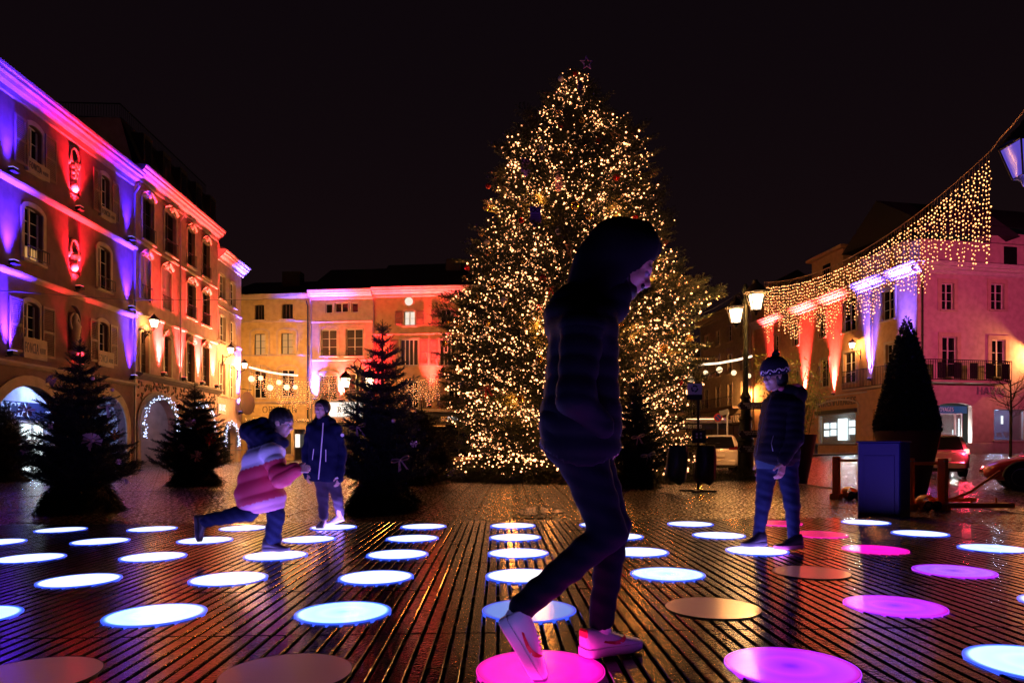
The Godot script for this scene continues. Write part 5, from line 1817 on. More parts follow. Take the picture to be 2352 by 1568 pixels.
	for q in [["narrow lilac owl cut-out near the tip of the lit tree", Vector3(2.389, 13.413, -24.593), 0.55, 0.9], ["lilac owl cut-out on the upper left of the lit tree", Vector3(0.46, 10.255, -23.526), 0.62, 0.25], ["lilac owl cut-out left of the man's hood, the lowest of the owls", Vector3(0.76, 8.315, -22.726), 0.68, 0.0]]:
		var o := thing("owl_ornament", q[0], "ornament", q[1] + Vector3(0, 0, 0.3), q[3], "owl cut-outs on the giant lit tree")
		var h: float = q[2]
		var s := Shape.new()
		s.extrude(PackedVector2Array([Vector2(-0.26, 0.5) * h, Vector2(-0.2, 0.44) * h, Vector2(0.2, 0.44) * h, Vector2(0.26, 0.5) * h, Vector2(0.24, 0.1) * h, Vector2(0.27, -0.25) * h, Vector2(0.22, -0.32) * h, Vector2(-0.22, -0.32) * h, Vector2(-0.27, -0.25) * h, Vector2(-0.24, 0.1) * h]), 0.03)
		s.extrude(PackedVector2Array([Vector2(0, -0.32) * h, Vector2(0.12, -0.43) * h, Vector2(0, -0.55) * h, Vector2(-0.12, -0.43) * h]), 0.03)
		part("body", s.mesh(), mat("ornament_lilac"), o)
		for e in [-1.0, 1.0]:
			var eye := Shape.new()
			eye.lathe([Vector2(0.045, 0), Vector2(0.075, 0.0), Vector2(0.075, 0.02), Vector2(0.045, 0.02)], 12, Vector3(e * 0.11 * h, 0.3 * h, 0.03), Basis(Vector3.RIGHT, PI / 2))
			part("eye", eye.mesh(), mat("navy_sign"), o)
		var wing := Shape.new()
		for k in 3:
			wing.box(Vector3(0, (0.05 - 0.1 * k) * h, 0.034), Vector3(0.4 * h, 0.012, 0.01))
		part("wing_marks", wing.mesh(), mat("navy_sign"), o)
	var pc := Shape.new()
	for k in 9:
		for e in 6:
			pc.ball(Vector3(cos(e * 1.05 + k * 0.5), 0, sin(e * 1.05 + k * 0.5)) * 0.1 * sin(PI * (k + 1) / 11.0) + Vector3(0, 0.3 - 0.075 * k, 0), Vector3(0.05, 0.03, 0.05), 5, 4)
	tag(part("cone_ornament", pc.mesh(), mat("foil_pink"), self, Transform3D(Basis(), Vector3(1.52, 9.504, -22.724) + Vector3(0, 0, 0.2))), "glittering pink cone ornament in the upper middle of the lit tree", "ornament")
	bow("big red bow on the lower left of the lit tree", Vector3(-0.829, 2.746, -22.659) + Vector3(0, 0, 0.15), 0.42, "ornament_red", "bows on the giant lit tree", true)
	bow("red bow just left of the man's shoulder, upper of two", Vector3(1.186, 5.749, -21.598) + Vector3(0, 0, 0.15), 0.26, "ornament_red", "bows on the giant lit tree")
	bow("red bow left of the man's upper back, lower of two", Vector3(0.801, 5.258, -21.529) + Vector3(0, 0, 0.15), 0.24, "ornament_red", "bows on the giant lit tree")
	bow("violet bow in the middle of the lit tree, left of the man", Vector3(0.258, 4.438, -21.498) + Vector3(0, 0, 0.15), 0.3, "ornament_lilac", "bows on the giant lit tree")

func star_point(i: int, r: float) -> Vector2:
	var a := PI / 2 + PI * i / 5.0
	var q := r if i % 2 == 0 else r * 0.46
	return Vector2(cos(a), sin(a)) * q

func bow(label: String, at: Vector3, size: float, m: String, group: String, tails := true, turn := 0.0):
	var s := Shape.new()
	for e in [-1.0, 1.0]:
		var last := []
		for k in 13:
			var a := TAU * k / 12
			var x: float = e * size * (0.32 - 0.32 * cos(a))
			var y := size * (0.2 * sin(a) * (0.4 + 0.6 * absf(x) / size))
			var now := [Vector3(x, y + 0.1 * absf(x), -0.11 * size), Vector3(x, y + 0.1 * absf(x), 0.11 * size)]
			if k:
				s.quad(last[0], now[0], now[1], last[1])
			last = now
		if tails:
			s.quad(Vector3(0, 0, 0.02), Vector3(e * size * 0.12, -size * 0.02, 0.03), Vector3(e * size * 0.36, -size * 0.75, 0.05), Vector3(e * size * 0.18, -size * 0.78, 0.0))
	s.ball(Vector3(0, 0, 0.02), Vector3(0.09, 0.1, 0.12) * size, 8, 5)
	var o := part("bow", s.mesh(), mat(m), self, Transform3D(Basis(Vector3.UP, turn) * Basis(Vector3.BACK, 0.25) * Basis(Vector3.RIGHT, 0.5), at))
	tag(o, label, "bow", group)

func foil(label: String, at: Vector3, size: float, m: String, group: String):   # crumpled foil flower
	var s := Shape.new()
	for k in 11:
		var a := Basis.from_euler(Vector3(rng.randf_range(-0.6, 0.9), rng.randf() * 0.6 - 0.3, k * 0.57))
		var p := a * Vector3(size * 0.16, 0, 0.02)
		var q := a * Vector3(size * rng.randf_range(0.38, 0.55), size * 0.09, size * rng.randf_range(0.0, 0.25))
		var r := a * Vector3(size * rng.randf_range(0.38, 0.55), -size * 0.11, size * rng.randf_range(0.0, 0.25))
		s.tri(p * 0.2, r, q)
		s.tri(q, r, p + Vector3(0, 0, 0.1 * size))
	s.ball(Vector3.ZERO, Vector3.ONE * size * 0.12, 6, 5)
	var o := part("foil_ornament", s.mesh(), mat(m), self, Transform3D(Basis(), at))
	tag(o, label, "ornament", group)

func small_ball(label: String, at: Vector3, r: float, m: String, group: String):
	var s := Shape.new()
	s.ball(Vector3.ZERO, Vector3.ONE * r, 14, 9)
	var o := thing("bauble", label, "bauble", at, 0.0, group)
	part("ball", s.mesh(), mat(m), o)
	var c := Shape.new()
	c.lathe([Vector2(0.2 * r, 0.95 * r), Vector2(0.2 * r, 1.2 * r), Vector2(0, 1.25 * r)], 8)
	part("cap", c.mesh(), mat("foil_gold"), o)

func small_fir(label: String, at: Vector3, height: float, wide: float, mesh: Mesh, m: String, size := 0.3):
	var t := thing("fir_tree", label, "tree", at, rng.randf() * TAU, "small unlit firs round the square")
	var foot := height * 0.2
	conifer(t, height, foot, func(y): return wide * clampf(1.02 - (y - foot) / (height - foot), 0.03, 1.0) ** 0.85, height * 0.058, size, 0.3, mesh, mat(m))
	# its foot is wrapped in a skirt of cut boughs
	var s := Shape.new()
	s.lathe([Vector2(wide * 0.72, 0), Vector2(wide * 0.6, 0.12), Vector2(wide * 0.34, foot * 0.9), Vector2(0.05, foot * 1.25)], 18)
	part("skirt", s.mesh(), mat("bark"), t)
	var sp := []
	for k in 170:
		var a := rng.randf() * TAU
		var u := rng.randf()
		var d := Vector3(cos(a), 0, sin(a))
		sp.append(along(d * wide * lerpf(0.3, 0.66, u) + Vector3(0, lerpf(foot, 0.1, u), 0), d * 0.5 + Vector3(rng.randfn(0, 0.2), -0.7, rng.randfn(0, 0.2)), rng.randf_range(-0.5, 0.5), size * rng.randf_range(0.8, 1.2)))
	t.add_child(multi("skirt_boughs", mesh, sp, mat(m)), true)

func make_small_trees():
	var mesh := spray_mesh(7, 62, 0.1, 0.014)
	small_fir("tall dark fir at the left, in front of the agency arches", Vector3(-7.393, 0.83, -11.8) * Vector3(1, 0, 1) + Vector3(0, GROUND, 0), 2.95, 0.86, mesh, "fir_blue", 0.32)
	small_fir("small dark fir in front of the lit arches of the mansard house", Vector3(-9.107, 0.83, -19.8) * Vector3(1, 0, 1) + Vector3(0, GROUND, 0), 2.95, 1.0, mesh, "fir_blue", 0.34)
	small_fir("tall dark fir behind the girl in the dark parka", Vector3(-2.219, 0.83, -11.8) * Vector3(1, 0, 1) + Vector3(0, GROUND, 0), 3.25, 0.86, mesh, "fir_blue", 0.34)
	small_fir("shorter dark fir just behind the one beside the girl", Vector3(-2.69, 0.83, -20.5) * Vector3(1, 0, 1) + Vector3(0, GROUND, 0), 2.35, 1.05, mesh, "fir_blue", 0.36)
	small_fir("dark fir right behind the man, below the big tree's right side", Vector3(3.374, 0.83, -18.7) * Vector3(1, 0, 1) + Vector3(0, GROUND, 0), 3.1, 0.85, mesh, "fir_blue", 0.34)
	small_fir("dark fir cut by the photo's left edge", Vector3(-16.184, 0.83, -22) * Vector3(1, 0, 1) + Vector3(0, GROUND, 0), 2.6, 0.85, mesh, "fir_blue", 0.36)
	var g := "ornaments on the small firs"
	foil("silver-pink foil flower at the upper left of the left fir", Vector3(-7.676, 1.933, -11.5), 0.2, "foil_pink", g)
	foil("pink foil flower at the outer left of the left fir, before the agency sign", Vector3(-8.09, 1.447, -11.5), 0.26, "foil_pink", g)
	foil("large lilac foil flower low in the middle of the left fir", Vector3(-6.697, 0.927, -11), 0.3, "foil_pink", g)
	bow("blue-lit ribbon bow at the right of the left fir, before the second arch", Vector3(-6.74, 1.527, -11.5), 0.26, "ribbon_white", g)
	foil("gold foil ornament at the right edge of the left fir", Vector3(-6.639, 1.033, -11.5), 0.2, "foil_gold", g)
	small_ball("small silver bauble near the top right of the left fir", Vector3(-7.055, 1.979, -11.6), 0.035, "foil_pink", g)
	small_ball("small silver bauble at the right tip of the left fir", Vector3(-6.661, 1.78, -11.5), 0.032, "foil_pink", g)
	foil("small pink foil ornament on the left branches of the left fir", Vector3(-7.557, 1.165, -11.3), 0.1, "foil_pink", g)
	foil("small pink foil ornament at the lowest left of the left fir", Vector3(-7.907, 0.752, -11.2), 0.14, "foil_pink", g)
	foil("small pink foil ornament at the lower right of the left fir", Vector3(-6.331, 0.592, -11.1), 0.1, "foil_pink", g)
	bow("small white bow at the lowest right of the left fir", Vector3(-6.205, 0.326, -11.1), 0.12, "ribbon_white", g)
	small_ball("pink bauble at the upper left of the fir before the lit arches", Vector3(-9.46, 1.968, -19.6), 0.075, "bauble_red", g)
	foil("violet foil flower high on the fir before the lit arches", Vector3(-8.999, 1.512, -19.3), 0.3, "foil_pink", g)
	foil("red foil flower at the right of the fir before the lit arches", Vector3(-8.395, 1.072, -19.2), 0.34, "ornament_red", g)
	foil("pink foil ornament at the left of the fir before the lit arches", Vector3(-9.098, 0.806, -19), 0.2, "foil_pink", g)
	foil("violet foil flower low in the middle of the fir before the lit arches", Vector3(-8.554, 0.582, -18.7), 0.32, "foil_pink", g)
	small_ball("small white bauble low at the right of the fir before the lit arches", Vector3(-8.061, 0.639, -18.9), 0.05, "foil_pink", g)
	bow("pink foil bow at the left of the fir beside the girl", Vector3(-2.531, 1.158, -11.3), 0.22, "foil_pink", g)
	small_ball("single small pink bauble in the middle of the fir beside the girl", Vector3(-1.912, 1.25, -11.1), 0.035, "foil_pink", g)
	bow("bright pink foil bow at the lower right of the fir beside the girl", Vector3(-1.775, 0.623, -10.95), 0.24, "foil_pink", g)
	foil("small foil ornament at the right of the fir beside the girl", Vector3(-1.576, 0.886, -11.1), 0.13, "foil_pink", g)
	bow("pale ribbon on the shorter fir behind the one beside the girl", Vector3(-2.498, 0.645, -19.6), 0.22, "ribbon_white", g)
	bow("white ribbon bow with long tails on the fir behind the man, next to his pocket", Vector3(2.76, 1.296, -18), 0.32, "ribbon_white", g)
	bow("lilac foil bow on the right of the fir behind the man", Vector3(3.275, 1.09, -17.9), 0.28, "foil_pink", g)
	bow("pink ribbon bow low on the fir behind the man", Vector3(3.535, 0.615, -17.9), 0.32, "ribbon_white", g)

func make_planters():
	# clipped cone in a tall pot
	var p := thing("conical_shrub", "dark clipped cone-shaped shrub in a tall dark pot at the right", "shrub", Vector3(9.223, 0.83, -16.1) * Vector3(1, 0, 1) + Vector3(0, GROUND, 0))
	var pot := Shape.new()
	pot.lathe([Vector2(0.4, 0), Vector2(0.69, 1.46), Vector2(0.71, 1.48), Vector2(0.66, 1.48), Vector2(0.6, 1.36), Vector2(0, 1.36)], 36)
	part("pot", pot.mesh(), mat("pot"), p)
	var core := Shape.new()
	core.lathe([Vector2(0.4, 1.36), Vector2(0.57, 1.5), Vector2(0.58, 1.7), Vector2(0.42, 2.6), Vector2(0.22, 3.4), Vector2(0.04, 3.9), Vector2(0.0, 4.0)], 24)
	part("crown", core.mesh(), mat("box_leaf"), p)
	var lf := Shape.new()
	for k in 15000:
		var y := 1.45 + 2.7 * (1.0 - sqrt(rng.randf()))
		var r := 0.68 * pow(clampf(1.02 - (y - 1.55) / 2.62, 0.0, 1.0), 0.85) if y > 1.7 else 0.66
		r += rng.randfn(-0.02, 0.016) + 0.015 * sin(y * 9.0 + a_seed(k))
		var a := rng.randf() * TAU
		var d := Vector3(cos(a), 0, sin(a))
		var e := Vector3(rng.randfn(), rng.randfn(), rng.randfn()).normalized()
		var f := (d * 0.8 + Vector3(rng.randfn(0, 0.5), rng.randfn(0.3, 0.5), rng.randfn(0, 0.5))).normalized()
		var w := f.cross(e).normalized() * 0.02
		var q := d * r + Vector3(0, y, 0)
		lf.tri(q - w, q + w, q + f * 0.065)
	tag(part("leaves", lf.mesh(), mat("box_leaf"), p), "", "", "", "stuff")
	# bamboo
	var b := thing("bamboo_plant", "leafy bamboo in a tall dark pot behind the child in the bobble hat", "shrub", Vector3(8.559, 0.83, -21) * Vector3(1, 0, 1) + Vector3(0, GROUND, 0))
	var pot2 := Shape.new()
	pot2.lathe([Vector2(0.4, 0), Vector2(0.67, 1.46), Vector2(0.69, 1.48), Vector2(0.64, 1.48), Vector2(0.6, 1.36), Vector2(0, 1.36)], 32)
	part("pot", pot2.mesh(), mat("pot"), b)
	var canes := Shape.new()
	var leaves := Shape.new()
	for k in 34:
		var a := rng.randf() * TAU
		var r := rng.randf() * 0.5
		var d := Vector3(cos(a), 0, sin(a))
		var top := d * (r + rng.randf_range(0.2, 0.75)) + Vector3(0, rng.randf_range(2.6, 4.05), 0)
		var base := d * r + Vector3(0, 1.36, 0)
		var bend := base.lerp(top, 0.6) + Vector3(0, 0.25, 0)
		canes.tube([base, bend, top], [0.014, 0.01, 0.004], 5, false)
		for e in 75:
			var u := pow(rng.randf(), 0.65)
			var q := base.lerp(bend, u / 0.6) if u < 0.6 else bend.lerp(top, (u - 0.6) / 0.4)
			q += Vector3(rng.randfn(0, 0.16), rng.randfn(0, 0.1), rng.randfn(0, 0.16))
			var f := (d * 0.4 + Vector3(rng.randfn(0, 0.7), rng.randfn(-0.45, 0.45), rng.randfn(0, 0.7))).normalized()
			var w := f.cross(Vector3(rng.randfn(), 1, rng.randfn())).normalized() * 0.014
			var l := rng.randf_range(0.1, 0.2)
			leaves.tri(q, q + f * l * 0.4 - w, q + f * l)
			leaves.tri(q, q + f * l, q + f * l * 0.4 + w)
	part("canes", canes.mesh(), mat("cane"), b)
	tag(part("leaves", leaves.mesh(), mat("bamboo_leaf"), b), "", "", "", "stuff")
	bare_tree("bare leafless street tree before the agency window at the right edge", Vector3(26.752, 0.83, -37) * Vector3(1, 0, 1) + Vector3(0, 0.22, 0), 6.0, 1.6)
	bare_tree("small bare tree before the tan house, left of the recycling sign post", Vector3(21.358, 0.83, -62) * Vector3(1, 0, 1) + Vector3(-5.5, -0.2, 0), 7.0, 1.6)
	# low greenery round the lamp's foot
	var sh := Shape.new()
	for k in 1500:
		var a := rng.randf() * TAU
		var r := 1.1 * sqrt(rng.randf())
		var q := Vector3(cos(a) * r, 0.42 * (1.1 - r) * rng.randf_range(0.3, 1.0), sin(a) * r)
		var f := Vector3(rng.randfn(0, 0.6), 0.7, rng.randfn(0, 0.6)).normalized()
		var w := f.cross(Vector3(rng.randfn(), 0, rng.randfn())).normalized() * 0.016
		sh.tri(q - w, q + w, q + f * 0.16)
	tag(part("low_shrubs", sh.mesh(), mat("box_leaf"), self, Transform3D(Basis(), Vector3(7.991, 0.83, -23.5) * Vector3(1, 0, 1) + Vector3(0, GROUND, 0))), "low dark greenery round the foot of the tall two-lantern lamp", "shrub")

func a_seed(k: int) -> float:
	return float(k % 7)

func bare_tree(label: String, at: Vector3, height: float, spread: float):
	var t := thing("bare_tree", label, "tree", at)
	var tr := Shape.new()
	tr.tube([Vector3.ZERO, Vector3(0.03, height * 0.42, 0.02), Vector3(0, height * 0.7, 0)], [0.075, 0.06, 0.035], 7)
	part("trunk", tr.mesh(), mat("bark"), t)
	var s := Shape.new()
	var grow := [[Vector3(0.03, height * 0.42, 0.02), 0]]
	for k in 13:
		var y := height * (0.36 + 0.34 * k / 13.0)
		var a := k * 2.4
		var d := Vector3(cos(a), rng.randf_range(0.5, 1.1), sin(a)).normalized()
		var p := Vector3(0.02, y, 0)
		var q := p + d * spread * rng.randf_range(0.5, 0.95)
		var mid := p.lerp(q, 0.5) + Vector3(0, -0.08, 0)
		s.tube([p, mid, q], [0.03, 0.02, 0.01], 4, false)
		for e in 6:
			var b := p.lerp(q, rng.randf_range(0.3, 1.0))
			var f := (d + Vector3(rng.randfn(0, 0.6), rng.randfn(0.2, 0.4), rng.randfn(0, 0.6))).normalized()
			var c := b + f * spread * rng.randf_range(0.25, 0.5)
			s.tube([b, c], [0.011, 0.005], 3, false)
			for g in 3:
				var h := b.lerp(c, rng.randf_range(0.3, 1.0))
				s.tube([h, h + (f + Vector3(rng.randfn(0, 0.7), rng.randfn(0.2, 0.4), rng.randfn(0, 0.7))).normalized() * 0.35], [0.006, 0.003], 3, false)
	part("branches", s.mesh(), mat("bark"), t)

# ---------------------------------------------------------------- lamps
func lantern(t: Node3D, at: Vector3, k: float, lit := true, energy := 14.0, color := Color(0, 0, 0)):   # four-sided street lantern, its foot at "at"
	var fr := Shape.new()
	var b := 0.1 * k
	var w := 0.21 * k
	var h := 0.46 * k
	for e in 4:
		var a := PI / 4 + e * PI / 2
		var d := Vector3(cos(a), 0, sin(a))
		var a2 := a + PI / 2
		var d2 := Vector3(cos(a2), 0, sin(a2))
		fr.tube([at + d * b * 1.414, at + d * w * 1.414 + Vector3(0, h, 0)], 0.013 * k, 5)
		fr.tube([at + d * b * 1.414, at + d2 * b * 1.414], 0.012 * k, 5)
		fr.tube([at + d * w * 1.414 + Vector3(0, h, 0), at + d2 * w * 1.414 + Vector3(0, h, 0)], 0.016 * k, 5)
	part("lantern_frame", fr.mesh(), mat("iron"), t)
	# the glowing mantle inside four clear panes
	var gl := Shape.new()
	var gh := minf(h - 0.03, 0.46)
	var gr := minf(w * 1.2, 0.236)
	gl.lathe([Vector2(0, 0.01), Vector2(gr * 0.62, 0.012), Vector2(gr * 0.98, gh - 0.02), Vector2(gr * 0.9, gh), Vector2(0, gh)], 12, at + Vector3(0, (h - gh) * 0.4, 0))
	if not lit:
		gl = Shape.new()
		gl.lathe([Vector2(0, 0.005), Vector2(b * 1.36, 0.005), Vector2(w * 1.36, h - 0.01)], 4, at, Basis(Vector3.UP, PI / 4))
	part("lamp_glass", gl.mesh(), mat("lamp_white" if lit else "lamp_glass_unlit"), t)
	var cap := Shape.new()
	cap.lathe([Vector2(w * 1.55, h), Vector2(w * 1.5, h + 0.03 * k), Vector2(w * 0.9, h + 0.16 * k), Vector2(w * 0.75, h + 0.2 * k), Vector2(w * 0.35, h + 0.26 * k), Vector2(w * 0.2, h + 0.33 * k), Vector2(0, h + 0.36 * k)], 8, at, Basis(Vector3.UP, PI / 8))
	cap.lathe([Vector2(0, -0.14 * k), Vector2(0.03 * k, -0.12 * k), Vector2(0.05 * k, -0.05 * k), Vector2(b * 1.3, 0.0)], 8, at)
	part("lantern_cap", cap.mesh(), mat("iron"), t)
	if lit:
		bulb_light(t, at + Vector3(0, h * 0.5, 0), color if color != Color(0, 0, 0) else lin(1.0, 0.4, 0.1), energy * 3.2, 0.09)

func wall_lantern(label: String, at: Vector3, out: Vector3, reach: float, k: float, energy: float):
	var t := thing("wall_lantern", label, "street lamp", at, 0.0, "wall lanterns")
	lantern(t, Vector3.ZERO, k, true, energy)
	var s := Shape.new()
	s.tube([Vector3(0, -0.14 * k, 0), -out * reach * 0.4 + Vector3(0, -0.22, 0), -out * reach + Vector3(0, -0.2, 0)], 0.03, 6)
	s.tube([-out * reach * 0.45 + Vector3(0, -0.22, 0), -out * reach + Vector3(0, -0.75, 0)], 0.022, 6)
	s.box(-out * reach + Vector3(0, -0.45, 0), Vector3(0.08, 0.8, 0.08))
	part("bracket", s.mesh(), mat("iron"), t)

func make_street_lamps():
	glowing("lamp_glass_unlit", lin(0.11, 0.07, 0.55), 0.9)  # emission stands in for blue light reflected in unlit glass
	# the tall lamp with two lanterns and finger signs
	var p := Vector3(8.063, 0.83, -23.8)
	var t := thing("tall_street_lamp", "tall cast-iron street lamp with two lit lanterns and three finger signs, left of the bamboo", "street lamp", Vector3(p.x, GROUND, p.z))
	var s := Shape.new()
	s.lathe([Vector2(0.34, 0), Vector2(0.34, 0.12), Vector2(0.26, 0.16), Vector2(0.26, 1.25), Vector2(0.3, 1.32), Vector2(0.22, 1.5), Vector2(0.2, 2.0), Vector2(0.25, 2.06), Vector2(0.17, 2.2), Vector2(0.15, 2.75), Vector2(0.19, 2.82), Vector2(0.1, 3.0), Vector2(0.085, 4.2), Vector2(0.12, 4.26), Vector2(0.075, 4.4), Vector2(0.06, 6.0), Vector2(0.11, 6.08), Vector2(0.05, 6.25), Vector2(0.13, 6.5), Vector2(0.06, 6.7), Vector2(0, 6.75)], 16)
	part("column", s.mesh(), mat("lamp_green"), t)
	for e in [-1.0, 1.0]:
		var ft := Vector3(-0.06 * e, 5.58, 1.2 * e)
		var arm := Shape.new()
		arm.tube([Vector3(0, 6.0, 0), Vector3(0, 6.42, 0.5 * e), Vector3(ft.x, 6.6, 1.0 * e), Vector3(ft.x, 6.46, 1.2 * e)], 0.035, 6)
		part("arm", arm.mesh(), mat("lamp_green"), t)
		lantern(t, ft, 1.25, true, 8.0)
	var n := 0
	for q in [[0.9, 933.0, ["Itinéraire + Chemin d'Artisans", "Place Lafayette +", "Centre culturel"]], [0.98, 997.0, ["Spectacle audiovisuel", "Eglise et cinéma"]], [0.98, 1031.0, ["Maison du Tourisme", "et salle culturelle", "Office municipal"]]]:
		var y: float = 0.83 + (1026.0 - q[1]) * 23.8 / 1585.0 - GROUND
		var sg := Shape.new()
		sg.extrude(PackedVector2Array([Vector2(-0.42, 0), Vector2(-0.3, 0.125), Vector2(0.55, 0.125), Vector2(0.55, -0.125), Vector2(-0.3, -0.125)]), 0.03)
		var o := part("finger_sign", sg.mesh(), mat("sign_brown"), t, Transform3D(Basis(), Vector3(0.02, y, 0.3)))
		for k in q[2].size():
			lettering(o, q[2][k], 0.062, Transform3D(Basis(), Vector3(0.14, 0.075 - 0.07 * k, 0.034)), mat("white_paint"), 0.004, "Droid Sans", 0.7 - 0.14 * k)
		var ch := Shape.new()
		ch.quad(Vector3(-0.4, 0, 0.034), Vector3(-0.37, 0, 0.034), Vector3(-0.29, 0.085, 0.034), Vector3(-0.32, 0.085, 0.034))
		ch.quad(Vector3(-0.4, 0, 0.034), Vector3(-0.32, -0.085, 0.034), Vector3(-0.29, -0.085, 0.034), Vector3(-0.37, 0, 0.034))
		part("arrow_mark", ch.mesh(), mat("white_paint"), o)
	# the lamp with two lanterns near the fir beside the girl
	p = Vector3(-8.063, 0.83, -36)
	t = thing("double_street_lamp", "street lamp with two lit lanterns and a scrolled crown, behind the fir beside the girl", "street lamp", Vector3(p.x, GROUND, p.z))
	s = Shape.new()
	s.lathe([Vector2(0.26, 0), Vector2(0.26, 0.9), Vector2(0.16, 1.0), Vector2(0.09, 1.6), Vector2(0.07, 3.9), Vector2(0.14, 4.3), Vector2(0.16, 4.5), Vector2(0.06, 4.7), Vector2(0.05, 5.0)], 14)
	part("column", s.mesh(), mat("lamp_green"), t)
	for e in [-1.0, 1.0]:
		var arm := Shape.new()
		arm.tube([Vector3(0, 4.9, 0), Vector3(0.25 * e, 5.05, 0), Vector3(0.5 * e, 5.25, 0), Vector3(0.62 * e, 5.2, 0), Vector3(0.62 * e, 4.98, 0)], 0.03, 6)
		arm.tube([Vector3(0.05 * e, 4.9, 0), Vector3(0.2 * e, 5.5, 0), Vector3(0.0, 5.7, 0)], 0.03, 5)
		part("arm", arm.mesh(), mat("lamp_green"), t)
		lantern(t, Vector3(0.62 * e, 4.2, 0), 1.1, true, 4.5)
	wall_lantern("lit wall lantern on the near end of the mansard house", Vector3(-19.524, 7.33, -37.6), Vector3(1, 0, 0), 0.6, 0.92, 1.8)
	wall_lantern("lit wall lantern on the corner house, left of the rope light", Vector3(-19.961, 7.432, -48.9), Vector3(1, 0, 0), 0.55, 0.9, 3.0)
	wall_lantern("lit wall lantern on the far edge of the corner house, beside the rope light", Vector3(-20.099, 6.713, -51.8), Vector3(1, 0, 0), 0.55, 0.85, 15.0)
	wall_lantern("lit wall lantern above the travel agency, left of the blue floodlit strips", Vector3(26.79, 8.572, -54.3), Vector3(-0.99, 0, -0.12), 0.65, 0.95, 4.0)
	wall_lantern("wall lantern just outside the photo's right edge on the pink corner house", Vector3(37.592, 7.075, -49), Vector3(-0.2, 0, 0.98), 0.8, 1.3, 10.0)
	wall_lantern("small lit wall lantern on the tan house, just right of the tall lamp's column", Vector3(24.307, 6.014, -71.995), Vector3(-0.99, 0, 0.1), 0.65, 0.95, 16.0)
	# unlit lantern cut by the right edge; its purple reflection is painted as glow
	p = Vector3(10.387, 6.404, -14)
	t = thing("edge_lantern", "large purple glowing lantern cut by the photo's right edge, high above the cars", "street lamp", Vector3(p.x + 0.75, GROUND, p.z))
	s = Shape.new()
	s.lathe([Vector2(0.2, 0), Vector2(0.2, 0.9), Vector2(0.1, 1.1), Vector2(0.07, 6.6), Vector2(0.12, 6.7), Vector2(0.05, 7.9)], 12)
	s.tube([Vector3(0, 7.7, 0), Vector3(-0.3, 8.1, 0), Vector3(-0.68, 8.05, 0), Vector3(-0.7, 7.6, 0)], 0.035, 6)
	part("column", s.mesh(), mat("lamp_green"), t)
	bulb_light(t, Vector3(-0.72, p.y - GROUND - 0.35, 0), lin(0.2, 0.12, 1.0), 1.0, 0.1)  # extra purple light to match the glow painted on the glass
	lantern(t, Vector3(-0.72, p.y - GROUND - 0.1, 0), 1.45, false)

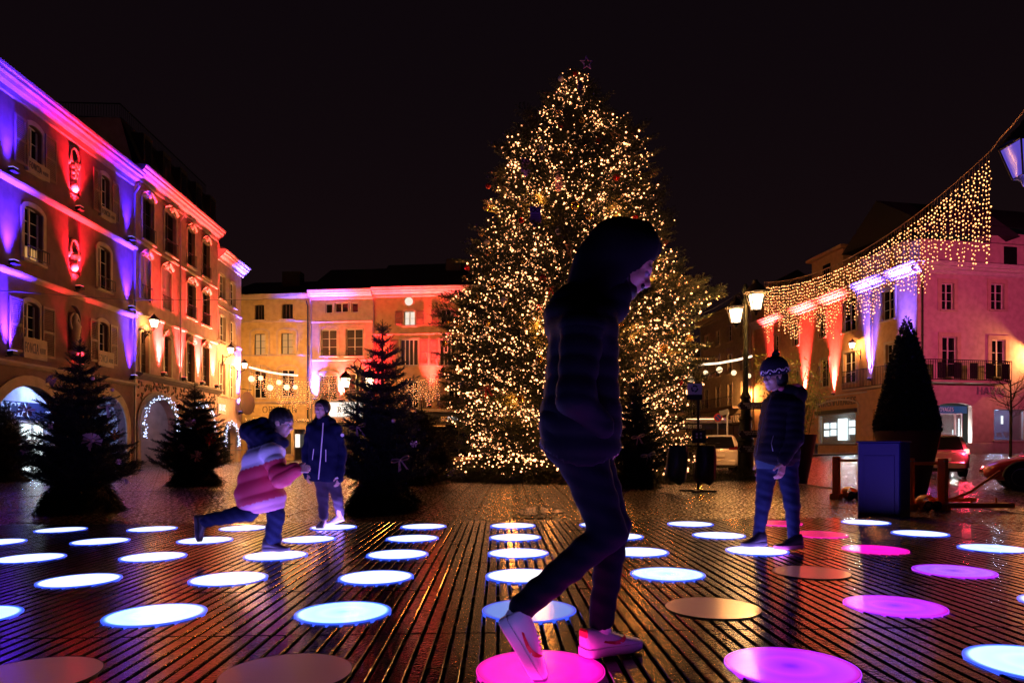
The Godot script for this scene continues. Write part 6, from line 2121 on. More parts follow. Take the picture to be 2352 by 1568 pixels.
# ---------------------------------------------------------------- street furniture
func make_street_furniture():
	# grey cabinet standing at the back edge of the deck
	var p := Vector3(4.477, 0.83, -8.3)
	var t := thing("cabinet", "plain blue utility cabinet at the deck edge, before the conical tree", "cabinet", Vector3(p.x, GROUND, p.z), deg_to_rad(-43.0))
	var s := Shape.new()
	s.soft_box(Vector3(0, 0.58, 0), Vector3(0.46, 1.16, 0.46), 0.012)
	s.soft_box(Vector3(0, 1.168, 0), Vector3(0.485, 0.02, 0.485), 0.006)
	part("body", s.mesh(), mat("cabinet_blue"), t)
	s = Shape.new()
	s.soft_box(Vector3(0.01, 0.66, 0.233), Vector3(0.33, 0.7, 0.012), 0.004)
	part("door", s.mesh(), mat("cabinet_blue"), t)
	# orange lifting frames for the platform
	lift_frame("orange steel lifting frame left of the cabinet, lower half visible", Vector3(7.148, 0.83, -14.6), 0.15, false)
	lift_frame("orange steel lifting frame right of the cabinet, with a long fork and a raised handle", Vector3(7.268, 0.83, -12.1), 0.05, true)
	recycling_stand()
	# wall-side odds and ends
	var b := thing("bollard", "short dark bollard at the left foot of the travel agency window", "bollard", Vector3(25.138, 0.183, -57))
	s = Shape.new()
	s.lathe([Vector2(0.17, 0), Vector2(0.15, 0.1), Vector2(0.12, 0.6), Vector2(0.16, 0.68), Vector2(0.15, 0.82), Vector2(0, 0.92)], 12)
	part("post", s.mesh(), mat("iron"), b)
	var np := thing("no_parking_sign", "round red and blue no-parking sign above the white SUV", "road sign", Vector3(13.429, 0.83, -45) * Vector3(1, 0, 1) + Vector3(0, GROUND, 0))
	s = Shape.new()
	s.tube([Vector3.ZERO, Vector3(0, 3.3, 0)], 0.035, 8)
	part("pole", s.mesh(), mat("zinc"), np)
	s = Shape.new()
	s.lathe([Vector2(0, -0.01), Vector2(0.27, -0.01), Vector2(0.27, 0.01), Vector2(0.2, 0.012)], 24, Vector3(0, 3.02, 0.05), Basis(Vector3.RIGHT, PI / 2))
	part("red_ring", s.mesh(), mat("sign_red"), np)
	s = Shape.new()
	s.lathe([Vector2(0.2, 0.0), Vector2(0, 0.0)], 24, Vector3(0, 3.02, 0.064), Basis(Vector3.RIGHT, PI / 2))
	part("blue_face", s.mesh(), mat("sign_deep_blue"), np)
	s = Shape.new()
	s.box(Vector3(0, 3.02, 0.068), Vector3(0.42, 0.05, 0.006), Basis(Vector3.BACK, -PI / 4))
	part("red_bar", s.mesh(), mat("sign_red"), np)
	var pm := thing("solar_post", "slim white post with a tilted panel on top, behind the white SUV", "post", Vector3(12.492, 0.83, -40) * Vector3(1, 0, 1) + Vector3(0, GROUND, 0))
	s = Shape.new()
	s.tube([Vector3.ZERO, Vector3(0, 2.9, 0), Vector3(0.08, 3.1, 0)], 0.05, 8)
	part("pole", s.mesh(), mat("white_paint"), pm)
	s = Shape.new()
	s.soft_box(Vector3(-0.18, 3.1, 0), Vector3(0.55, 0.3, 0.03), 0.008, Basis(Vector3.BACK, 0.25))
	part("panel", s.mesh(), mat("zinc"), pm)
	var ba := thing("crowd_barrier", "low metal barrier behind the running child, below the lit arches", "barrier", Vector3(-14.082, 0.83, -36) * Vector3(1, 0, 1) + Vector3(0, GROUND, 0))
	s = Shape.new()
	s.tube([Vector3(-1.0, 0, 0), Vector3(-1.0, 0.95, 0), Vector3(1.0, 0.95, 0), Vector3(1.0, 0, 0)], 0.022, 6)
	s.tube([Vector3(-1.0, 0.2, 0), Vector3(1.0, 0.2, 0)], 0.018, 6)
	for k in 12:
		s.tube([Vector3(-0.85 + 0.155 * k, 0.2, 0), Vector3(-0.85 + 0.155 * k, 0.95, 0)], 0.009, 4)
	part("rails", s.mesh(), mat("zinc"), ba)
	# café terrace at the end of the street
	var c := thing("cafe_awning", "pale café awning with a dark valance, down the street left of the tall lamp", "awning", Vector3(15.748, 0.83, -60) * Vector3(1, 0, 1) + Vector3(0, GROUND, 0))
	s = Shape.new()
	s.quad(Vector3(-2.6, 3.35, 1.2), Vector3(3.0, 3.35, 1.2), Vector3(3.0, 3.8, -1.4), Vector3(-2.6, 3.8, -1.4))
	s.quad(Vector3(-2.6, 3.15, 1.2), Vector3(3.0, 3.15, 1.2), Vector3(3.0, 3.35, 1.2), Vector3(-2.6, 3.35, 1.2))
	part("canopy", s.mesh(), mat("stone_white"), c)
	s = Shape.new()
	s.box(Vector3(0, 2.85, 1.1), Vector3(5.2, 0.5, 0.06))
	for e in [-2.4, -0.8, 0.8, 2.6]:
		s.box(Vector3(e, 1.4, 1.0), Vector3(0.09, 2.8, 0.09))
	part("valance", s.mesh(), mat("black"), c)
	lettering(c, "PLACE DES VOSGES", 0.3, Transform3D(Basis(), Vector3(-0.5, 2.85, 1.15)), mat("white_paint"), 0.02, "Droid Sans", 1.9, 700)
	var li := Shape.new()
	li.box(Vector3(0.2, 3.52, 0.4), Vector3(4.6, 0.05, 0.08))
	part("lamp_strip", li.mesh(), mat("lamp_warm"), c)
	# cables
	for q in [["thin cable sagging across the front of the left row", [Vector3(-19.18, 6.54, -25), Vector3(-19.22, 8.08, -34), Vector3(-18.486, 11.461, -50), Vector3(-16.686, 13.561, -57)]], ["thin cable running from the lit tree to the houses on the right", [Vector3(7.268, 6.205, -30), Vector3(9.953, 7.651, -34), Vector3(12.563, 9.317, -38)]]]:
		var cs := Shape.new()
		cs.tube(q[1], 0.016, 5)
		tag(part("cable", cs.mesh(), mat("cable"), self), q[0], "cable")

func lift_frame(label: String, p: Vector3, turn: float, long: bool):
	var t := thing("lifting_frame", label, "lifting frame", Vector3(p.x, GROUND, p.z), turn)
	for e in [-1.0, 1.0]:
		var s := Shape.new()
		s.soft_box(Vector3(0.27 * e, 0.46, 0.05 * e), Vector3(0.13, 0.9, 0.13), 0.01, Basis(Vector3.UP, 0.6))
		s.soft_box(Vector3(0.27 * e, 0.06, 0.05 * e), Vector3(0.22, 0.12, 0.2), 0.01, Basis(Vector3.UP, 0.6))
		part("post", s.mesh(), mat("orange_paint"), t)
		var b := Shape.new()
		for k in 2:
			b.tube([Vector3(0.27 * e + 0.03 - 0.06 * k, 0.86, 0.05 * e + 0.075), Vector3(0.27 * e + 0.03 - 0.06 * k, 0.86, 0.05 * e + 0.1)], 0.012, 8)
		part("bolts", b.mesh(), mat("steel"), t)
	var c := Shape.new()
	c.soft_box(Vector3(0, 0.82, 0), Vector3(0.44, 0.055, 0.03), 0.005)
	part("crossbar", c.mesh(), mat("orange_paint"), t)
	var h := Shape.new()
	h.lathe([Vector2(0.13, -0.1), Vector2(0.15, 0), Vector2(0.13, 0.1)], 14, Vector3(-0.02, 0.13, 0.02), Basis(Vector3.RIGHT, PI / 2))
	h.soft_box(Vector3(-0.02, 0.1, 0.05), Vector3(0.26, 0.13, 0.18), 0.03)
	part("wheel_housing", h.mesh(), mat("orange_paint"), t)
	for e in [-1.0, 1.0]:
		var w := Shape.new()
		w.lathe([Vector2(0, -0.035), Vector2(0.06, -0.035), Vector2(0.085, -0.03), Vector2(0.09, 0), Vector2(0.085, 0.03), Vector2(0.06, 0.035), Vector2(0, 0.035)], 16, Vector3(-0.02 + 0.075 * e, 0.09, 0.2), Basis(Vector3.BACK, 1.2))
		part("wheel", w.mesh(), mat("black"), t)
	if long:
		var f := Shape.new()
		f.soft_box(Vector3(0.83, 0.09, 0.12), Vector3(1.2, 0.09, 0.14), 0.02, Basis(Vector3.UP, -0.05))
		f.soft_box(Vector3(0.62, 0.17, -0.12), Vector3(0.75, 0.07, 0.07), 0.015)
		f.tube([Vector3(1.42, 0.09, 0.15), Vector3(1.46, 0.09, 0.15)], 0.06, 10)
		for e in [0.75, 1.2]:
			f.tube([Vector3(e, 0.1, 0.1), Vector3(e, 0.22, 0.1)], 0.018, 6)
		part("fork", f.mesh(), mat("orange_paint"), t)
		var hd := Shape.new()
		hd.tube([Vector3(0.35, 0.16, 0), Vector3(0.8, 0.3, -0.02), Vector3(1.2, 0.55, -0.05)], 0.022, 7)
		part("handle", hd.mesh(), mat("orange_paint"), t)
		var gp := Shape.new()
		gp.tube([Vector3(1.2, 0.55, -0.05), Vector3(1.4, 0.67, -0.06)], 0.032, 8)
		part("grip", gp.mesh(), mat("orange_paint"), t)

func recycling_stand():
	var k := 16.9 / 1585.0
	var t := thing("recycling_stand", "waste-sorting stand with a recycling sign and two hanging bags, right of the lit tree", "waste stand", Vector3(4.564, 0.83, -16.9) * Vector3(1, 0, 1) + Vector3(0, GROUND, 0))
	var s := Shape.new()
	s.tube([Vector3.ZERO, Vector3(0, 2.5, 0)], 0.032, 8)
	s.tube([Vector3(-0.55, 1.13, 0), Vector3(0.38, 1.13, 0)], 0.022, 6)
	for e in [[-0.52, 0.2], [0.16, 0.2]]:
		var ring := []
		for q in 15:
			ring.append(Vector3(e[0] + 0.22 * cos(TAU * q / 14), 1.13, e[1] * 0.3 + 0.2 * sin(TAU * q / 14)))
		s.tube(ring, 0.018, 6, false)
	part("post", s.mesh(), mat("black"), t)
	s = Shape.new()
	for e in 4:
		s.soft_box(Vector3(cos(e * 1.571 + 0.5) * 0.22, 0.035, sin(e * 1.571 + 0.5) * 0.22), Vector3(0.46, 0.05, 0.09), 0.01, Basis(Vector3.UP, -e * 1.571 - 0.5))
	part("foot", s.mesh(), mat("black"), t)
	s = Shape.new()
	s.soft_box(Vector3(-0.1, 2.52, 0.045), Vector3(0.36, 0.27, 0.012), 0.003)
	var sg := part("sign", s.mesh(), mat("white_paint"), t)
	s = Shape.new()
	s.soft_box(Vector3(-0.1, 2.32, 0.045), Vector3(0.38, 0.13, 0.014), 0.003)
	part("sign_foot", s.mesh(), mat("sign_brown"), t)
	for q in 3:   # three chasing arrows
		var a := Shape.new()
		var a0 := 0.5 + q * TAU / 3
		for e in 6:
			var u0 := a0 + 1.35 * e / 6.0
			var u1 := a0 + 1.35 * (e + 1) / 6.0
			var r0 := 0.052
			var r1 := 0.088
			a.quad(Vector3(cos(u0) * r0, sin(u0) * r0, 0), Vector3(cos(u0) * r1, sin(u0) * r1, 0), Vector3(cos(u1) * r1, sin(u1) * r1, 0), Vector3(cos(u1) * r0, sin(u1) * r0, 0))
		var ue := a0 + 1.35
		a.tri(Vector3(cos(ue) * 0.036, sin(ue) * 0.036, 0), Vector3(cos(ue) * 0.104, sin(ue) * 0.104, 0), Vector3(cos(ue + 0.55) * 0.07, sin(ue + 0.55) * 0.07, 0))
		part("arrow_mark", a.mesh(), mat("recycle_green" if q != 1 else "recycle_blue"), sg, Transform3D(Basis(), Vector3(-0.1, 2.53, 0.054)))
	s = Shape.new()
	s.soft_box(Vector3(0, 1.36, 0.05), Vector3(0.33, 0.32, 0.02), 0.004)
	var pb := part("info_panel", s.mesh(), mat("sign_brown"), t)
	s = Shape.new()
	for q in [[-0.05, 0.06], [0.05, 0.07], [-0.05, -0.02], [0.05, -0.02]]:
		s.box(Vector3(q[0], 1.36 + q[1], 0.063), Vector3(0.045, 0.05, 0.004))
	part("pictograms", s.mesh(), mat("ribbon_white"), pb)
	for q in [[-0.52, "bag_green", 0.06], [0.17, "bag_dark", 0.02]]:
		var b := Shape.new()
		var rings := []
		for e in 12:
			var u := e / 11.0
			var ring := []
			for i in 18:
				var a := TAU * i / 18
				var r := lerpf(0.21, 0.26, sin(u * PI * 0.8)) * (1.0 + 0.07 * sin(5 * a + u * 3.0) + 0.04 * sin(9 * a - u * 5.0))
				if e == 11:
					r *= 0.6
				ring.append(Vector3(q[0] - q[2] * u + cos(a) * r, 1.14 - 0.93 * u - (0.04 * sin(a * 2.0) * u), 0.05 + sin(a) * r * 0.8))
			rings.append(ring)
		loft(b, rings, true)
		part("bag", b.mesh(), mat(q[1]), t)

func loft(s: Shape, rings: Array, closed := true, cap := true):   # smooth skin through rings of equal point count
	var m: int = rings[0].size()
	var first := s.v.size()
	var nrm := []
	for k in rings.size():
		for i in m:
			var a: Vector3 = rings[k][(i + 1) % m if closed else mini(i + 1, m - 1)] - rings[k][(i - 1 + m) % m if closed else maxi(i - 1, 0)]
			var b: Vector3 = rings[mini(k + 1, rings.size() - 1)][i] - rings[maxi(k - 1, 0)][i]
			var nn := a.cross(b)
			if nn.length() < 1e-9:
				nn = Vector3.UP
			nrm.append(nn.normalized())
	var mid := Vector3.ZERO
	for q in rings[rings.size() / 2]:
		mid += q
	mid /= m
	var flip := false
	var test := 0.0
	for i in m:
		test += nrm[rings.size() / 2 * m + i].dot(rings[rings.size() / 2][i] - mid)
	flip = test < 0.0
	for k in rings.size():
		for i in m:
			s.put(rings[k][i], nrm[k * m + i] * (-1.0 if flip else 1.0), Vector2(float(i) / m, float(k) / rings.size()))
	for k in rings.size() - 1:
		for i in (m if closed else m - 1):
			var p := first + k * m + i
			var q := first + k * m + (i + 1) % m
			if flip:
				s.idx.append_array([p, q, p + m, q, q + m, p + m])
			else:
				s.idx.append_array([p, p + m, q, q, p + m, q + m])
	if cap and closed:
		for e in [0, rings.size() - 1]:
			var c := Vector3.ZERO
			for q in rings[e]:
				c += q
			c /= m
			for i in m:
				if (e == 0) != flip:
					s.tri(c, rings[e][(i + 1) % m], rings[e][i])
				else:
					s.tri(c, rings[e][i], rings[e][(i + 1) % m])

# ---------------------------------------------------------------- strung lights
func icicles(label: String, a: Vector3, b: Vector3, sag: float, strands: int, lengths: Callable, step: float, r0: float, r1: float, singly := true):
	var t := thing("icicle_lights", label, "light curtain", a)
	var w := Shape.new()
	var pts := []
	for k in 41:
		var u := k / 40.0
		pts.append((b - a) * u - Vector3(0, sag * 4.0 * u * (1.0 - u), 0))
	w.tube(pts, 0.018, 5)
	part("carrier_wire", w.mesh(), mat("wire"), t)
	var bulbs := []
	var all := Shape.new()
	for k in strands:
		var u := (k + 0.5) / strands + rng.randf_range(-0.2, 0.2) / strands
		var top := (b - a) * u - Vector3(0, sag * 4.0 * u * (1.0 - u), 0)
		var l: float = lengths.call(u, k)
		var s := Shape.new()
		var line := []
		var n := maxi(2, int(l / step))
		var along_dir := (b - a).normalized()
		for e in n + 1:
			line.append(Vector3(0, -l * e / n, 0) + along_dir * rng.randfn(0, 0.018) + Vector3(0, 0, rng.randfn(0, 0.015)))
			if e >= 2:
				bulbs.append(top + line[e] + along_dir * rng.randf_range(-0.05, 0.05) + Vector3(0, rng.randfn(0, 0.02), 0))
		if singly:
			s.tube(line, 0.0065, 4, false)
			part("light_strand", s.mesh(), mat("wire"), t, Transform3D(Basis(), top))
		else:
			var moved := []
			for q in line:
				moved.append(q + top)
			all.tube(moved, 0.006, 3, false)
	if not singly:
		tag(part("strands", all.mesh(), mat("wire"), t), "", "", "", "stuff")
	t.add_child(dots("fairy_lights", bulbs, r0, r1, mat("fairy_icicle")), true)

func make_curtains():
	plain("wire", lin(0.35, 0.2, 0.14), 0.6)
	var steps := [1.0, 0.92, 0.96, 0.8, 0.86, 0.7, 0.78, 0.62, 0.7, 0.85]
	icicles("large curtain of warm icicle lights sweeping down from the top right over the street", Vector3(18.077, 12.001, -26), Vector3(15.735, 11.085, -43), 1.25, 104, func(u, k): return 3.75 * steps[(k / 2) % 10] * (0.94 + 0.06 * sin(k * 1.7)) + (0.35 if u < 0.1 else 0.0), 0.17, 0.018, 0.037)
	var c := Shape.new()
	c.tube([Vector3(18.077, 12.001, -26), Vector3(17.445, 11.85, -24.6), Vector3(16.746, 11.612, -23), Vector3(14.912, 11.091, -19)], 0.03, 6)
	tag(part("cable", c.mesh(), mat("wire"), self), "thick cable from the big light curtain up to the top right corner", "cable")
	icicles("curtain of warm icicle lights in front of the optician's first floor", Vector3(-20.51, 6.962, -54), Vector3(-15.926, 6.443, -55.6), 0.25, 46, func(u, k): return 2.3 * (0.35 + 0.6 * smooth(0.0, 0.5, u)) * steps[k % 10] + 0.35, 0.17, 0.017, 0.03, false)
	icicles("narrow curtain of icicle lights over the pink house's left window", Vector3(-15.856, 6.899, -55.6), Vector3(-14.07, 6.855, -55.2), 0.05, 15, func(u, k): return 2.3 * steps[k % 10], 0.17, 0.015, 0.026, false)
	icicles("curtain of warm icicle lights on the shuttered house, left of the big tree", Vector3(-9.057, 6.66, -55), Vector3(-5.718, 6.617, -54.6), 0.15, 30, func(u, k): return 2.4 * steps[k % 10], 0.17, 0.016, 0.028, false)
	garland("glowing white rope light with hanging globes beside the corner house", [Vector3(-19.054, 6.603, -50), Vector3(-17.676, 6.233, -49.5), Vector3(-16.416, 5.993, -49), Vector3(-15.085, 5.848, -48.5)], [[577, 870, 7.5, 50.0], [598, 868, 6.0, 49.6], [620, 890, 7.5, 49.3], [640, 878, 6.5, 49.0], [658, 889, 7.5, 48.8], [678, 889, 6.0, 48.5]], "left")
	garland("glowing white rope light with hanging globes between the lit tree and the tall lamp", [Vector3(10.355, 6.049, -44), Vector3(11.235, 5.812, -42), Vector3(11.962, 5.675, -40), Vector3(12.419, 5.625, -38), Vector3(12.862, 5.686, -37)], [[1588, 871, 7.5, 42.5], [1621, 856, 6.0, 41.2], [1653, 849, 7.5, 40.0], [1686, 856, 6.5, 38.5], [1720, 863, 6.0, 37.2], [1586, 828, 7.5, 42.6], [1538, 907, 6.5, 44.0]], "right")
	# green garland with small lights under the optician's sign
	var g := thing("shop_garland", "thin lit fir garland under the optician's sign", "light garland", Vector3(-22.23, 3.104, -57.2))
	var gs := Shape.new()
	var bulbs := []
	for k in 700:
		var q := Vector3(rng.randf() * 5.6, rng.randfn(0, 0.05) - 0.1 * absf(sin(k * 0.01)), rng.randfn(0, 0.05))
		var d := Vector3(rng.randfn(), rng.randfn(-0.6, 0.6), rng.randfn()).normalized()
		var e := d.cross(Vector3(0.2, 0.5, 0.7)).normalized() * 0.012
		gs.tri(q - e, q + e, q + d * 0.2)
		if k % 8 == 0:
			bulbs.append(q + Vector3(0, 0.02, 0.08))
	tag(part("fir_greenery", gs.mesh(), mat("fir"), g), "", "", "", "stuff")
	g.add_child(dots("fairy_lights", bulbs, 0.016, 0.03, mat("fairy_icicle")), true)

func garland(label: String, rope: Array, globes: Array, which: String):
	var t := thing("rope_light", label, "rope light", rope[0])
	var s := Shape.new()
	var moved := []
	for q in rope:
		moved.append(q - rope[0])
	s.tube(moved, 0.06, 7)
	part("lamp_tube", s.mesh(), mat("rope_light"), t)
	var ball := Shape.new()
	ball.ball(Vector3.ZERO, Vector3.ONE, 16, 10)
	var bm := ball.mesh()
	var ord := ["first", "second", "third", "fourth", "fifth", "sixth", "small lowest"]
	globes.sort_custom(func(p, q): return p[0] < q[0])
	for k in globes.size():
		var q: Array = globes[k]
		var d: float = q[3]
		var at := Vector3((q[0] - 1176.0) * d / 1585.0, 0.83 + (1026.0 - q[1]) * d / 1585.0, -d)
		var r: float = q[2] * d / 1585.0 * 0.92
		var g := thing("globe_lamp", "round white globe lamp, %s from the left under the %s rope light" % [ord[k], which], "globe lamp", at, 0.0, "globe lamps hung from the rope lights")
		part("globe_lamp_glass", bm, mat("globe_lamp"), g, Transform3D(Basis().scaled(Vector3.ONE * r), Vector3.ZERO))
		var w := Shape.new()
		w.tube([Vector3(0, r, 0), Vector3(0, r + 0.75, 0)], 0.01, 4)
		part("cord", w.mesh(), mat("cable"), g)
		bulb_light(g, Vector3.ZERO, lin(1.0, 0.46, 0.14), 14.0 if which == "left" else 3.5, 0.12)

# ---------------------------------------------------------------- cars
func car(label: String, at: Vector3, heading: float, paint: String, size: Vector3, kind: String) -> Node3D:   # local axes: x forwards, y up, z to the right-hand side
	var t := thing("parked_car", label, "car", at, heading)
	var l := size.x / 2
	var h := size.y
	var w := size.z / 2
	var belt := h * 0.6
	var body := Shape.new()
	var rings := []
	var st := [[-1.0, 0.36, belt * 0.92, 0.8], [-0.985, 0.3, belt * 0.99, 0.88], [-0.94, 0.26, belt * 1.03, 0.955], [-0.7, 0.22, belt * 1.04, 1.0], [0.0, 0.2, belt, 1.0], [0.42, 0.2, belt * 0.98, 0.985], [0.62, 0.22, belt * 0.93, 0.97], [0.84, 0.24, belt * 0.8, 0.9], [0.96, 0.28, belt * 0.66, 0.76], [1.0, 0.34, belt * 0.55, 0.6]]
	for q in st:
		var x: float = q[0] * l
		var y0: float = q[1]
		var y1: float = q[2]
		var ww: float = q[3] * w
		var ring := []
		for e in [[0.0, 0.0], [0.78, 0.0], [0.93, 0.08], [0.985, 0.28], [1.0, 0.5], [0.985, 0.72], [0.93, 0.9], [0.82, 0.98], [0.4, 1.02], [0.0, 1.03]]:
			ring.append(Vector3(x, lerpf(y0, y1, e[1]), e[0] * ww))
		for e in range(8, 0, -1):
			var f: Vector3 = ring[e]
			ring.append(Vector3(f.x, f.y, -f.z))
		rings.append(ring)
	loft(body, rings, true)
	part("body", body.mesh(), mat(paint), t)
	var cab := Shape.new()
	rings = []
	var back := -0.97 if kind != "front" else -0.9
	for q in [[back, belt * 1.0, 0.86, 0.0], [back + 0.04, belt + (h - belt) * 0.45, 0.84, 0.5], [back + 0.13, h * 0.965, 0.76, 0.95], [-0.6, h, 0.77, 1.0], [-0.1, h, 0.78, 1.0], [0.12, h * 0.97, 0.78, 0.95], [0.34, belt + (h - belt) * 0.5, 0.82, 0.5], [0.56, belt * 0.97, 0.86, 0.0]]:
		var x: float = q[0] * l
		var top: float = q[1]
		var ring := []
		for e in [[0.0, 0.0], [0.97, 0.0], [0.94, 0.35], [0.9, 0.7], [0.84, 0.93], [0.7, 1.0], [0.3, 1.02], [0.0, 1.025]]:
			ring.append(Vector3(x, lerpf(belt * 0.93, top, e[1]), e[0] * w * lerpf(1.0, q[2] / 0.84, e[1])))
		for e in range(6, 0, -1):
			var f: Vector3 = ring[e]
			ring.append(Vector3(f.x, f.y, -f.z))
		rings.append(ring)
	loft(cab, rings, true)
	part("cabin", cab.mesh(), mat(paint), t)
	# glass set a little proud of the cabin
	var gb := Shape.new()
	var xb := back * l
	gb.quad(Vector3(xb - 0.0 + 0.005 * l, belt + 0.06, -w * 0.74), Vector3(xb + 0.005 * l, belt + 0.06, w * 0.74), Vector3(xb + 0.115 * l, h * 0.945, w * 0.62), Vector3(xb + 0.115 * l, h * 0.945, -w * 0.62))
	gb.xf = Transform3D(Basis(), Vector3(-0.035, 0.015, 0))
	part("rear_window", gb.mesh(), mat("car_glass"), t, Transform3D(Basis(), Vector3(-0.035, 0.01, 0)))
	var gf := Shape.new()
	gf.quad(Vector3(0.55 * l, belt + 0.02, w * 0.78), Vector3(0.55 * l, belt + 0.02, -w * 0.78), Vector3(0.14 * l, h * 0.955, -w * 0.66), Vector3(0.14 * l, h * 0.955, w * 0.66))
	part("windscreen", gf.mesh(), mat("car_glass"), t, Transform3D(Basis(), Vector3(0.03, 0.03, 0)))
	for e in [-1.0, 1.0]:
		for q in [[-0.84, -0.42, -0.7, -0.42], [-0.39, 0.02, -0.39, 0.02], [0.05, 0.47, 0.05, 0.17]]:
			var gs := Shape.new()
			var a := Vector3(q[0] * l, belt + 0.04, w * 0.965 * e)
			var b := Vector3(q[1] * l, belt + 0.04, w * 0.965 * e)
			var c := Vector3(q[3] * l, h * 0.93, w * 0.84 * e)
			var d := Vector3(q[2] * l, h * 0.93, w * 0.84 * e)
			if e > 0:
				gs.quad(a, b, c, d)
			else:
				gs.quad(b, a, d, c)
			part("side_window", gs.mesh(), mat("car_glass"), t)
	# wheels
	var wr := 0.335 * size.y / 1.5
	for x in [-0.6 * l, 0.62 * l]:
		for e in [-1.0, 1.0]:
			var tyre := Shape.new()
			var wt := Basis(Vector3.RIGHT, PI / 2 * e)
			tyre.lathe([Vector2(wr * 0.66, 0.1), Vector2(wr * 0.9, 0.11), Vector2(wr, 0.07), Vector2(wr, -0.1), Vector2(wr * 0.5, -0.1)], 24, Vector3(x, wr, (w - 0.1) * e), wt)
			var wheel := part("wheel", tyre.mesh(), mat("tyre"), t)
			var rim := Shape.new()
			rim.lathe([Vector2(0, 0.07), Vector2(0.05, 0.075), Vector2(0.06, 0.05)], 12, Vector3(x, wr, (w - 0.1) * e), wt)
			rim.lathe([Vector2(wr * 0.6, 0.06), Vector2(wr * 0.67, 0.105), Vector2(wr * 0.7, 0.1)], 24, Vector3(x, wr, (w - 0.1) * e), wt)
			for k in 12:
				var a := TAU * k / 12
				rim.tube([Vector3(x, wr, (w - 0.04) * e), Vector3(x + cos(a) * wr * 0.64, wr + sin(a) * wr * 0.64, (w - 0.025) * e)], 0.014, 4)
			part("rim", rim.mesh(), mat("rim_metal"), wheel)
			var arch := Shape.new()
			var pts := []
			for k in 13:
				var a := PI * k / 12
				pts.append(Vector3(x + cos(a) * wr * 1.14, wr + sin(a) * wr * 1.14, (w * 0.985) * e))
			arch.tube(pts, 0.045, 6)
			var disc := Shape.new()
			disc.lathe([Vector2(0, 0.0), Vector2(wr * 1.13, 0.0)], 24, Vector3(x, wr, (w - 0.012) * e), wt)
			part("wheel_arch", arch.mesh(), mat("black"), t)
			part("wheel_well", disc.mesh(), mat("black"), t)
	for e in [-1.0, 1.0]:
		var mr := Shape.new()
		mr.ball(Vector3(0.4 * l, belt + 0.1, (w + 0.11) * e), Vector3(0.09, 0.085, 0.13), 10, 7)
		part("mirror", mr.mesh(), mat("black"), t)
		var hl := Shape.new()
		hl.ball(Vector3(0.89 * l, belt * 0.6, w * 0.66 * e), Vector3(0.17, 0.06, 0.12), 12, 8)
		part("headlamp", hl.mesh(), mat("headlamp_glass"), t)
	var bump := Shape.new()
	bump.soft_box(Vector3(-l * 0.985, 0.42, 0), Vector3(0.14, 0.26, w * 1.6), 0.05)
	part("bumper", bump.mesh(), mat(paint), t)
	var skirt := Shape.new()
	skirt.soft_box(Vector3(-l * 0.975, 0.27, 0), Vector3(0.14, 0.14, w * 1.5), 0.03)
	part("bumper_skirt", skirt.mesh(), mat("black"), t)
	return t

func tail(t: Node3D, x: float, y: float, z: float, w: float, m: String, long := 0.34):
	for e in [-1.0, 1.0]:
		var s := Shape.new()
		s.soft_box(Vector3(x, y, (z - w / 2) * e), Vector3(0.05, 0.1, w), 0.02)
		s.soft_box(Vector3(x + 0.04, y + 0.02, z * e), Vector3(0.1, 0.17, 0.12), 0.03)
		part("tail_lamp", s.mesh(), mat(m), t)

func make_cars():
	for q in [["paint_white", 0.62, 0.6, 0.6, 0.0], ["paint_silver", 0.5, 0.42, 0.42, 0.5], ["paint_red", 0.25, 0.006, 0.012, 0.1]]:
		var m := plain(q[0], lin(q[1], q[2], q[3]), 0.3, q[4])
		m.clearcoat_enabled = true
		m.clearcoat = 1.0
		m.clearcoat_roughness = 0.06
	plain("car_glass", lin(0.006, 0.006, 0.008), 0.04)
	plain("tyre", lin(0.008, 0.008, 0.008), 0.8)
	plain("rim_metal", lin(0.35, 0.33, 0.33), 0.35, 0.9)
	plain("headlamp_glass", lin(0.2, 0.12, 0.12), 0.08, 0.2)
	plain("tail_dark", lin(0.12, 0.004, 0.006), 0.1)
	var a := car("white SUV seen from behind with one orange indicator lit, behind the recycling stand", Vector3(9.261, 0.83, -31.5) * Vector3(1, 0, 1) + Vector3(0, -0.26, 0), PI / 2 - 0.22, "paint_white", Vector3(4.5, 1.6, 1.85), "rear")
	tail(a, -2.18, 1.02, 0.74, 0.3, "tail_dark")
	var ind := Shape.new()
	ind.soft_box(Vector3(-2.24, 0.93, -0.72), Vector3(0.05, 0.09, 0.24), 0.02)
	part("indicator_lamp", ind.mesh(), mat("indicator_lamp"), a)
	bulb_light(a, Vector3(-2.33, 0.93, -0.72), lin(1.0, 0.28, 0.03), 0.8, 0.05)
	plate(a, -2.31, 0.72, "FC 615 MT")
	var b := car("silver hatchback seen from behind with red tail light on, behind the conical tree's pot", Vector3(15.505, 0.83, -25.6) * Vector3(1, 0, 1) + Vector3(0, -0.22, 0), PI / 2 - 0.36, "paint_silver", Vector3(4.05, 1.47, 1.75), "rear")
	for e in [-1.0, 1.0]:
		var s := Shape.new()
		s.soft_box(Vector3(-1.97, 0.88, 0.5 * e), Vector3(0.05, 0.06, 0.42), 0.015)
		part("tail_lamp", s.mesh(), mat("tail_lamp"), b)
		var c := Shape.new()
		c.soft_box(Vector3(-1.93, 0.9, 0.74 * e), Vector3(0.1, 0.17, 0.16), 0.03)
		part("tail_lamp", c.mesh(), mat("tail_lamp_core"), b)
		bulb_light(b, Vector3(-2.08, 0.9, 0.7 * e), lin(1.0, 0.03, 0.08), 0.9, 0.06)
	plate(b, -2.08, 0.62, "")
	car("dark red car cut by the photo's right edge, only its front end showing", Vector3(14.45, GROUND, -17.6), PI - 0.5, "paint_red", Vector3(4.1, 1.5, 1.76), "front")

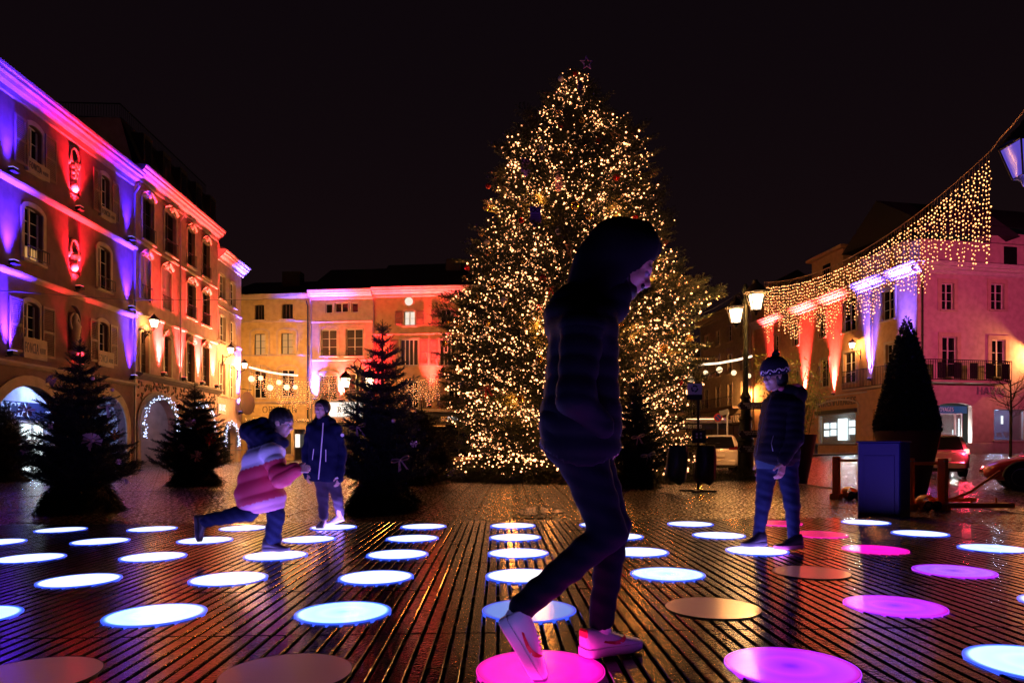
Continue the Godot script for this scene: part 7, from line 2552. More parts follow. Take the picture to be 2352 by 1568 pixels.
func plate(t: Node3D, x: float, y: float, _text: String):
	var s := Shape.new()
	s.soft_box(Vector3.ZERO, Vector3(0.52, 0.11, 0.015), 0.003)
	part("number_plate", s.mesh(), mat("white_paint"), t, Transform3D(Basis(Vector3.UP, -PI / 2), Vector3(x, y, 0)))

# ---------------------------------------------------------------- people
# A body is the surface round joined, tapering bones. A bone is [from, to, radius, radius]; [centre, radii, axes] is an egg.
func skin(s: Shape, bones: Array, cell: float, k: float, cuts: Array = [], bend = null, paint = null):
	var lo := Vector3.ONE * 1e9
	var hi := Vector3.ONE * -1e9
	var boxes := []
	for b in bones:
		var l: Vector3
		var h: Vector3
		if b.size() == 4:
			var r := Vector3.ONE * maxf(b[2], b[3])
			l = b[0].min(b[1]) - r
			h = b[0].max(b[1]) + r
		else:
			var r := Vector3.ONE * maxf(b[1].x, maxf(b[1].y, b[1].z))
			l = b[0] - r
			h = b[0] + r
		boxes.append([l, h])
		lo = lo.min(l)
		hi = hi.max(h)
	lo -= Vector3.ONE * cell * 3.0
	hi += Vector3.ONE * cell * 3.0
	var nx := int((hi.x - lo.x) / cell) + 2
	var ny := int((hi.y - lo.y) / cell) + 2
	var nz := int((hi.z - lo.z) / cell) + 2
	var f := PackedFloat32Array()
	f.resize(nx * ny * nz)
	f.fill(1.0)
	var sy := nx
	var sz := nx * ny
	var list := []
	for i in bones.size():
		list.append([bones[i], boxes[i][0], boxes[i][1], false])
	for b in cuts:
		var r := Vector3.ONE * (maxf(b[2], b[3]) if b.size() == 4 else maxf(b[1].x, maxf(b[1].y, b[1].z)))
		var e: Vector3 = b[1] if b.size() == 4 else b[0]
		list.append([b, b[0].min(e) - r, b[0].max(e) + r, true])
	for q in list:
		var b: Array = q[0]
		var l: Vector3 = (q[1] - lo) / cell - Vector3.ONE * (k / cell + 2.5)
		var h: Vector3 = (q[2] - lo) / cell + Vector3.ONE * (k / cell + 2.5)
		var i0 := maxi(0, int(l.x))
		var i1 := mini(nx - 1, int(h.x) + 1)
		var j0 := maxi(0, int(l.y))
		var j1 := mini(ny - 1, int(h.y) + 1)
		var k0 := maxi(0, int(l.z))
		var k1 := mini(nz - 1, int(h.z) + 1)
		var cut: bool = q[3]
		var egg := b.size() == 3
		var a: Vector3 = b[0]
		var ba := Vector3.ZERO
		var bb := 1.0
		var ra := 0.0
		var dr := 0.0
		var inv := Basis()
		var rad := Vector3.ONE
		var small := 1.0
		if egg:
			inv = (b[2] as Basis).transposed()
			rad = b[1]
			small = minf(rad.x, minf(rad.y, rad.z))
		else:
			ba = b[1] - a
			bb = maxf(ba.length_squared(), 1e-9)
			ra = b[2]
			dr = b[3] - b[2]
		for kk in range(k0, k1 + 1):
			for jj in range(j0, j1 + 1):
				var at := kk * sz + jj * sy + i0
				var p := lo + Vector3(i0, jj, kk) * cell - a
				for ii in range(i0, i1 + 1):
					var d: float
					if egg:
						var e := inv * p
						var g := (e / rad).length()
						var g2 := (e / (rad * rad)).length()
						d = g * (g - 1.0) / g2 if g2 > 1e-6 else -small
					else:
						var t := clampf(p.dot(ba) / bb, 0.0, 1.0)
						d = (p - ba * t).length() - ra - dr * t
					var o := f[at]
					if cut:
						f[at] = maxf(o, -d)
					else:
						var m := k - absf(o - d)
						f[at] = minf(o, d) - (m * m * 0.25 / k if m > 0.0 else 0.0)
					at += 1
					p.x += cell
	var ids := {}
	var first := s.v.size()
	var verts := PackedVector3Array()
	var lim := cell * 2.2
	var off := [0, 1, sy, sy + 1, sz, sz + 1, sz + sy, sz + sy + 1]
	var corner := [Vector3(0, 0, 0), Vector3(1, 0, 0), Vector3(0, 1, 0), Vector3(1, 1, 0), Vector3(0, 0, 1), Vector3(1, 0, 1), Vector3(0, 1, 1), Vector3(1, 1, 1)]
	var edges := [[0, 1], [2, 3], [4, 5], [6, 7], [0, 2], [1, 3], [4, 6], [5, 7], [0, 4], [1, 5], [2, 6], [3, 7]]
	var cells := PackedInt32Array()
	for kk in nz - 1:
		for jj in ny - 1:
			var at := kk * sz + jj * sy
			for ii in nx - 1:
				var v0 := f[at + ii]
				if v0 > lim or v0 < -lim:
					continue
				var c := at + ii
				var neg := 0
				for e in 8:
					if f[c + off[e]] < 0.0:
						neg += 1
				if neg == 0 or neg == 8:
					continue
				var sum := Vector3.ZERO
				var n := 0
				for e in edges:
					var x := f[c + off[e[0]]]
					var y := f[c + off[e[1]]]
					if (x < 0.0) != (y < 0.0):
						sum += (corner[e[0]] as Vector3).lerp(corner[e[1]], x / (x - y))
						n += 1
				ids[c] = verts.size()
				cells.append(c)
				verts.append(lo + (Vector3(ii, jj, kk) + sum / n) * cell)
	var tris := PackedInt32Array()
	for c in cells:
		var v0 := f[c] < 0.0
		for axis in 3:
			var o: int = [1, sy, sz][axis]
			var v1 := f[c + o] < 0.0
			if v0 == v1:
				continue
			var o1: int = [sy, sz, 1][axis]
			var o2: int = [sz, 1, sy][axis]
			if not (ids.has(c - o1) and ids.has(c - o2) and ids.has(c - o1 - o2)):
				continue
			var p: int = ids[c]
			var q: int = ids[c - o1]
			var r: int = ids[c - o1 - o2]
			var w: int = ids[c - o2]
			if v0:
				tris.append_array([p, r, q, p, w, r])
			else:
				tris.append_array([p, q, r, p, r, w])
	for turn in (2 if bend != null else 1):
		var nn := PackedVector3Array()
		nn.resize(verts.size())
		for e in tris.size() / 3:
			var a := tris[e * 3]
			var b := tris[e * 3 + 1]
			var c := tris[e * 3 + 2]
			var g := (verts[c] - verts[a]).cross(verts[b] - verts[a])
			nn[a] += g
			nn[b] += g
			nn[c] += g
		if bend != null and turn == 0:
			for e in verts.size():
				verts[e] += bend.call(verts[e], nn[e].normalized())
		else:
			for e in verts.size():
				if paint != null:
					s.tint = paint.call(verts[e])
				s.put(verts[e], nn[e].normalized())
	for e in tris:
		s.idx.append(first + e)

func frame(fwd: Vector3, up: Vector3) -> Basis:   # x forwards, y up, z to the right
	var x := fwd.normalized()
	var z := x.cross(up).normalized()
	return Basis(x, z.cross(x), z)

func head_bones(c: Vector3, b: Basis, h: float) -> Array:
	var at := func(x: float, y: float, z: float) -> Vector3: return c + b * (Vector3(x, y, z) * h)
	var out := [
		[at.call(-0.06, 0.13, 0), Vector3(0.42, 0.37, 0.335) * h, b], [at.call(0.08, -0.17, 0), Vector3(0.27, 0.31, 0.24) * h, b],
		[at.call(0.25, -0.41, 0.03), at.call(0.25, -0.41, -0.03), 0.075 * h, 0.075 * h],
		[at.call(0.36, 0.06, 0), at.call(0.445, -0.095, 0), 0.032 * h, 0.05 * h], [at.call(0.4, -0.12, -0.045), at.call(0.4, -0.12, 0.045), 0.034 * h, 0.034 * h],
		[at.call(0.325, 0.1, -0.14), at.call(0.325, 0.1, 0.14), 0.05 * h, 0.05 * h],
		[at.call(0.335, -0.225, -0.05), at.call(0.335, -0.225, 0.05), 0.035 * h, 0.035 * h], [at.call(0.325, -0.28, -0.045), at.call(0.325, -0.28, 0.045), 0.038 * h, 0.038 * h]]
	for e in [-1.0, 1.0]:
		out.append([at.call(0.2, -0.1, 0.16 * e), at.call(0.24, -0.08, 0.14 * e), 0.1 * h, 0.08 * h])
		out.append([at.call(-0.04, 0.0, 0.325 * e), Vector3(0.085, 0.13, 0.035) * h, b])
	return out

func face_parts(body: Node3D, c: Vector3, b: Basis, h: float):
	for e in [-1.0, 1.0]:
		var s := Shape.new()
		s.ball(c + b * (Vector3(0.315, 0.015, 0.135 * e) * h), Vector3.ONE * 0.062 * h, 10, 7)
		part("eye", s.mesh(), mat("eye_white"), body)
		s = Shape.new()
		s.ball(c + b * (Vector3(0.362, 0.015, 0.14 * e) * h), Vector3.ONE * 0.027 * h, 8, 6)
		part("iris", s.mesh(), mat("black"), body)
		s = Shape.new()
		s.tube([c + b * (Vector3(0.35, 0.135, 0.06 * e) * h), c + b * (Vector3(0.37, 0.155, 0.13 * e) * h), c + b * (Vector3(0.31, 0.13, 0.22 * e) * h)], [0.012 * h, 0.018 * h, 0.008 * h], 5)
		part("eyebrow", s.mesh(), mat("hair_dark"), body)
	var m := Shape.new()
	m.tube([c + b * (Vector3(0.335, -0.25, -0.085) * h), c + b * (Vector3(0.372, -0.252, 0.0) * h), c + b * (Vector3(0.335, -0.25, 0.085) * h)], [0.006 * h, 0.012 * h, 0.006 * h], 5)
	part("mouth", m.mesh(), mat("lips"), body)

func hand_bones(w: Vector3, d: Vector3, palm: Vector3, size: float, curl: float, right: bool) -> Array:   # w: wrist, d: towards the fingers, palm: out of the palm
	var x := d.normalized()
	var y := (palm - x * palm.dot(x)).normalized()
	var z := x.cross(y) * (1.0 if right else -1.0)   # towards the thumb
	var q := size / 0.18
	var out := []
	for e in 4:
		var base := w + x * 0.085 * q + z * (0.03 - 0.0205 * e) * q
		out.append([w + z * (0.012 - 0.009 * e) * q, base, 0.015 * q, 0.012 * q])
		var l: float = [0.072, 0.08, 0.074, 0.058][e] * q
		var p := base
		var a := curl * 0.5
		var dir := x
		for j in 3:
			dir = (x * cos(a) + y * sin(a)).normalized()
			var nx: Vector3 = p + dir * l * [0.46, 0.3, 0.24][j]
			out.append([p, nx, (0.0095 - 0.001 * j) * q, (0.0088 - 0.001 * j) * q])
			p = nx
			a += curl * 0.75
	var t0 := w + x * 0.03 * q + z * 0.03 * q
	var t1 := t0 + (x * 0.6 + z * 0.62 + y * 0.35).normalized() * 0.04 * q
	var t2 := t1 + (x * 0.85 + z * 0.25 + y * 0.4).normalized() * 0.034 * q
	out.append([w + z * 0.015 * q, t0, 0.015 * q, 0.014 * q])
	out.append([t0, t1, 0.0135 * q, 0.011 * q])
	out.append([t1, t2, 0.0105 * q, 0.009 * q])
	return out

# foot in its own axes: x from heel to toe, y up, z sideways, sole at y = 0
func shoe(t: Node3D, at: Vector3, fwd: Vector3, up: Vector3, len: float, upper: String, sole: String, wide := 0.36, collar := 0.36, lace := "black") -> MeshInstance3D:
	var xf := Transform3D(frame(fwd, up), at)
	var s := Shape.new()
	var rings := []
	for q in [[0.0, collar * 0.98, 0.5, 0.1], [0.03, collar * 1.08, 0.8, 0.06], [0.14, collar * 1.04, 0.92, 0.06], [0.3, collar * 0.98, 0.86, 0.06], [0.42, 0.33, 0.86, 0.06], [0.56, 0.27, 0.96, 0.06], [0.7, 0.22, 1.0, 0.06], [0.84, 0.18, 0.94, 0.06], [0.94, 0.15, 0.72, 0.06], [0.99, 0.11, 0.42, 0.065], [1.0, 0.09, 0.2, 0.07]]:
		var ring := []
		var w: float = q[2] * wide * 0.5 * len
		var y0: float = q[3] * len
		var y1: float = q[1] * len
		for i in 16:
			var a := TAU * i / 16
			var c := cos(a)
			var v := sin(a)
			var narrow := 1.0 - 0.42 * clampf((v + 0.1), 0.0, 1.0) * clampf((q[1] - 0.16) / 0.2, 0.0, 1.0)
			ring.append(Vector3(q[0] * len, lerpf(y0, y1, 0.5 + 0.5 * signf(v) * pow(absf(v), 0.8)), signf(c) * pow(absf(c), 0.75) * w * narrow))
		rings.append(ring)
	loft(s, rings, true)
	var o := part("shoe", s.mesh(), mat(upper), t, xf)
	var so := Shape.new()
	rings = []
	for q in [[-0.015, 0.42], [0.02, 0.74], [0.14, 0.9], [0.32, 0.84], [0.46, 0.86], [0.62, 1.0], [0.74, 1.03], [0.87, 0.92], [0.96, 0.66], [1.005, 0.34]]:
		var w: float = q[1] * wide * 0.53 * len
		var lift := 0.02 * len * smooth(0.75, 1.0, q[0])
		rings.append([Vector3(q[0] * len, lift, -w * 0.95), Vector3(q[0] * len, lift + 0.02 * len, -w), Vector3(q[0] * len, 0.12 * len, -w), Vector3(q[0] * len, 0.125 * len, -w * 0.9), Vector3(q[0] * len, 0.125 * len, w * 0.9), Vector3(q[0] * len, 0.12 * len, w), Vector3(q[0] * len, lift + 0.02 * len, w), Vector3(q[0] * len, lift, w * 0.95)])
	loft(so, rings, true)
	part("sole", so.mesh(), mat(sole), o)
	var la := Shape.new()
	for k in 5:
		var x := (0.4 + 0.06 * k) * len
		var y := (0.322 - 0.03 * k) * len
		la.tube([Vector3(x, y - 0.012, -0.2 * wide * len), Vector3(x + 0.01, y + 0.006, 0), Vector3(x, y - 0.012, 0.2 * wide * len)], (0.0045 if lace == "shoe_white" else 0.008) * len / 0.27, 5)
	part("laces", la.mesh(), mat(lace), o)
	return o

func swoosh(o: Node3D, len: float, side: float):   # red curved tick on the side of the trainer, and the red heel tab
	var lower := [Vector2(0.1, 0.248), Vector2(0.2, 0.222), Vector2(0.32, 0.187), Vector2(0.44, 0.158), Vector2(0.53, 0.157), Vector2(0.6, 0.182), Vector2(0.64, 0.225), Vector2(0.65, 0.27)]
	var upper := [Vector2(0.1, 0.272), Vector2(0.2, 0.248), Vector2(0.32, 0.218), Vector2(0.44, 0.205), Vector2(0.51, 0.21), Vector2(0.56, 0.226), Vector2(0.6, 0.245), Vector2(0.65, 0.271)]
	var s := Shape.new()
	var z := func(p: Vector2) -> Vector3: return Vector3(p.x, p.y, side * (0.17 - 0.35 * maxf(0.0, p.y - 0.19) - 6.0 * pow(maxf(0.0, p.y - 0.19), 2.0) + (0.006 if p.x > 0.3 else 0.0))) * len
	for k in 7:
		s.quad(z.call(lower[k]), z.call(lower[k + 1]), z.call(upper[k + 1]), z.call(upper[k]))
	part("tick_mark", s.mesh(), mat("shoe_red"), o)
	var h := Shape.new()
	h.soft_box(Vector3(0.012 * len, 0.33 * len, 0), Vector3(0.06 * len, 0.13 * len, 0.2 * len), 0.008)
	part("heel_tab", h.mesh(), mat("shoe_red"), o)

func quilt(axis_a: Vector3, axis_b: Vector3, pitch: float, amp: float) -> Callable:   # padded bands across an axis
	var d := (axis_b - axis_a).normalized()
	return func(p: Vector3, n: Vector3) -> Vector3:
		var u := (p - axis_a).dot(d) / pitch
		return n * amp * (absf(sin(PI * u)) - 0.65)

func make_people():
	plain("skin_tone", lin(0.5, 0.3, 0.22), 0.5)
	mats["skin_tone"].subsurf_scatter_enabled = true
	mats["skin_tone"].subsurf_scatter_strength = 0.15
	plain("eye_white", lin(0.35, 0.33, 0.33), 0.2)
	plain("lips", lin(0.25, 0.08, 0.08), 0.5)
	plain("hair_dark", lin(0.008, 0.006, 0.006), 0.5)
	plain("shoe_white", lin(0.72, 0.68, 0.68), 0.5)
	plain("shoe_sole_white", lin(0.75, 0.72, 0.72), 0.55)
	plain("shoe_red", lin(0.7, 0.02, 0.04), 0.45)
	plain("shoe_black", lin(0.012, 0.012, 0.016), 0.5)
	plain("shoe_sole_pink", lin(0.6, 0.15, 0.2), 0.5)
	for q in [["down_navy", 0.004, 0.0035, 0.009, 0.75], ["hood_navy", 0.005, 0.005, 0.009, 0.85], ["denim_dark", 0.002, 0.0025, 0.008, 0.85], ["parka_navy", 0.004, 0.006, 0.028, 0.75], ["trousers_grey", 0.075, 0.055, 0.075, 0.85], ["shirt_blue", 0.05, 0.09, 0.13, 0.9], ["hat_navy", 0.012, 0.012, 0.022, 0.95], ["lining_pink", 0.6, 0.16, 0.22, 0.7], ["denim_blue", 0.008, 0.014, 0.04, 0.85]]:
		var m := plain(q[0], lin(q[1], q[2], q[3]), q[4])
		m.metallic_specular = 0.25
		textured(m, 9.0, null, mats["plaster_ochre"].normal_texture, 0.25)
	var tri := plain("jacket_bands", Color.WHITE, 0.6)
	tri.vertex_color_use_as_albedo = true
	make_man()
	make_hat_child()
	make_parka_girl()
	make_running_child()

func under_body(hip_r: Vector3, hip_l: Vector3, knee_r: Vector3, knee_l: Vector3, ank_r: Vector3, ank_l: Vector3, chest: Vector3, neck: Vector3, sh_r: Vector3, sh_l: Vector3, el_r: Vector3, el_l: Vector3, wr_r: Vector3, wr_l: Vector3, head: Vector3, k: float) -> Array:
	var pel := (hip_r + hip_l) / 2
	return [[pel, chest, 0.115 * k, 0.12 * k], [chest, neck, 0.12 * k, 0.06 * k], [neck, head, 0.055 * k, 0.055 * k], [sh_r, sh_l, 0.06 * k, 0.06 * k], [hip_r, knee_r, 0.085 * k, 0.055 * k], [hip_l, knee_l, 0.085 * k, 0.055 * k],
		[knee_r, ank_r, 0.055 * k, 0.036 * k], [knee_l, ank_l, 0.055 * k, 0.036 * k], [sh_r, el_r, 0.05 * k, 0.04 * k], [sh_l, el_l, 0.05 * k, 0.04 * k], [el_r, wr_r, 0.04 * k, 0.028 * k], [el_l, wr_l, 0.04 * k, 0.028 * k]]

func make_man():
	var t := thing("person", "tall person in a dark hooded down jacket and white trainers striding right, head bowed", "person", Vector3(0.277, 0, -2.68))
	t.transform = Transform3D.IDENTITY
	var root := Vector3(0.277, 0, -2.68)
	t.position = root
	var j := {"hip_r": Vector3(0.239, 0.864, -2.6), "hip_l": Vector3(0.283, 0.867, -2.77), "knee_r": Vector3(0.359, 0.513, -2.56), "knee_l": Vector3(0.409, 0.516, -2.78), "ank_r": Vector3(0.038, 0.25, -2.5), "ank_l": Vector3(0.354, 0.094, -2.74), "chest": Vector3(0.286, 1.229, -2.68), "neck": Vector3(0.365, 1.398, -2.68),
		"sh_r": Vector3(0.256, 1.262, -2.5), "sh_l": Vector3(0.336, 1.324, -2.86), "el_r": Vector3(0.226, 1.002, -2.45), "el_l": Vector3(0.325, 1.054, -2.93), "wr_r": Vector3(0.334, 0.896, -2.5), "wr_l": Vector3(0.39, 0.904, -2.86), "head": Vector3(0.426, 1.557, -2.68)}
	for q in j:
		j[q] -= root
	var fwd := Vector3(0.87, -0.5, 0.0)
	var hb := frame(fwd, Vector3(0.5, 0.87, 0))
	var hc: Vector3 = j.head + hb.x * 0.036 - hb.y * 0.012
	var s := Shape.new()
	skin(s, under_body(j.hip_r, j.hip_l, j.knee_r, j.knee_l, j.ank_r, j.ank_l, j.chest, j.neck, j.sh_r, j.sh_l, j.el_r, j.el_l, j.wr_r, j.wr_l, j.head - hb.y * 0.05, 0.85), 0.014, 0.04)
	skin(s, head_bones(hc, hb, 0.225), 0.0042, 0.02)
	skin(s, hand_bones(j.wr_r, Vector3(0.12, -0.8, -0.55), Vector3(-0.3, -0.5, -0.8), 0.185, 0.3, true), 0.0038, 0.008)
	skin(s, hand_bones(j.wr_l, Vector3(0.12, -0.8, 0.55), Vector3(-0.3, -0.5, 0.8), 0.185, 0.3, false), 0.0038, 0.008)
	var body := part("body", s.mesh(), mat("skin_tone"), t)
	face_parts(body, hc, hb, 0.225)
	# beard
	s = Shape.new()
	var at := func(x: float, y: float, z: float) -> Vector3: return hc + hb * (Vector3(x, y, z) * 0.225)
	skin(s, [[at.call(0.17, -0.36, 0), Vector3(0.2, 0.2, 0.22) * 0.225, hb], [at.call(0.05, -0.22, 0.2), at.call(0.16, -0.36, 0.1), 0.018, 0.02], [at.call(0.05, -0.22, -0.2), at.call(0.16, -0.36, -0.1), 0.018, 0.02], [at.call(0.375, -0.185, -0.07), at.call(0.375, -0.185, 0.07), 0.011, 0.011]], 0.005, 0.015)
	part("beard", s.mesh(), mat("hair_dark"), t)
	# hood: a deep shell open to the front
	s = Shape.new()
	hc = j.head
	at = func(x: float, y: float, z: float) -> Vector3: return hc + hb * (Vector3(x, y, z) * 0.225)
	skin(s, [[at.call(-0.1, 0.1, 0), Vector3(0.6, 0.58, 0.52) * 0.225, hb], [at.call(0.2, 0.36, -0.2), at.call(0.2, 0.36, 0.2), 0.055, 0.055], [at.call(0.1, 0.5, 0), at.call(0.4, 0.47, 0), 0.06, 0.022], [at.call(-0.3, -0.3, 0), j.neck + Vector3(-0.05, -0.02, 0), 0.1, 0.12], [at.call(0.0, -0.42, 0.15), at.call(0.0, -0.42, -0.15), 0.055, 0.055]], 0.0085, 0.04,
		[[at.call(0.76, -0.05, -0.28), at.call(0.72, -0.9, -0.28), 0.09, 0.09], [at.call(0.76, -0.05, 0), at.call(0.72, -0.9, 0), 0.09, 0.09], [at.call(0.76, -0.05, 0.28), at.call(0.72, -0.9, 0.28), 0.09, 0.09], [at.call(0.3, -0.2, 0), Vector3(0.4, 0.5, 0.3) * 0.225, hb]])
	part("hood", s.mesh(), mat("hood_navy"), t)
	# jacket
	var near := func(u: Vector3, z: float) -> Vector3: return u + Vector3(0, 0, z)
	s = Shape.new()
	var ch: Vector3 = Vector3(0.274, 1.288, -2.68) - root
	var wa: Vector3 = Vector3(0.262, 0.942, -2.68) - root
	var torso := [[near.call(ch, 0.07), near.call(wa, 0.065), 0.128, 0.143], [near.call(ch, -0.07), near.call(wa, -0.065), 0.128, 0.143], [near.call(wa, 0.06), near.call(wa + Vector3(0, -0.12, 0), 0.06), 0.143, 0.152], [near.call(wa, -0.06), near.call(wa + Vector3(0, -0.12, 0), -0.06), 0.143, 0.152],
		[j.sh_r, j.sh_l, 0.085, 0.085], [ch + Vector3(-0.01, 0.05, 0), j.neck, 0.12, 0.085], [j.neck, j.neck + Vector3(0.015, 0.045, 0), 0.09, 0.082], [Vector3(0.342, 1.466, -2.68) - root, Vector3(0.23, 1.33, -2.68) - root, 0.085, 0.1]]
	var hem := wa.y - 0.085
	skin(s, torso, 0.0115, 0.045, [[wa + Vector3(-0.4, -0.4, 0), wa + Vector3(0.4, -0.42, 0), 0.3, 0.3]], quilt(wa, ch, 0.074, 0.006))
	part("jacket", s.mesh(), mat("down_navy"), t)
	for e in ["r", "l"]:
		s = Shape.new()
		var cuff: Vector3 = j["wr_" + e] - (j["wr_" + e] - j["el_" + e]) * 0.07
		skin(s, [[j["sh_" + e], j["el_" + e], 0.082, 0.066], [j["el_" + e], cuff, 0.066, 0.046]], 0.0105, 0.03, [], quilt(j["el_" + e], j["sh_" + e], 0.072, 0.006))
		part("sleeve", s.mesh(), mat("down_navy"), t)
	s = Shape.new()
	skin(s, [[j.hip_r, j.knee_r, 0.104, 0.064], [j.hip_l, j.knee_l, 0.104, 0.064], [j.knee_r, j.ank_r, 0.064, 0.05], [j.knee_l, j.ank_l + Vector3(0, 0.045, 0), 0.064, 0.05], [j.hip_r + Vector3(-0.02, 0.06, 0), j.hip_l + Vector3(-0.02, 0.06, 0), 0.115, 0.115], [j.hip_r + Vector3(-0.035, -0.02, 0), j.hip_l + Vector3(-0.035, -0.02, 0), 0.085, 0.085]], 0.0115, 0.03, [],
		func(p: Vector3, n: Vector3) -> Vector3: return n * 0.004 * (sin(p.y * 70.0 + p.x * 30.0) * sin(p.y * 23.0 + p.z * 19.0)))
	part("trousers", s.mesh(), mat("denim_dark"), t)
	# socks and trainers
	s = Shape.new()
	s.tube([j.ank_l + Vector3(0, 0.03, 0), j.ank_l + Vector3(-0.005, -0.07, 0)], 0.04, 12)
	s.tube([j.ank_r, j.ank_r + Vector3(-0.03, -0.05, 0)], 0.04, 12)
	part("socks", s.mesh(), mat("shoe_white"), t)
	var d := Vector3(0.885, 0.0, -0.465).normalized()
	var o := shoe(t, Vector3(0.277, 0.005, -2.69) * Vector3(1, 0, 1) + Vector3(0, 0.012, 0) - root, d, Vector3.UP, 0.275, "shoe_white", "shoe_sole_white", 0.38, 0.37, "shoe_white")
	swoosh(o, 0.275, 1.0)
	var heel: Vector3 = Vector3(-0.044, 0.203, -2.49) - root
	var toe: Vector3 = Vector3(0.072, 0.02, -2.47) - root
	toe.y = maxf(toe.y, 0.02)
	var f2 := (toe - heel).normalized()
	o = shoe(t, heel, f2, Vector3(0.75, 0.45, 0.1), 0.275, "shoe_white", "shoe_sole_white", 0.38, 0.37, "shoe_white")
	swoosh(o, 0.275, 1.0)

func make_hat_child():
	var root := Vector3(2.113, 0.0145, -5.5)
	var t := thing("person", "child in bobble hat, glasses and quilted dark jacket standing and facing left", "person", root)
	var j := {"hip_r": Vector3(2.074, 0.728, -5.58), "hip_l": Vector3(2.162, 0.72, -5.44), "knee_r": Vector3(2.042, 0.392, -5.6), "knee_l": Vector3(2.202, 0.379, -5.42), "ank_r": Vector3(2, 0.102, -5.6), "ank_l": Vector3(2.216, 0.105, -5.42), "chest": Vector3(2.151, 1.094, -5.5), "neck": Vector3(2.151, 1.25, -5.5),
		"sh_r": Vector3(2.15, 1.173, -5.66), "sh_l": Vector3(2.198, 1.138, -5.36), "el_r": Vector3(2.107, 0.924, -5.7), "el_l": Vector3(2.165, 0.89, -5.28), "wr_r": Vector3(2.068, 0.709, -5.66), "wr_l": Vector3(2.071, 0.711, -5.26), "head": Vector3(2.092, 1.378, -5.5)}
	for q in j:
		j[q] -= root
	var hb := frame(Vector3(-0.95, -0.06, 0.3), Vector3.UP)
	var hc: Vector3 = j.head
	var h := 0.205
	var s := Shape.new()
	skin(s, under_body(j.hip_r, j.hip_l, j.knee_r, j.knee_l, j.ank_r, j.ank_l, j.chest, j.neck, j.sh_r, j.sh_l, j.el_r, j.el_l, j.wr_r, j.wr_l, j.head - hb.y * 0.05, 0.75), 0.016, 0.035)
	skin(s, head_bones(hc, hb, h), 0.0042, 0.018)
	skin(s, hand_bones(j.wr_l, Vector3(-0.25, -0.95, 0.1), Vector3(-0.6, 0, -0.8), 0.16, 0.55, false), 0.0036, 0.007)
	skin(s, hand_bones(j.wr_r, Vector3(-0.2, -0.95, -0.1), Vector3(-0.6, 0, 0.8), 0.16, 0.55, true), 0.0036, 0.007)
	var body := part("body", s.mesh(), mat("skin_tone"), t)
	face_parts(body, hc, hb, h)
	s = Shape.new()
	skin(s, [[hc + hb * Vector3(-0.03, 0.0, 0), Vector3(0.088, 0.085, 0.078), hb], [hc + hb * Vector3(-0.06, -0.04, 0), hc + hb * Vector3(-0.06, -0.075, 0), 0.05, 0.035]], 0.008, 0.015, [[hc + hb * Vector3(0.11, -0.04, 0), Vector3(0.1, 0.1, 0.12), hb]])
	part("hair", s.mesh(), mat("hair_dark"), t)
	# bobble hat
	s = Shape.new()
	var hat := Basis(hb.x, hb.y, hb.z) * Basis(Vector3.BACK, -0.12)
	s.lathe([Vector2(0.098, 0.015), Vector2(0.106, 0.03), Vector2(0.108, 0.075), Vector2(0.1, 0.105), Vector2(0.075, 0.14), Vector2(0.035, 0.162), Vector2(0, 0.168)], 28, hc + hb * Vector3(-0.014, 0.012, 0), hat)
	s.lathe([Vector2(0.09, 0.012), Vector2(0.098, 0.015)], 28, hc + hb * Vector3(-0.014, 0.012, 0), hat)
	var ht := part("hat", s.mesh(), mat("hat_navy"), t)
	s = Shape.new()
	for k in 260:
		var d := Vector3(rng.randfn(), rng.randfn(), rng.randfn()).normalized()
		var e := d.cross(Vector3(0.3, 0.7, 0.2)).normalized() * 0.007
		s.tri(d * 0.02 - e, d * 0.02 + e, d * rng.randf_range(0.034, 0.042))
	s.ball(Vector3.ZERO, Vector3.ONE * 0.031, 12, 8)
	part("bobble", s.mesh(), mat("hat_navy"), ht, Transform3D(Basis(), hc + hb * Vector3(-0.024, 0.19, 0)))
	s = Shape.new()
	var zig := []
	for k in 41:
		var a := TAU * k / 40
		zig.append(hc + hb * Vector3(-0.014, 0.012, 0) + hat * Vector3(cos(a) * 0.109, 0.045 + (0.013 if k % 4 < 2 else -0.006), sin(a) * 0.109))
	s.tube(zig, 0.0035, 5, false)
	for k in 20:
		var a := TAU * (k + 0.25) / 20
		s.ball(hc + hb * Vector3(-0.014, 0.012, 0) + hat * Vector3(cos(a) * 0.108, 0.03 + 0.02 * (k % 2), sin(a) * 0.108), Vector3.ONE * 0.005, 6, 4)
	part("knit_pattern", s.mesh(), mat("ribbon_white"), ht)
	# glasses
	s = Shape.new()
	for e in [-1.0, 1.0]:
		var ring := []
		for k in 17:
			ring.append(hc + hb * Vector3(0.084, 0.004 + 0.021 * sin(TAU * k / 16), 0.032 * e + 0.024 * cos(TAU * k / 16)))
		s.tube(ring, 0.0024, 5, false)
		s.tube([hc + hb * Vector3(0.083, 0.01, 0.056 * e), hc + hb * Vector3(0.0, 0.012, 0.078 * e)], 0.0022, 5)
	s.tube([hc + hb * Vector3(0.086, 0.008, -0.008), hc + hb * Vector3(0.086, 0.008, 0.008)], 0.0024, 5)
	part("glasses", s.mesh(), mat("black"), t)
	# jacket
	s = Shape.new()
	var ch: Vector3 = Vector3(2.155, 1.135, -5.5) - root
	var wa: Vector3 = Vector3(2.113, 0.781, -5.5) - root
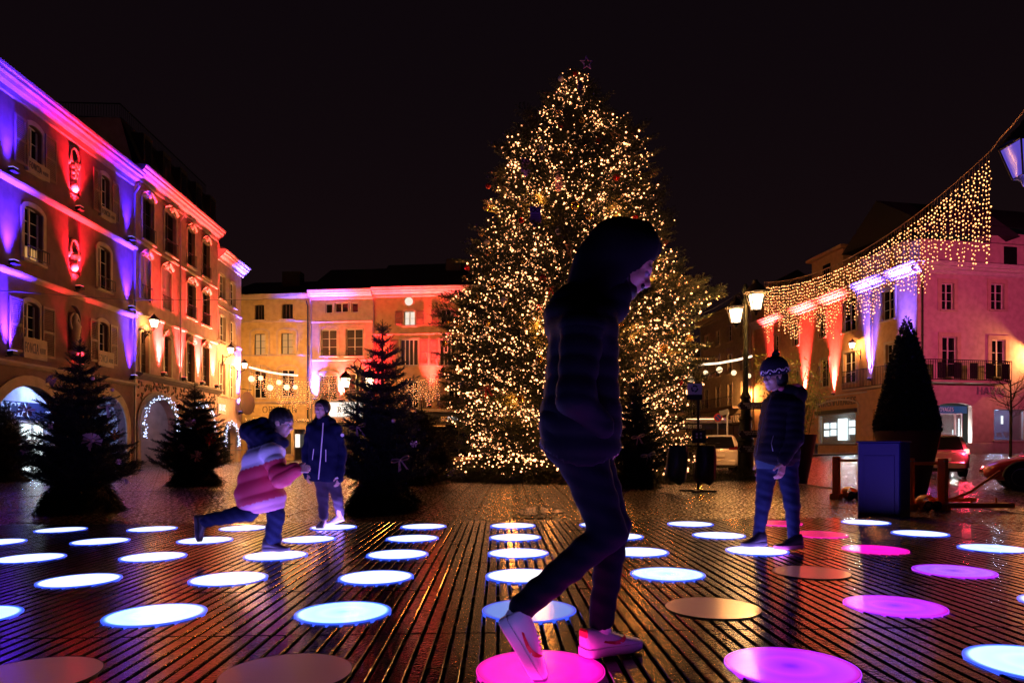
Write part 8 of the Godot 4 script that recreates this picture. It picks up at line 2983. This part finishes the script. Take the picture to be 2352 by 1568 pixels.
	skin(s, [[ch + Vector3(-0.02, 0, 0.05), wa + Vector3(0, 0, 0.05), 0.125, 0.15], [ch + Vector3(-0.02, 0, -0.05), wa + Vector3(0, 0, -0.05), 0.125, 0.15], [wa, wa + Vector3(0, -0.02, 0), 0.165, 0.165], [j.sh_r, j.sh_l, 0.075, 0.075], [ch, j.neck + Vector3(0.0, -0.01, 0), 0.11, 0.075]], 0.0115, 0.04,
		[[wa + Vector3(-0.4, -0.36, 0), wa + Vector3(0.4, -0.36, 0), 0.3, 0.3]], quilt(wa, ch, 0.062, 0.0055))
	part("jacket", s.mesh(), mat("down_navy"), t)
	for e in ["r", "l"]:
		s = Shape.new()
		skin(s, [[j["sh_" + e], j["el_" + e], 0.074, 0.062], [j["el_" + e], j["wr_" + e] + Vector3(0, 0.02, 0), 0.062, 0.048]], 0.0105, 0.03, [], quilt(j["el_" + e], j["sh_" + e], 0.06, 0.005))
		part("sleeve", s.mesh(), mat("down_navy"), t)
	s = Shape.new()   # hood lying on the back, pink inside
	skin(s, [[j.neck + Vector3(0.03, 0.02, -0.07), j.neck + Vector3(0.13, -0.0, 0), 0.05, 0.06], [j.neck + Vector3(0.03, 0.02, 0.07), j.neck + Vector3(0.13, 0.0, 0), 0.05, 0.06], [j.neck + Vector3(0.12, 0.0, 0), j.neck + Vector3(0.13, -0.09, 0), 0.065, 0.05], [j.neck + Vector3(-0.05, 0, 0.06), j.neck + Vector3(0.03, 0.02, 0.08), 0.03, 0.04]], 0.0105, 0.03)
	part("hood", s.mesh(), mat("down_navy"), t)
	s = Shape.new()
	skin(s, [[j.neck + Vector3(-0.03, 0.03, 0.075), j.neck + Vector3(0.11, 0.055, 0.03), 0.026, 0.03], [j.neck + Vector3(-0.03, 0.03, -0.06), j.neck + Vector3(0.11, 0.055, 0.0), 0.026, 0.03]], 0.008, 0.02)
	part("hood_lining", s.mesh(), mat("lining_pink"), t)
	s = Shape.new()
	var zp := [Vector3(2.023, 1.231, -5.38) - root, Vector3(1.965, 1.07, -5.36) - root, Vector3(1.917, 0.901, -5.35) - root, Vector3(1.894, 0.762, -5.35) - root]
	s.tube(zp, 0.004, 5)
	s.tube([Vector3(1.998, 0.916, -5.27) - root, Vector3(1.982, 0.857, -5.27) - root, Vector3(1.995, 0.797, -5.27) - root], 0.003, 5)
	part("zips", s.mesh(), mat("steel"), t)
	s = Shape.new()
	s.lathe([Vector2(0.155, 0), Vector2(0.165, 0.1), Vector2(0.13, 0.2)], 20, wa + Vector3(0, -0.125, 0), Basis().scaled(Vector3(1, 1, 0.85)))
	part("shirt_hem", s.mesh(), mat("shirt_blue"), t)
	s = Shape.new()
	skin(s, [[j.hip_r, j.knee_r, 0.088, 0.058], [j.hip_l, j.knee_l, 0.088, 0.058], [j.knee_r, j.ank_r, 0.058, 0.043], [j.knee_l, j.ank_l, 0.058, 0.043], [j.hip_r, j.hip_l, 0.095, 0.095]], 0.0115, 0.025, [],
		func(p: Vector3, n: Vector3) -> Vector3: return n * 0.004 * sin(p.y * 75.0 + p.x * 25.0) * sin(p.y * 21.0 + p.z * 30.0))
	part("trousers", s.mesh(), mat("denim_blue"), t)
	shoe(t, Vector3(2.045, 0.02, -5.58) * Vector3(1, 0, 1) + Vector3(0, 0.022, 0) - root * Vector3(1, 0, 1), Vector3(-0.9, 0, 0.44), Vector3.UP, 0.24, "shoe_black", "shoe_black", 0.36, 0.44)
	shoe(t, Vector3(2.269, 0.016, -5.4) * Vector3(1, 0, 1) + Vector3(0, 0.022, 0) - root * Vector3(1, 0, 1), Vector3(-0.96, 0, 0.25), Vector3.UP, 0.24, "shoe_black", "shoe_sole_pink", 0.36, 0.44)

func make_parka_girl():
	var root := Vector3(-1.917, -0.013, -7.1)
	var t := thing("person", "girl in long dark parka and cropped trousers facing the camera at the deck edge", "person", root)
	var j := {"hip_r": Vector3(-1.966, 0.521, -7.1), "hip_l": Vector3(-1.86, 0.52, -7.12), "knee_r": Vector3(-1.932, 0.324, -7.04), "knee_l": Vector3(-1.806, 0.318, -7.12), "ank_r": Vector3(-1.923, 0.093, -7.04), "ank_l": Vector3(-1.829, 0.11, -7.32), "chest": Vector3(-1.935, 0.946, -7.1), "neck": Vector3(-1.944, 1.09, -7.1),
		"sh_r": Vector3(-2.056, 1.018, -7.1), "sh_l": Vector3(-1.814, 1.009, -7.1), "el_r": Vector3(-2.116, 0.767, -7.12), "el_l": Vector3(-1.761, 0.758, -7.12), "wr_r": Vector3(-2.091, 0.563, -7.05), "wr_l": Vector3(-1.761, 0.537, -7.03), "head": Vector3(-1.962, 1.211, -7.1)}
	for q in j:
		j[q] -= root
	var hb := frame(Vector3(-0.28, 0.08, 0.95), Vector3.UP)
	var hc: Vector3 = j.head
	var h := 0.19
	var s := Shape.new()
	skin(s, under_body(j.hip_r, j.hip_l, j.knee_r, j.knee_l, j.ank_r + Vector3(0, -0.04, 0), j.ank_l + Vector3(0, -0.03, 0), j.chest, j.neck, j.sh_r, j.sh_l, j.el_r, j.el_l, j.wr_r, j.wr_l, j.head - hb.y * 0.05, 0.72), 0.016, 0.035)
	skin(s, head_bones(hc, hb, h), 0.0042, 0.016)
	skin(s, hand_bones(j.wr_r, Vector3(0.1, -0.95, 0.25), Vector3(0.8, 0, -0.2), 0.14, 0.5, true), 0.0034, 0.007)
	skin(s, hand_bones(j.wr_l, Vector3(-0.1, -0.95, 0.25), Vector3(-0.8, 0, -0.2), 0.14, 0.5, false), 0.0034, 0.007)
	var body := part("body", s.mesh(), mat("skin_tone"), t)
	face_parts(body, hc, hb, h)
	s = Shape.new()
	skin(s, [[hc + hb * Vector3(-0.02, 0.03, 0), Vector3(0.09, 0.085, 0.078), hb], [hc + hb * Vector3(-0.05, -0.02, 0.02), hc + hb * Vector3(-0.05, -0.1, 0.06), 0.055, 0.042], [hc + hb * Vector3(-0.05, -0.1, 0.06), hc + hb * Vector3(0.02, -0.26, 0.1), 0.042, 0.026]], 0.007, 0.015, [[hc + hb * Vector3(0.095, -0.03, 0), Vector3(0.085, 0.098, 0.075), hb]])
	part("hair", s.mesh(), mat("hair_dark"), t)
	s = Shape.new()
	var w0: Vector3 = Vector3(-1.935, 0.946, -7.1) - root
	var w1: Vector3 = Vector3(-1.931, 0.566, -7.1) - root
	skin(s, [[w0 + Vector3(0.04, 0, 0), w1 + Vector3(0.055, 0, 0), 0.115, 0.125], [w0 + Vector3(-0.04, 0, 0), w1 + Vector3(-0.055, 0, 0), 0.115, 0.125], [j.sh_r, j.sh_l, 0.062, 0.062], [w0, j.neck, 0.1, 0.06], [j.neck + Vector3(0, -0.01, 0), j.neck + Vector3(0, 0.025, 0), 0.07, 0.062]], 0.0115, 0.035, [[w1 + Vector3(-0.4, -0.385, 0), w1 + Vector3(0.4, -0.385, 0), 0.3, 0.3], [hc + Vector3(0, -0.02, 0.01), Vector3(0.06, 0.13, 0.06), Basis()]],
		func(p: Vector3, n: Vector3) -> Vector3: return n * (0.004 * sin(p.y * 40.0 + p.x * 25.0) - 0.01 * exp(-pow((p.y - w0.y + 0.2) / 0.03, 2.0))))
	part("parka", s.mesh(), mat("parka_navy"), t)
	for e in ["r", "l"]:
		s = Shape.new()
		skin(s, [[j["sh_" + e], j["el_" + e], 0.064, 0.055], [j["el_" + e], j["wr_" + e] + Vector3(0, -0.025, 0), 0.055, 0.046]], 0.0105, 0.03, [], func(p: Vector3, n: Vector3) -> Vector3: return n * 0.004 * sin(p.y * 55.0))
		part("sleeve", s.mesh(), mat("parka_navy"), t)
	s = Shape.new()   # hood on the shoulders, with a dark fringe
	skin(s, [[j.neck + Vector3(-0.08, -0.01, 0.0), j.neck + Vector3(0.0, 0.01, -0.1), 0.04, 0.06], [j.neck + Vector3(0.09, -0.01, 0.0), j.neck + Vector3(0.0, 0.01, -0.1), 0.045, 0.06]], 0.0105, 0.03)
	part("hood", s.mesh(), mat("hood_navy"), t)
	s = Shape.new()
	s.tube([Vector3(-1.911, 1.072, -6.98) - root, Vector3(-1.913, 0.944, -6.955) - root, Vector3(-1.928, 0.725, -6.945) - root, Vector3(-1.948, 0.502, -6.94) - root], 0.006, 5)
	for e in [[720, 717, 1031, 1056], [748, 748, 1032, 1060]]:
		var d0 := 6.95
		s.tube([Vector3((e[0] - 1176.0) * d0 / 1585.0, 0.83 + (1026.0 - e[2]) * d0 / 1585.0, -d0) - root, Vector3((e[1] - 1176.0) * d0 / 1585.0, 0.83 + (1026.0 - e[3]) * d0 / 1585.0, -d0) - root], 0.004, 5)
	part("zip_and_cords", s.mesh(), mat("ribbon_white"), t)
	s = Shape.new()
	s.lathe([Vector2(0, 0), Vector2(0.018, 0), Vector2(0.018, 0.006), Vector2(0, 0.006)], 14, Vector3(-1.722, 0.949, -7) - root, Basis(Vector3.RIGHT, PI / 2) )
	s.box(Vector3(-1.767, 0.514, -6.95) - root, Vector3(0.03, 0.012, 0.004))
	part("badge", s.mesh(), mat("ribbon_white"), t)
	s = Shape.new()
	skin(s, [[j.hip_r, j.knee_r, 0.075, 0.056], [j.hip_l, j.knee_l, 0.075, 0.056], [j.knee_r, j.ank_r + Vector3(0, 0.03, 0), 0.056, 0.047], [j.knee_l, j.ank_l + Vector3(0, 0.02, 0), 0.056, 0.047], [j.hip_r, j.hip_l, 0.085, 0.085]], 0.011, 0.02, [], func(p: Vector3, n: Vector3) -> Vector3: return n * 0.005 * sin(p.y * 65.0 + p.x * 40.0) * sin(p.y * 20.0))
	part("trousers", s.mesh(), mat("trousers_grey"), t)
	shoe(t, Vector3(-1.945, 0.83, -7.12) * Vector3(1, 0, 1) + Vector3(0, 0.02, 0) - root * Vector3(1, 0, 1), Vector3(0.02, 0, 1), Vector3.UP, 0.2, "shoe_white", "shoe_sole_white", 0.38, 0.4)
	shoe(t, Vector3(-1.802, 0.83, -7.36) * Vector3(1, 0, 1) + Vector3(0, 0.06, 0) - root * Vector3(1, 0, 1), Vector3(-0.72, -0.22, 0.6), Vector3(-0.2, 1, 0.2), 0.2, "shoe_white", "shoe_sole_white", 0.38, 0.4)

func make_running_child():
	var root := Vector3(-1.929, -0.013, -5.45)
	var t := thing("person", "child running right in a red, white and navy puffer jacket, one leg kicked back", "person", root)
	var j := {"hip_r": Vector3(-1.942, 0.46, -5.38), "hip_l": Vector3(-1.929, 0.45, -5.52), "knee_r": Vector3(-2.043, 0.323, -5.36), "knee_l": Vector3(-1.884, 0.289, -5.5), "ank_r": Vector3(-2.372, 0.257, -5.34), "ank_l": Vector3(-1.902, 0.083, -5.48), "chest": Vector3(-1.946, 0.73, -5.45), "neck": Vector3(-1.895, 0.878, -5.45),
		"sh_r": Vector3(-1.846, 0.783, -5.28), "sh_l": Vector3(-1.929, 0.781, -5.6), "el_r": Vector3(-1.742, 0.6, -5.2), "el_l": Vector3(-2.043, 0.581, -5.72), "wr_r": Vector3(-1.631, 0.657, -5.18), "wr_l": Vector3(-1.928, 0.546, -5.7), "head": Vector3(-1.819, 1.016, -5.45)}
	for q in j:
		j[q] -= root
	var hb := frame(Vector3(0.96, -0.24, 0.1), Vector3(0.2, 0.97, 0))
	var hc: Vector3 = j.head
	var h := 0.205
	var s := Shape.new()
	skin(s, under_body(j.hip_r, j.hip_l, j.knee_r, j.knee_l, j.ank_r, j.ank_l, j.chest, j.neck, j.sh_r, j.sh_l, j.el_r, j.el_l, j.wr_r, j.wr_l, j.head - hb.y * 0.05, 0.72), 0.016, 0.035)
	skin(s, head_bones(hc, hb, h), 0.0042, 0.016)
	skin(s, hand_bones(j.wr_r, Vector3(0.95, 0.15, 0.1), Vector3(-0.1, -0.4, -0.9), 0.14, 0.8, true), 0.0034, 0.007)
	skin(s, hand_bones(j.wr_l, Vector3(0.95, -0.1, -0.1), Vector3(-0.1, -0.4, 0.9), 0.14, 0.8, false), 0.0034, 0.007)
	var body := part("body", s.mesh(), mat("skin_tone"), t)
	face_parts(body, hc, hb, h)
	s = Shape.new()
	skin(s, [[hc + hb * Vector3(-0.018, 0.04, 0), Vector3(0.096, 0.085, 0.08), hb], [hc + hb * Vector3(-0.06, -0.0, 0), hc + hb * Vector3(-0.06, -0.04, 0), 0.045, 0.035]], 0.006, 0.015, [[hc + hb * Vector3(0.11, -0.055, 0), Vector3(0.11, 0.1, 0.12), hb]], func(p: Vector3, n: Vector3) -> Vector3: return n * 0.004 * sin(p.x * 190.0 + p.y * 60.0) * sin(p.z * 130.0))
	part("hair", s.mesh(), mat("hair_dark"), t)
	var ch: Vector3 = Vector3(-1.963, 0.713, -5.45) - root
	var hm: Vector3 = Vector3(-2.001, 0.455, -5.45) - root
	var ax := (hm - ch).normalized()
	var tilt := Vector3(-0.28, 1.0, 0).normalized()
	var bands := func(p: Vector3) -> Color:
		var u := (p - ch).dot(tilt)
		if u > 0.115: return Color(0.014, 0.02, 0.06)
		if u > -0.03: return Color(0.55, 0.55, 0.6)
		if u < -0.3: return Color(0.5, 0.2, 0.3)
		return Color(0.5, 0.02, 0.06)
	s = Shape.new()
	s.tinted = true
	skin(s, [[ch + Vector3(0, 0, 0.05), hm + Vector3(0, 0, 0.055), 0.14, 0.16], [ch + Vector3(0, 0, -0.05), hm + Vector3(0, 0, -0.055), 0.14, 0.16], [hm + Vector3(0.03, 0, 0), hm + Vector3(0.05, -0.03, 0), 0.16, 0.16], [j.sh_r, j.sh_l, 0.085, 0.085], [ch + Vector3(0.02, 0.05, 0), j.neck, 0.13, 0.09]], 0.0105, 0.04, [[hm + Vector3(-0.4, -0.32, 0), hm + Vector3(0.45, -0.36, 0), 0.24, 0.24]], quilt(hm, hm + tilt, 0.115, 0.011), bands)
	part("jacket", s.mesh(), mat("jacket_bands"), t)
	for e in ["r", "l"]:
		s = Shape.new()
		s.tinted = true
		skin(s, [[j["sh_" + e], j["el_" + e], 0.082, 0.075], [j["el_" + e], j["wr_" + e], 0.075, 0.055]], 0.0105, 0.03, [], quilt(j["el_" + e], j["sh_" + e], 0.085, 0.012), bands)
		part("sleeve", s.mesh(), mat("jacket_bands"), t)
	s = Shape.new()   # wide hood thrown back
	var hd: Vector3 = Vector3(-1.994, 0.919, -5.45) - root
	skin(s, [[hd + Vector3(-0.06, 0.03, 0.06), hd + Vector3(0.12, -0.03, 0.09), 0.075, 0.06], [hd + Vector3(-0.06, 0.03, -0.06), hd + Vector3(0.12, -0.03, -0.09), 0.075, 0.06], [hd + Vector3(-0.05, 0.04, 0), hd + Vector3(0.02, -0.05, 0), 0.085, 0.12], [hd + Vector3(0.12, -0.05, 0.09), hd + Vector3(0.18, -0.06, 0), 0.05, 0.05], [hd + Vector3(0.02, 0.1, 0), hd + Vector3(0.06, 0.02, 0), 0.05, 0.07]], 0.0105, 0.03, [], func(p: Vector3, n: Vector3) -> Vector3: return n * 0.006 * sin(p.x * 80.0 + p.z * 30.0) * sin(p.y * 70.0))
	part("hood", s.mesh(), mat("parka_navy"), t)
	s = Shape.new()
	skin(s, [[j.hip_r, j.knee_r, 0.085, 0.064], [j.hip_l, j.knee_l, 0.085, 0.066], [j.knee_r, j.ank_r, 0.066, 0.05], [j.knee_l, j.ank_l, 0.066, 0.06], [j.hip_r, j.hip_l, 0.09, 0.09], [j.ank_l, j.ank_l + Vector3(0, -0.02, 0), 0.06, 0.062]], 0.011, 0.022, [], func(p: Vector3, n: Vector3) -> Vector3: return n * 0.006 * sin(p.y * 60.0 + p.x * 50.0) * sin(p.y * 24.0 + p.x * 20.0))
	part("trousers", s.mesh(), mat("denim_blue"), t)
	shoe(t, Vector3(-1.97, 0.83, -5.46) * Vector3(1, 0, 1) + Vector3(0, 0.022, 0) - root * Vector3(1, 0, 1), Vector3(0.99, 0, 0.12), Vector3.UP, 0.215, "shoe_black", "shoe_black", 0.42, 0.46)
	shoe(t, Vector3(-2.449, 0.301, -5.34) - root, Vector3(0.1, -1, 0.05), Vector3(1, 0.1, 0), 0.205, "shoe_black", "shoe_black", 0.42, 0.46)
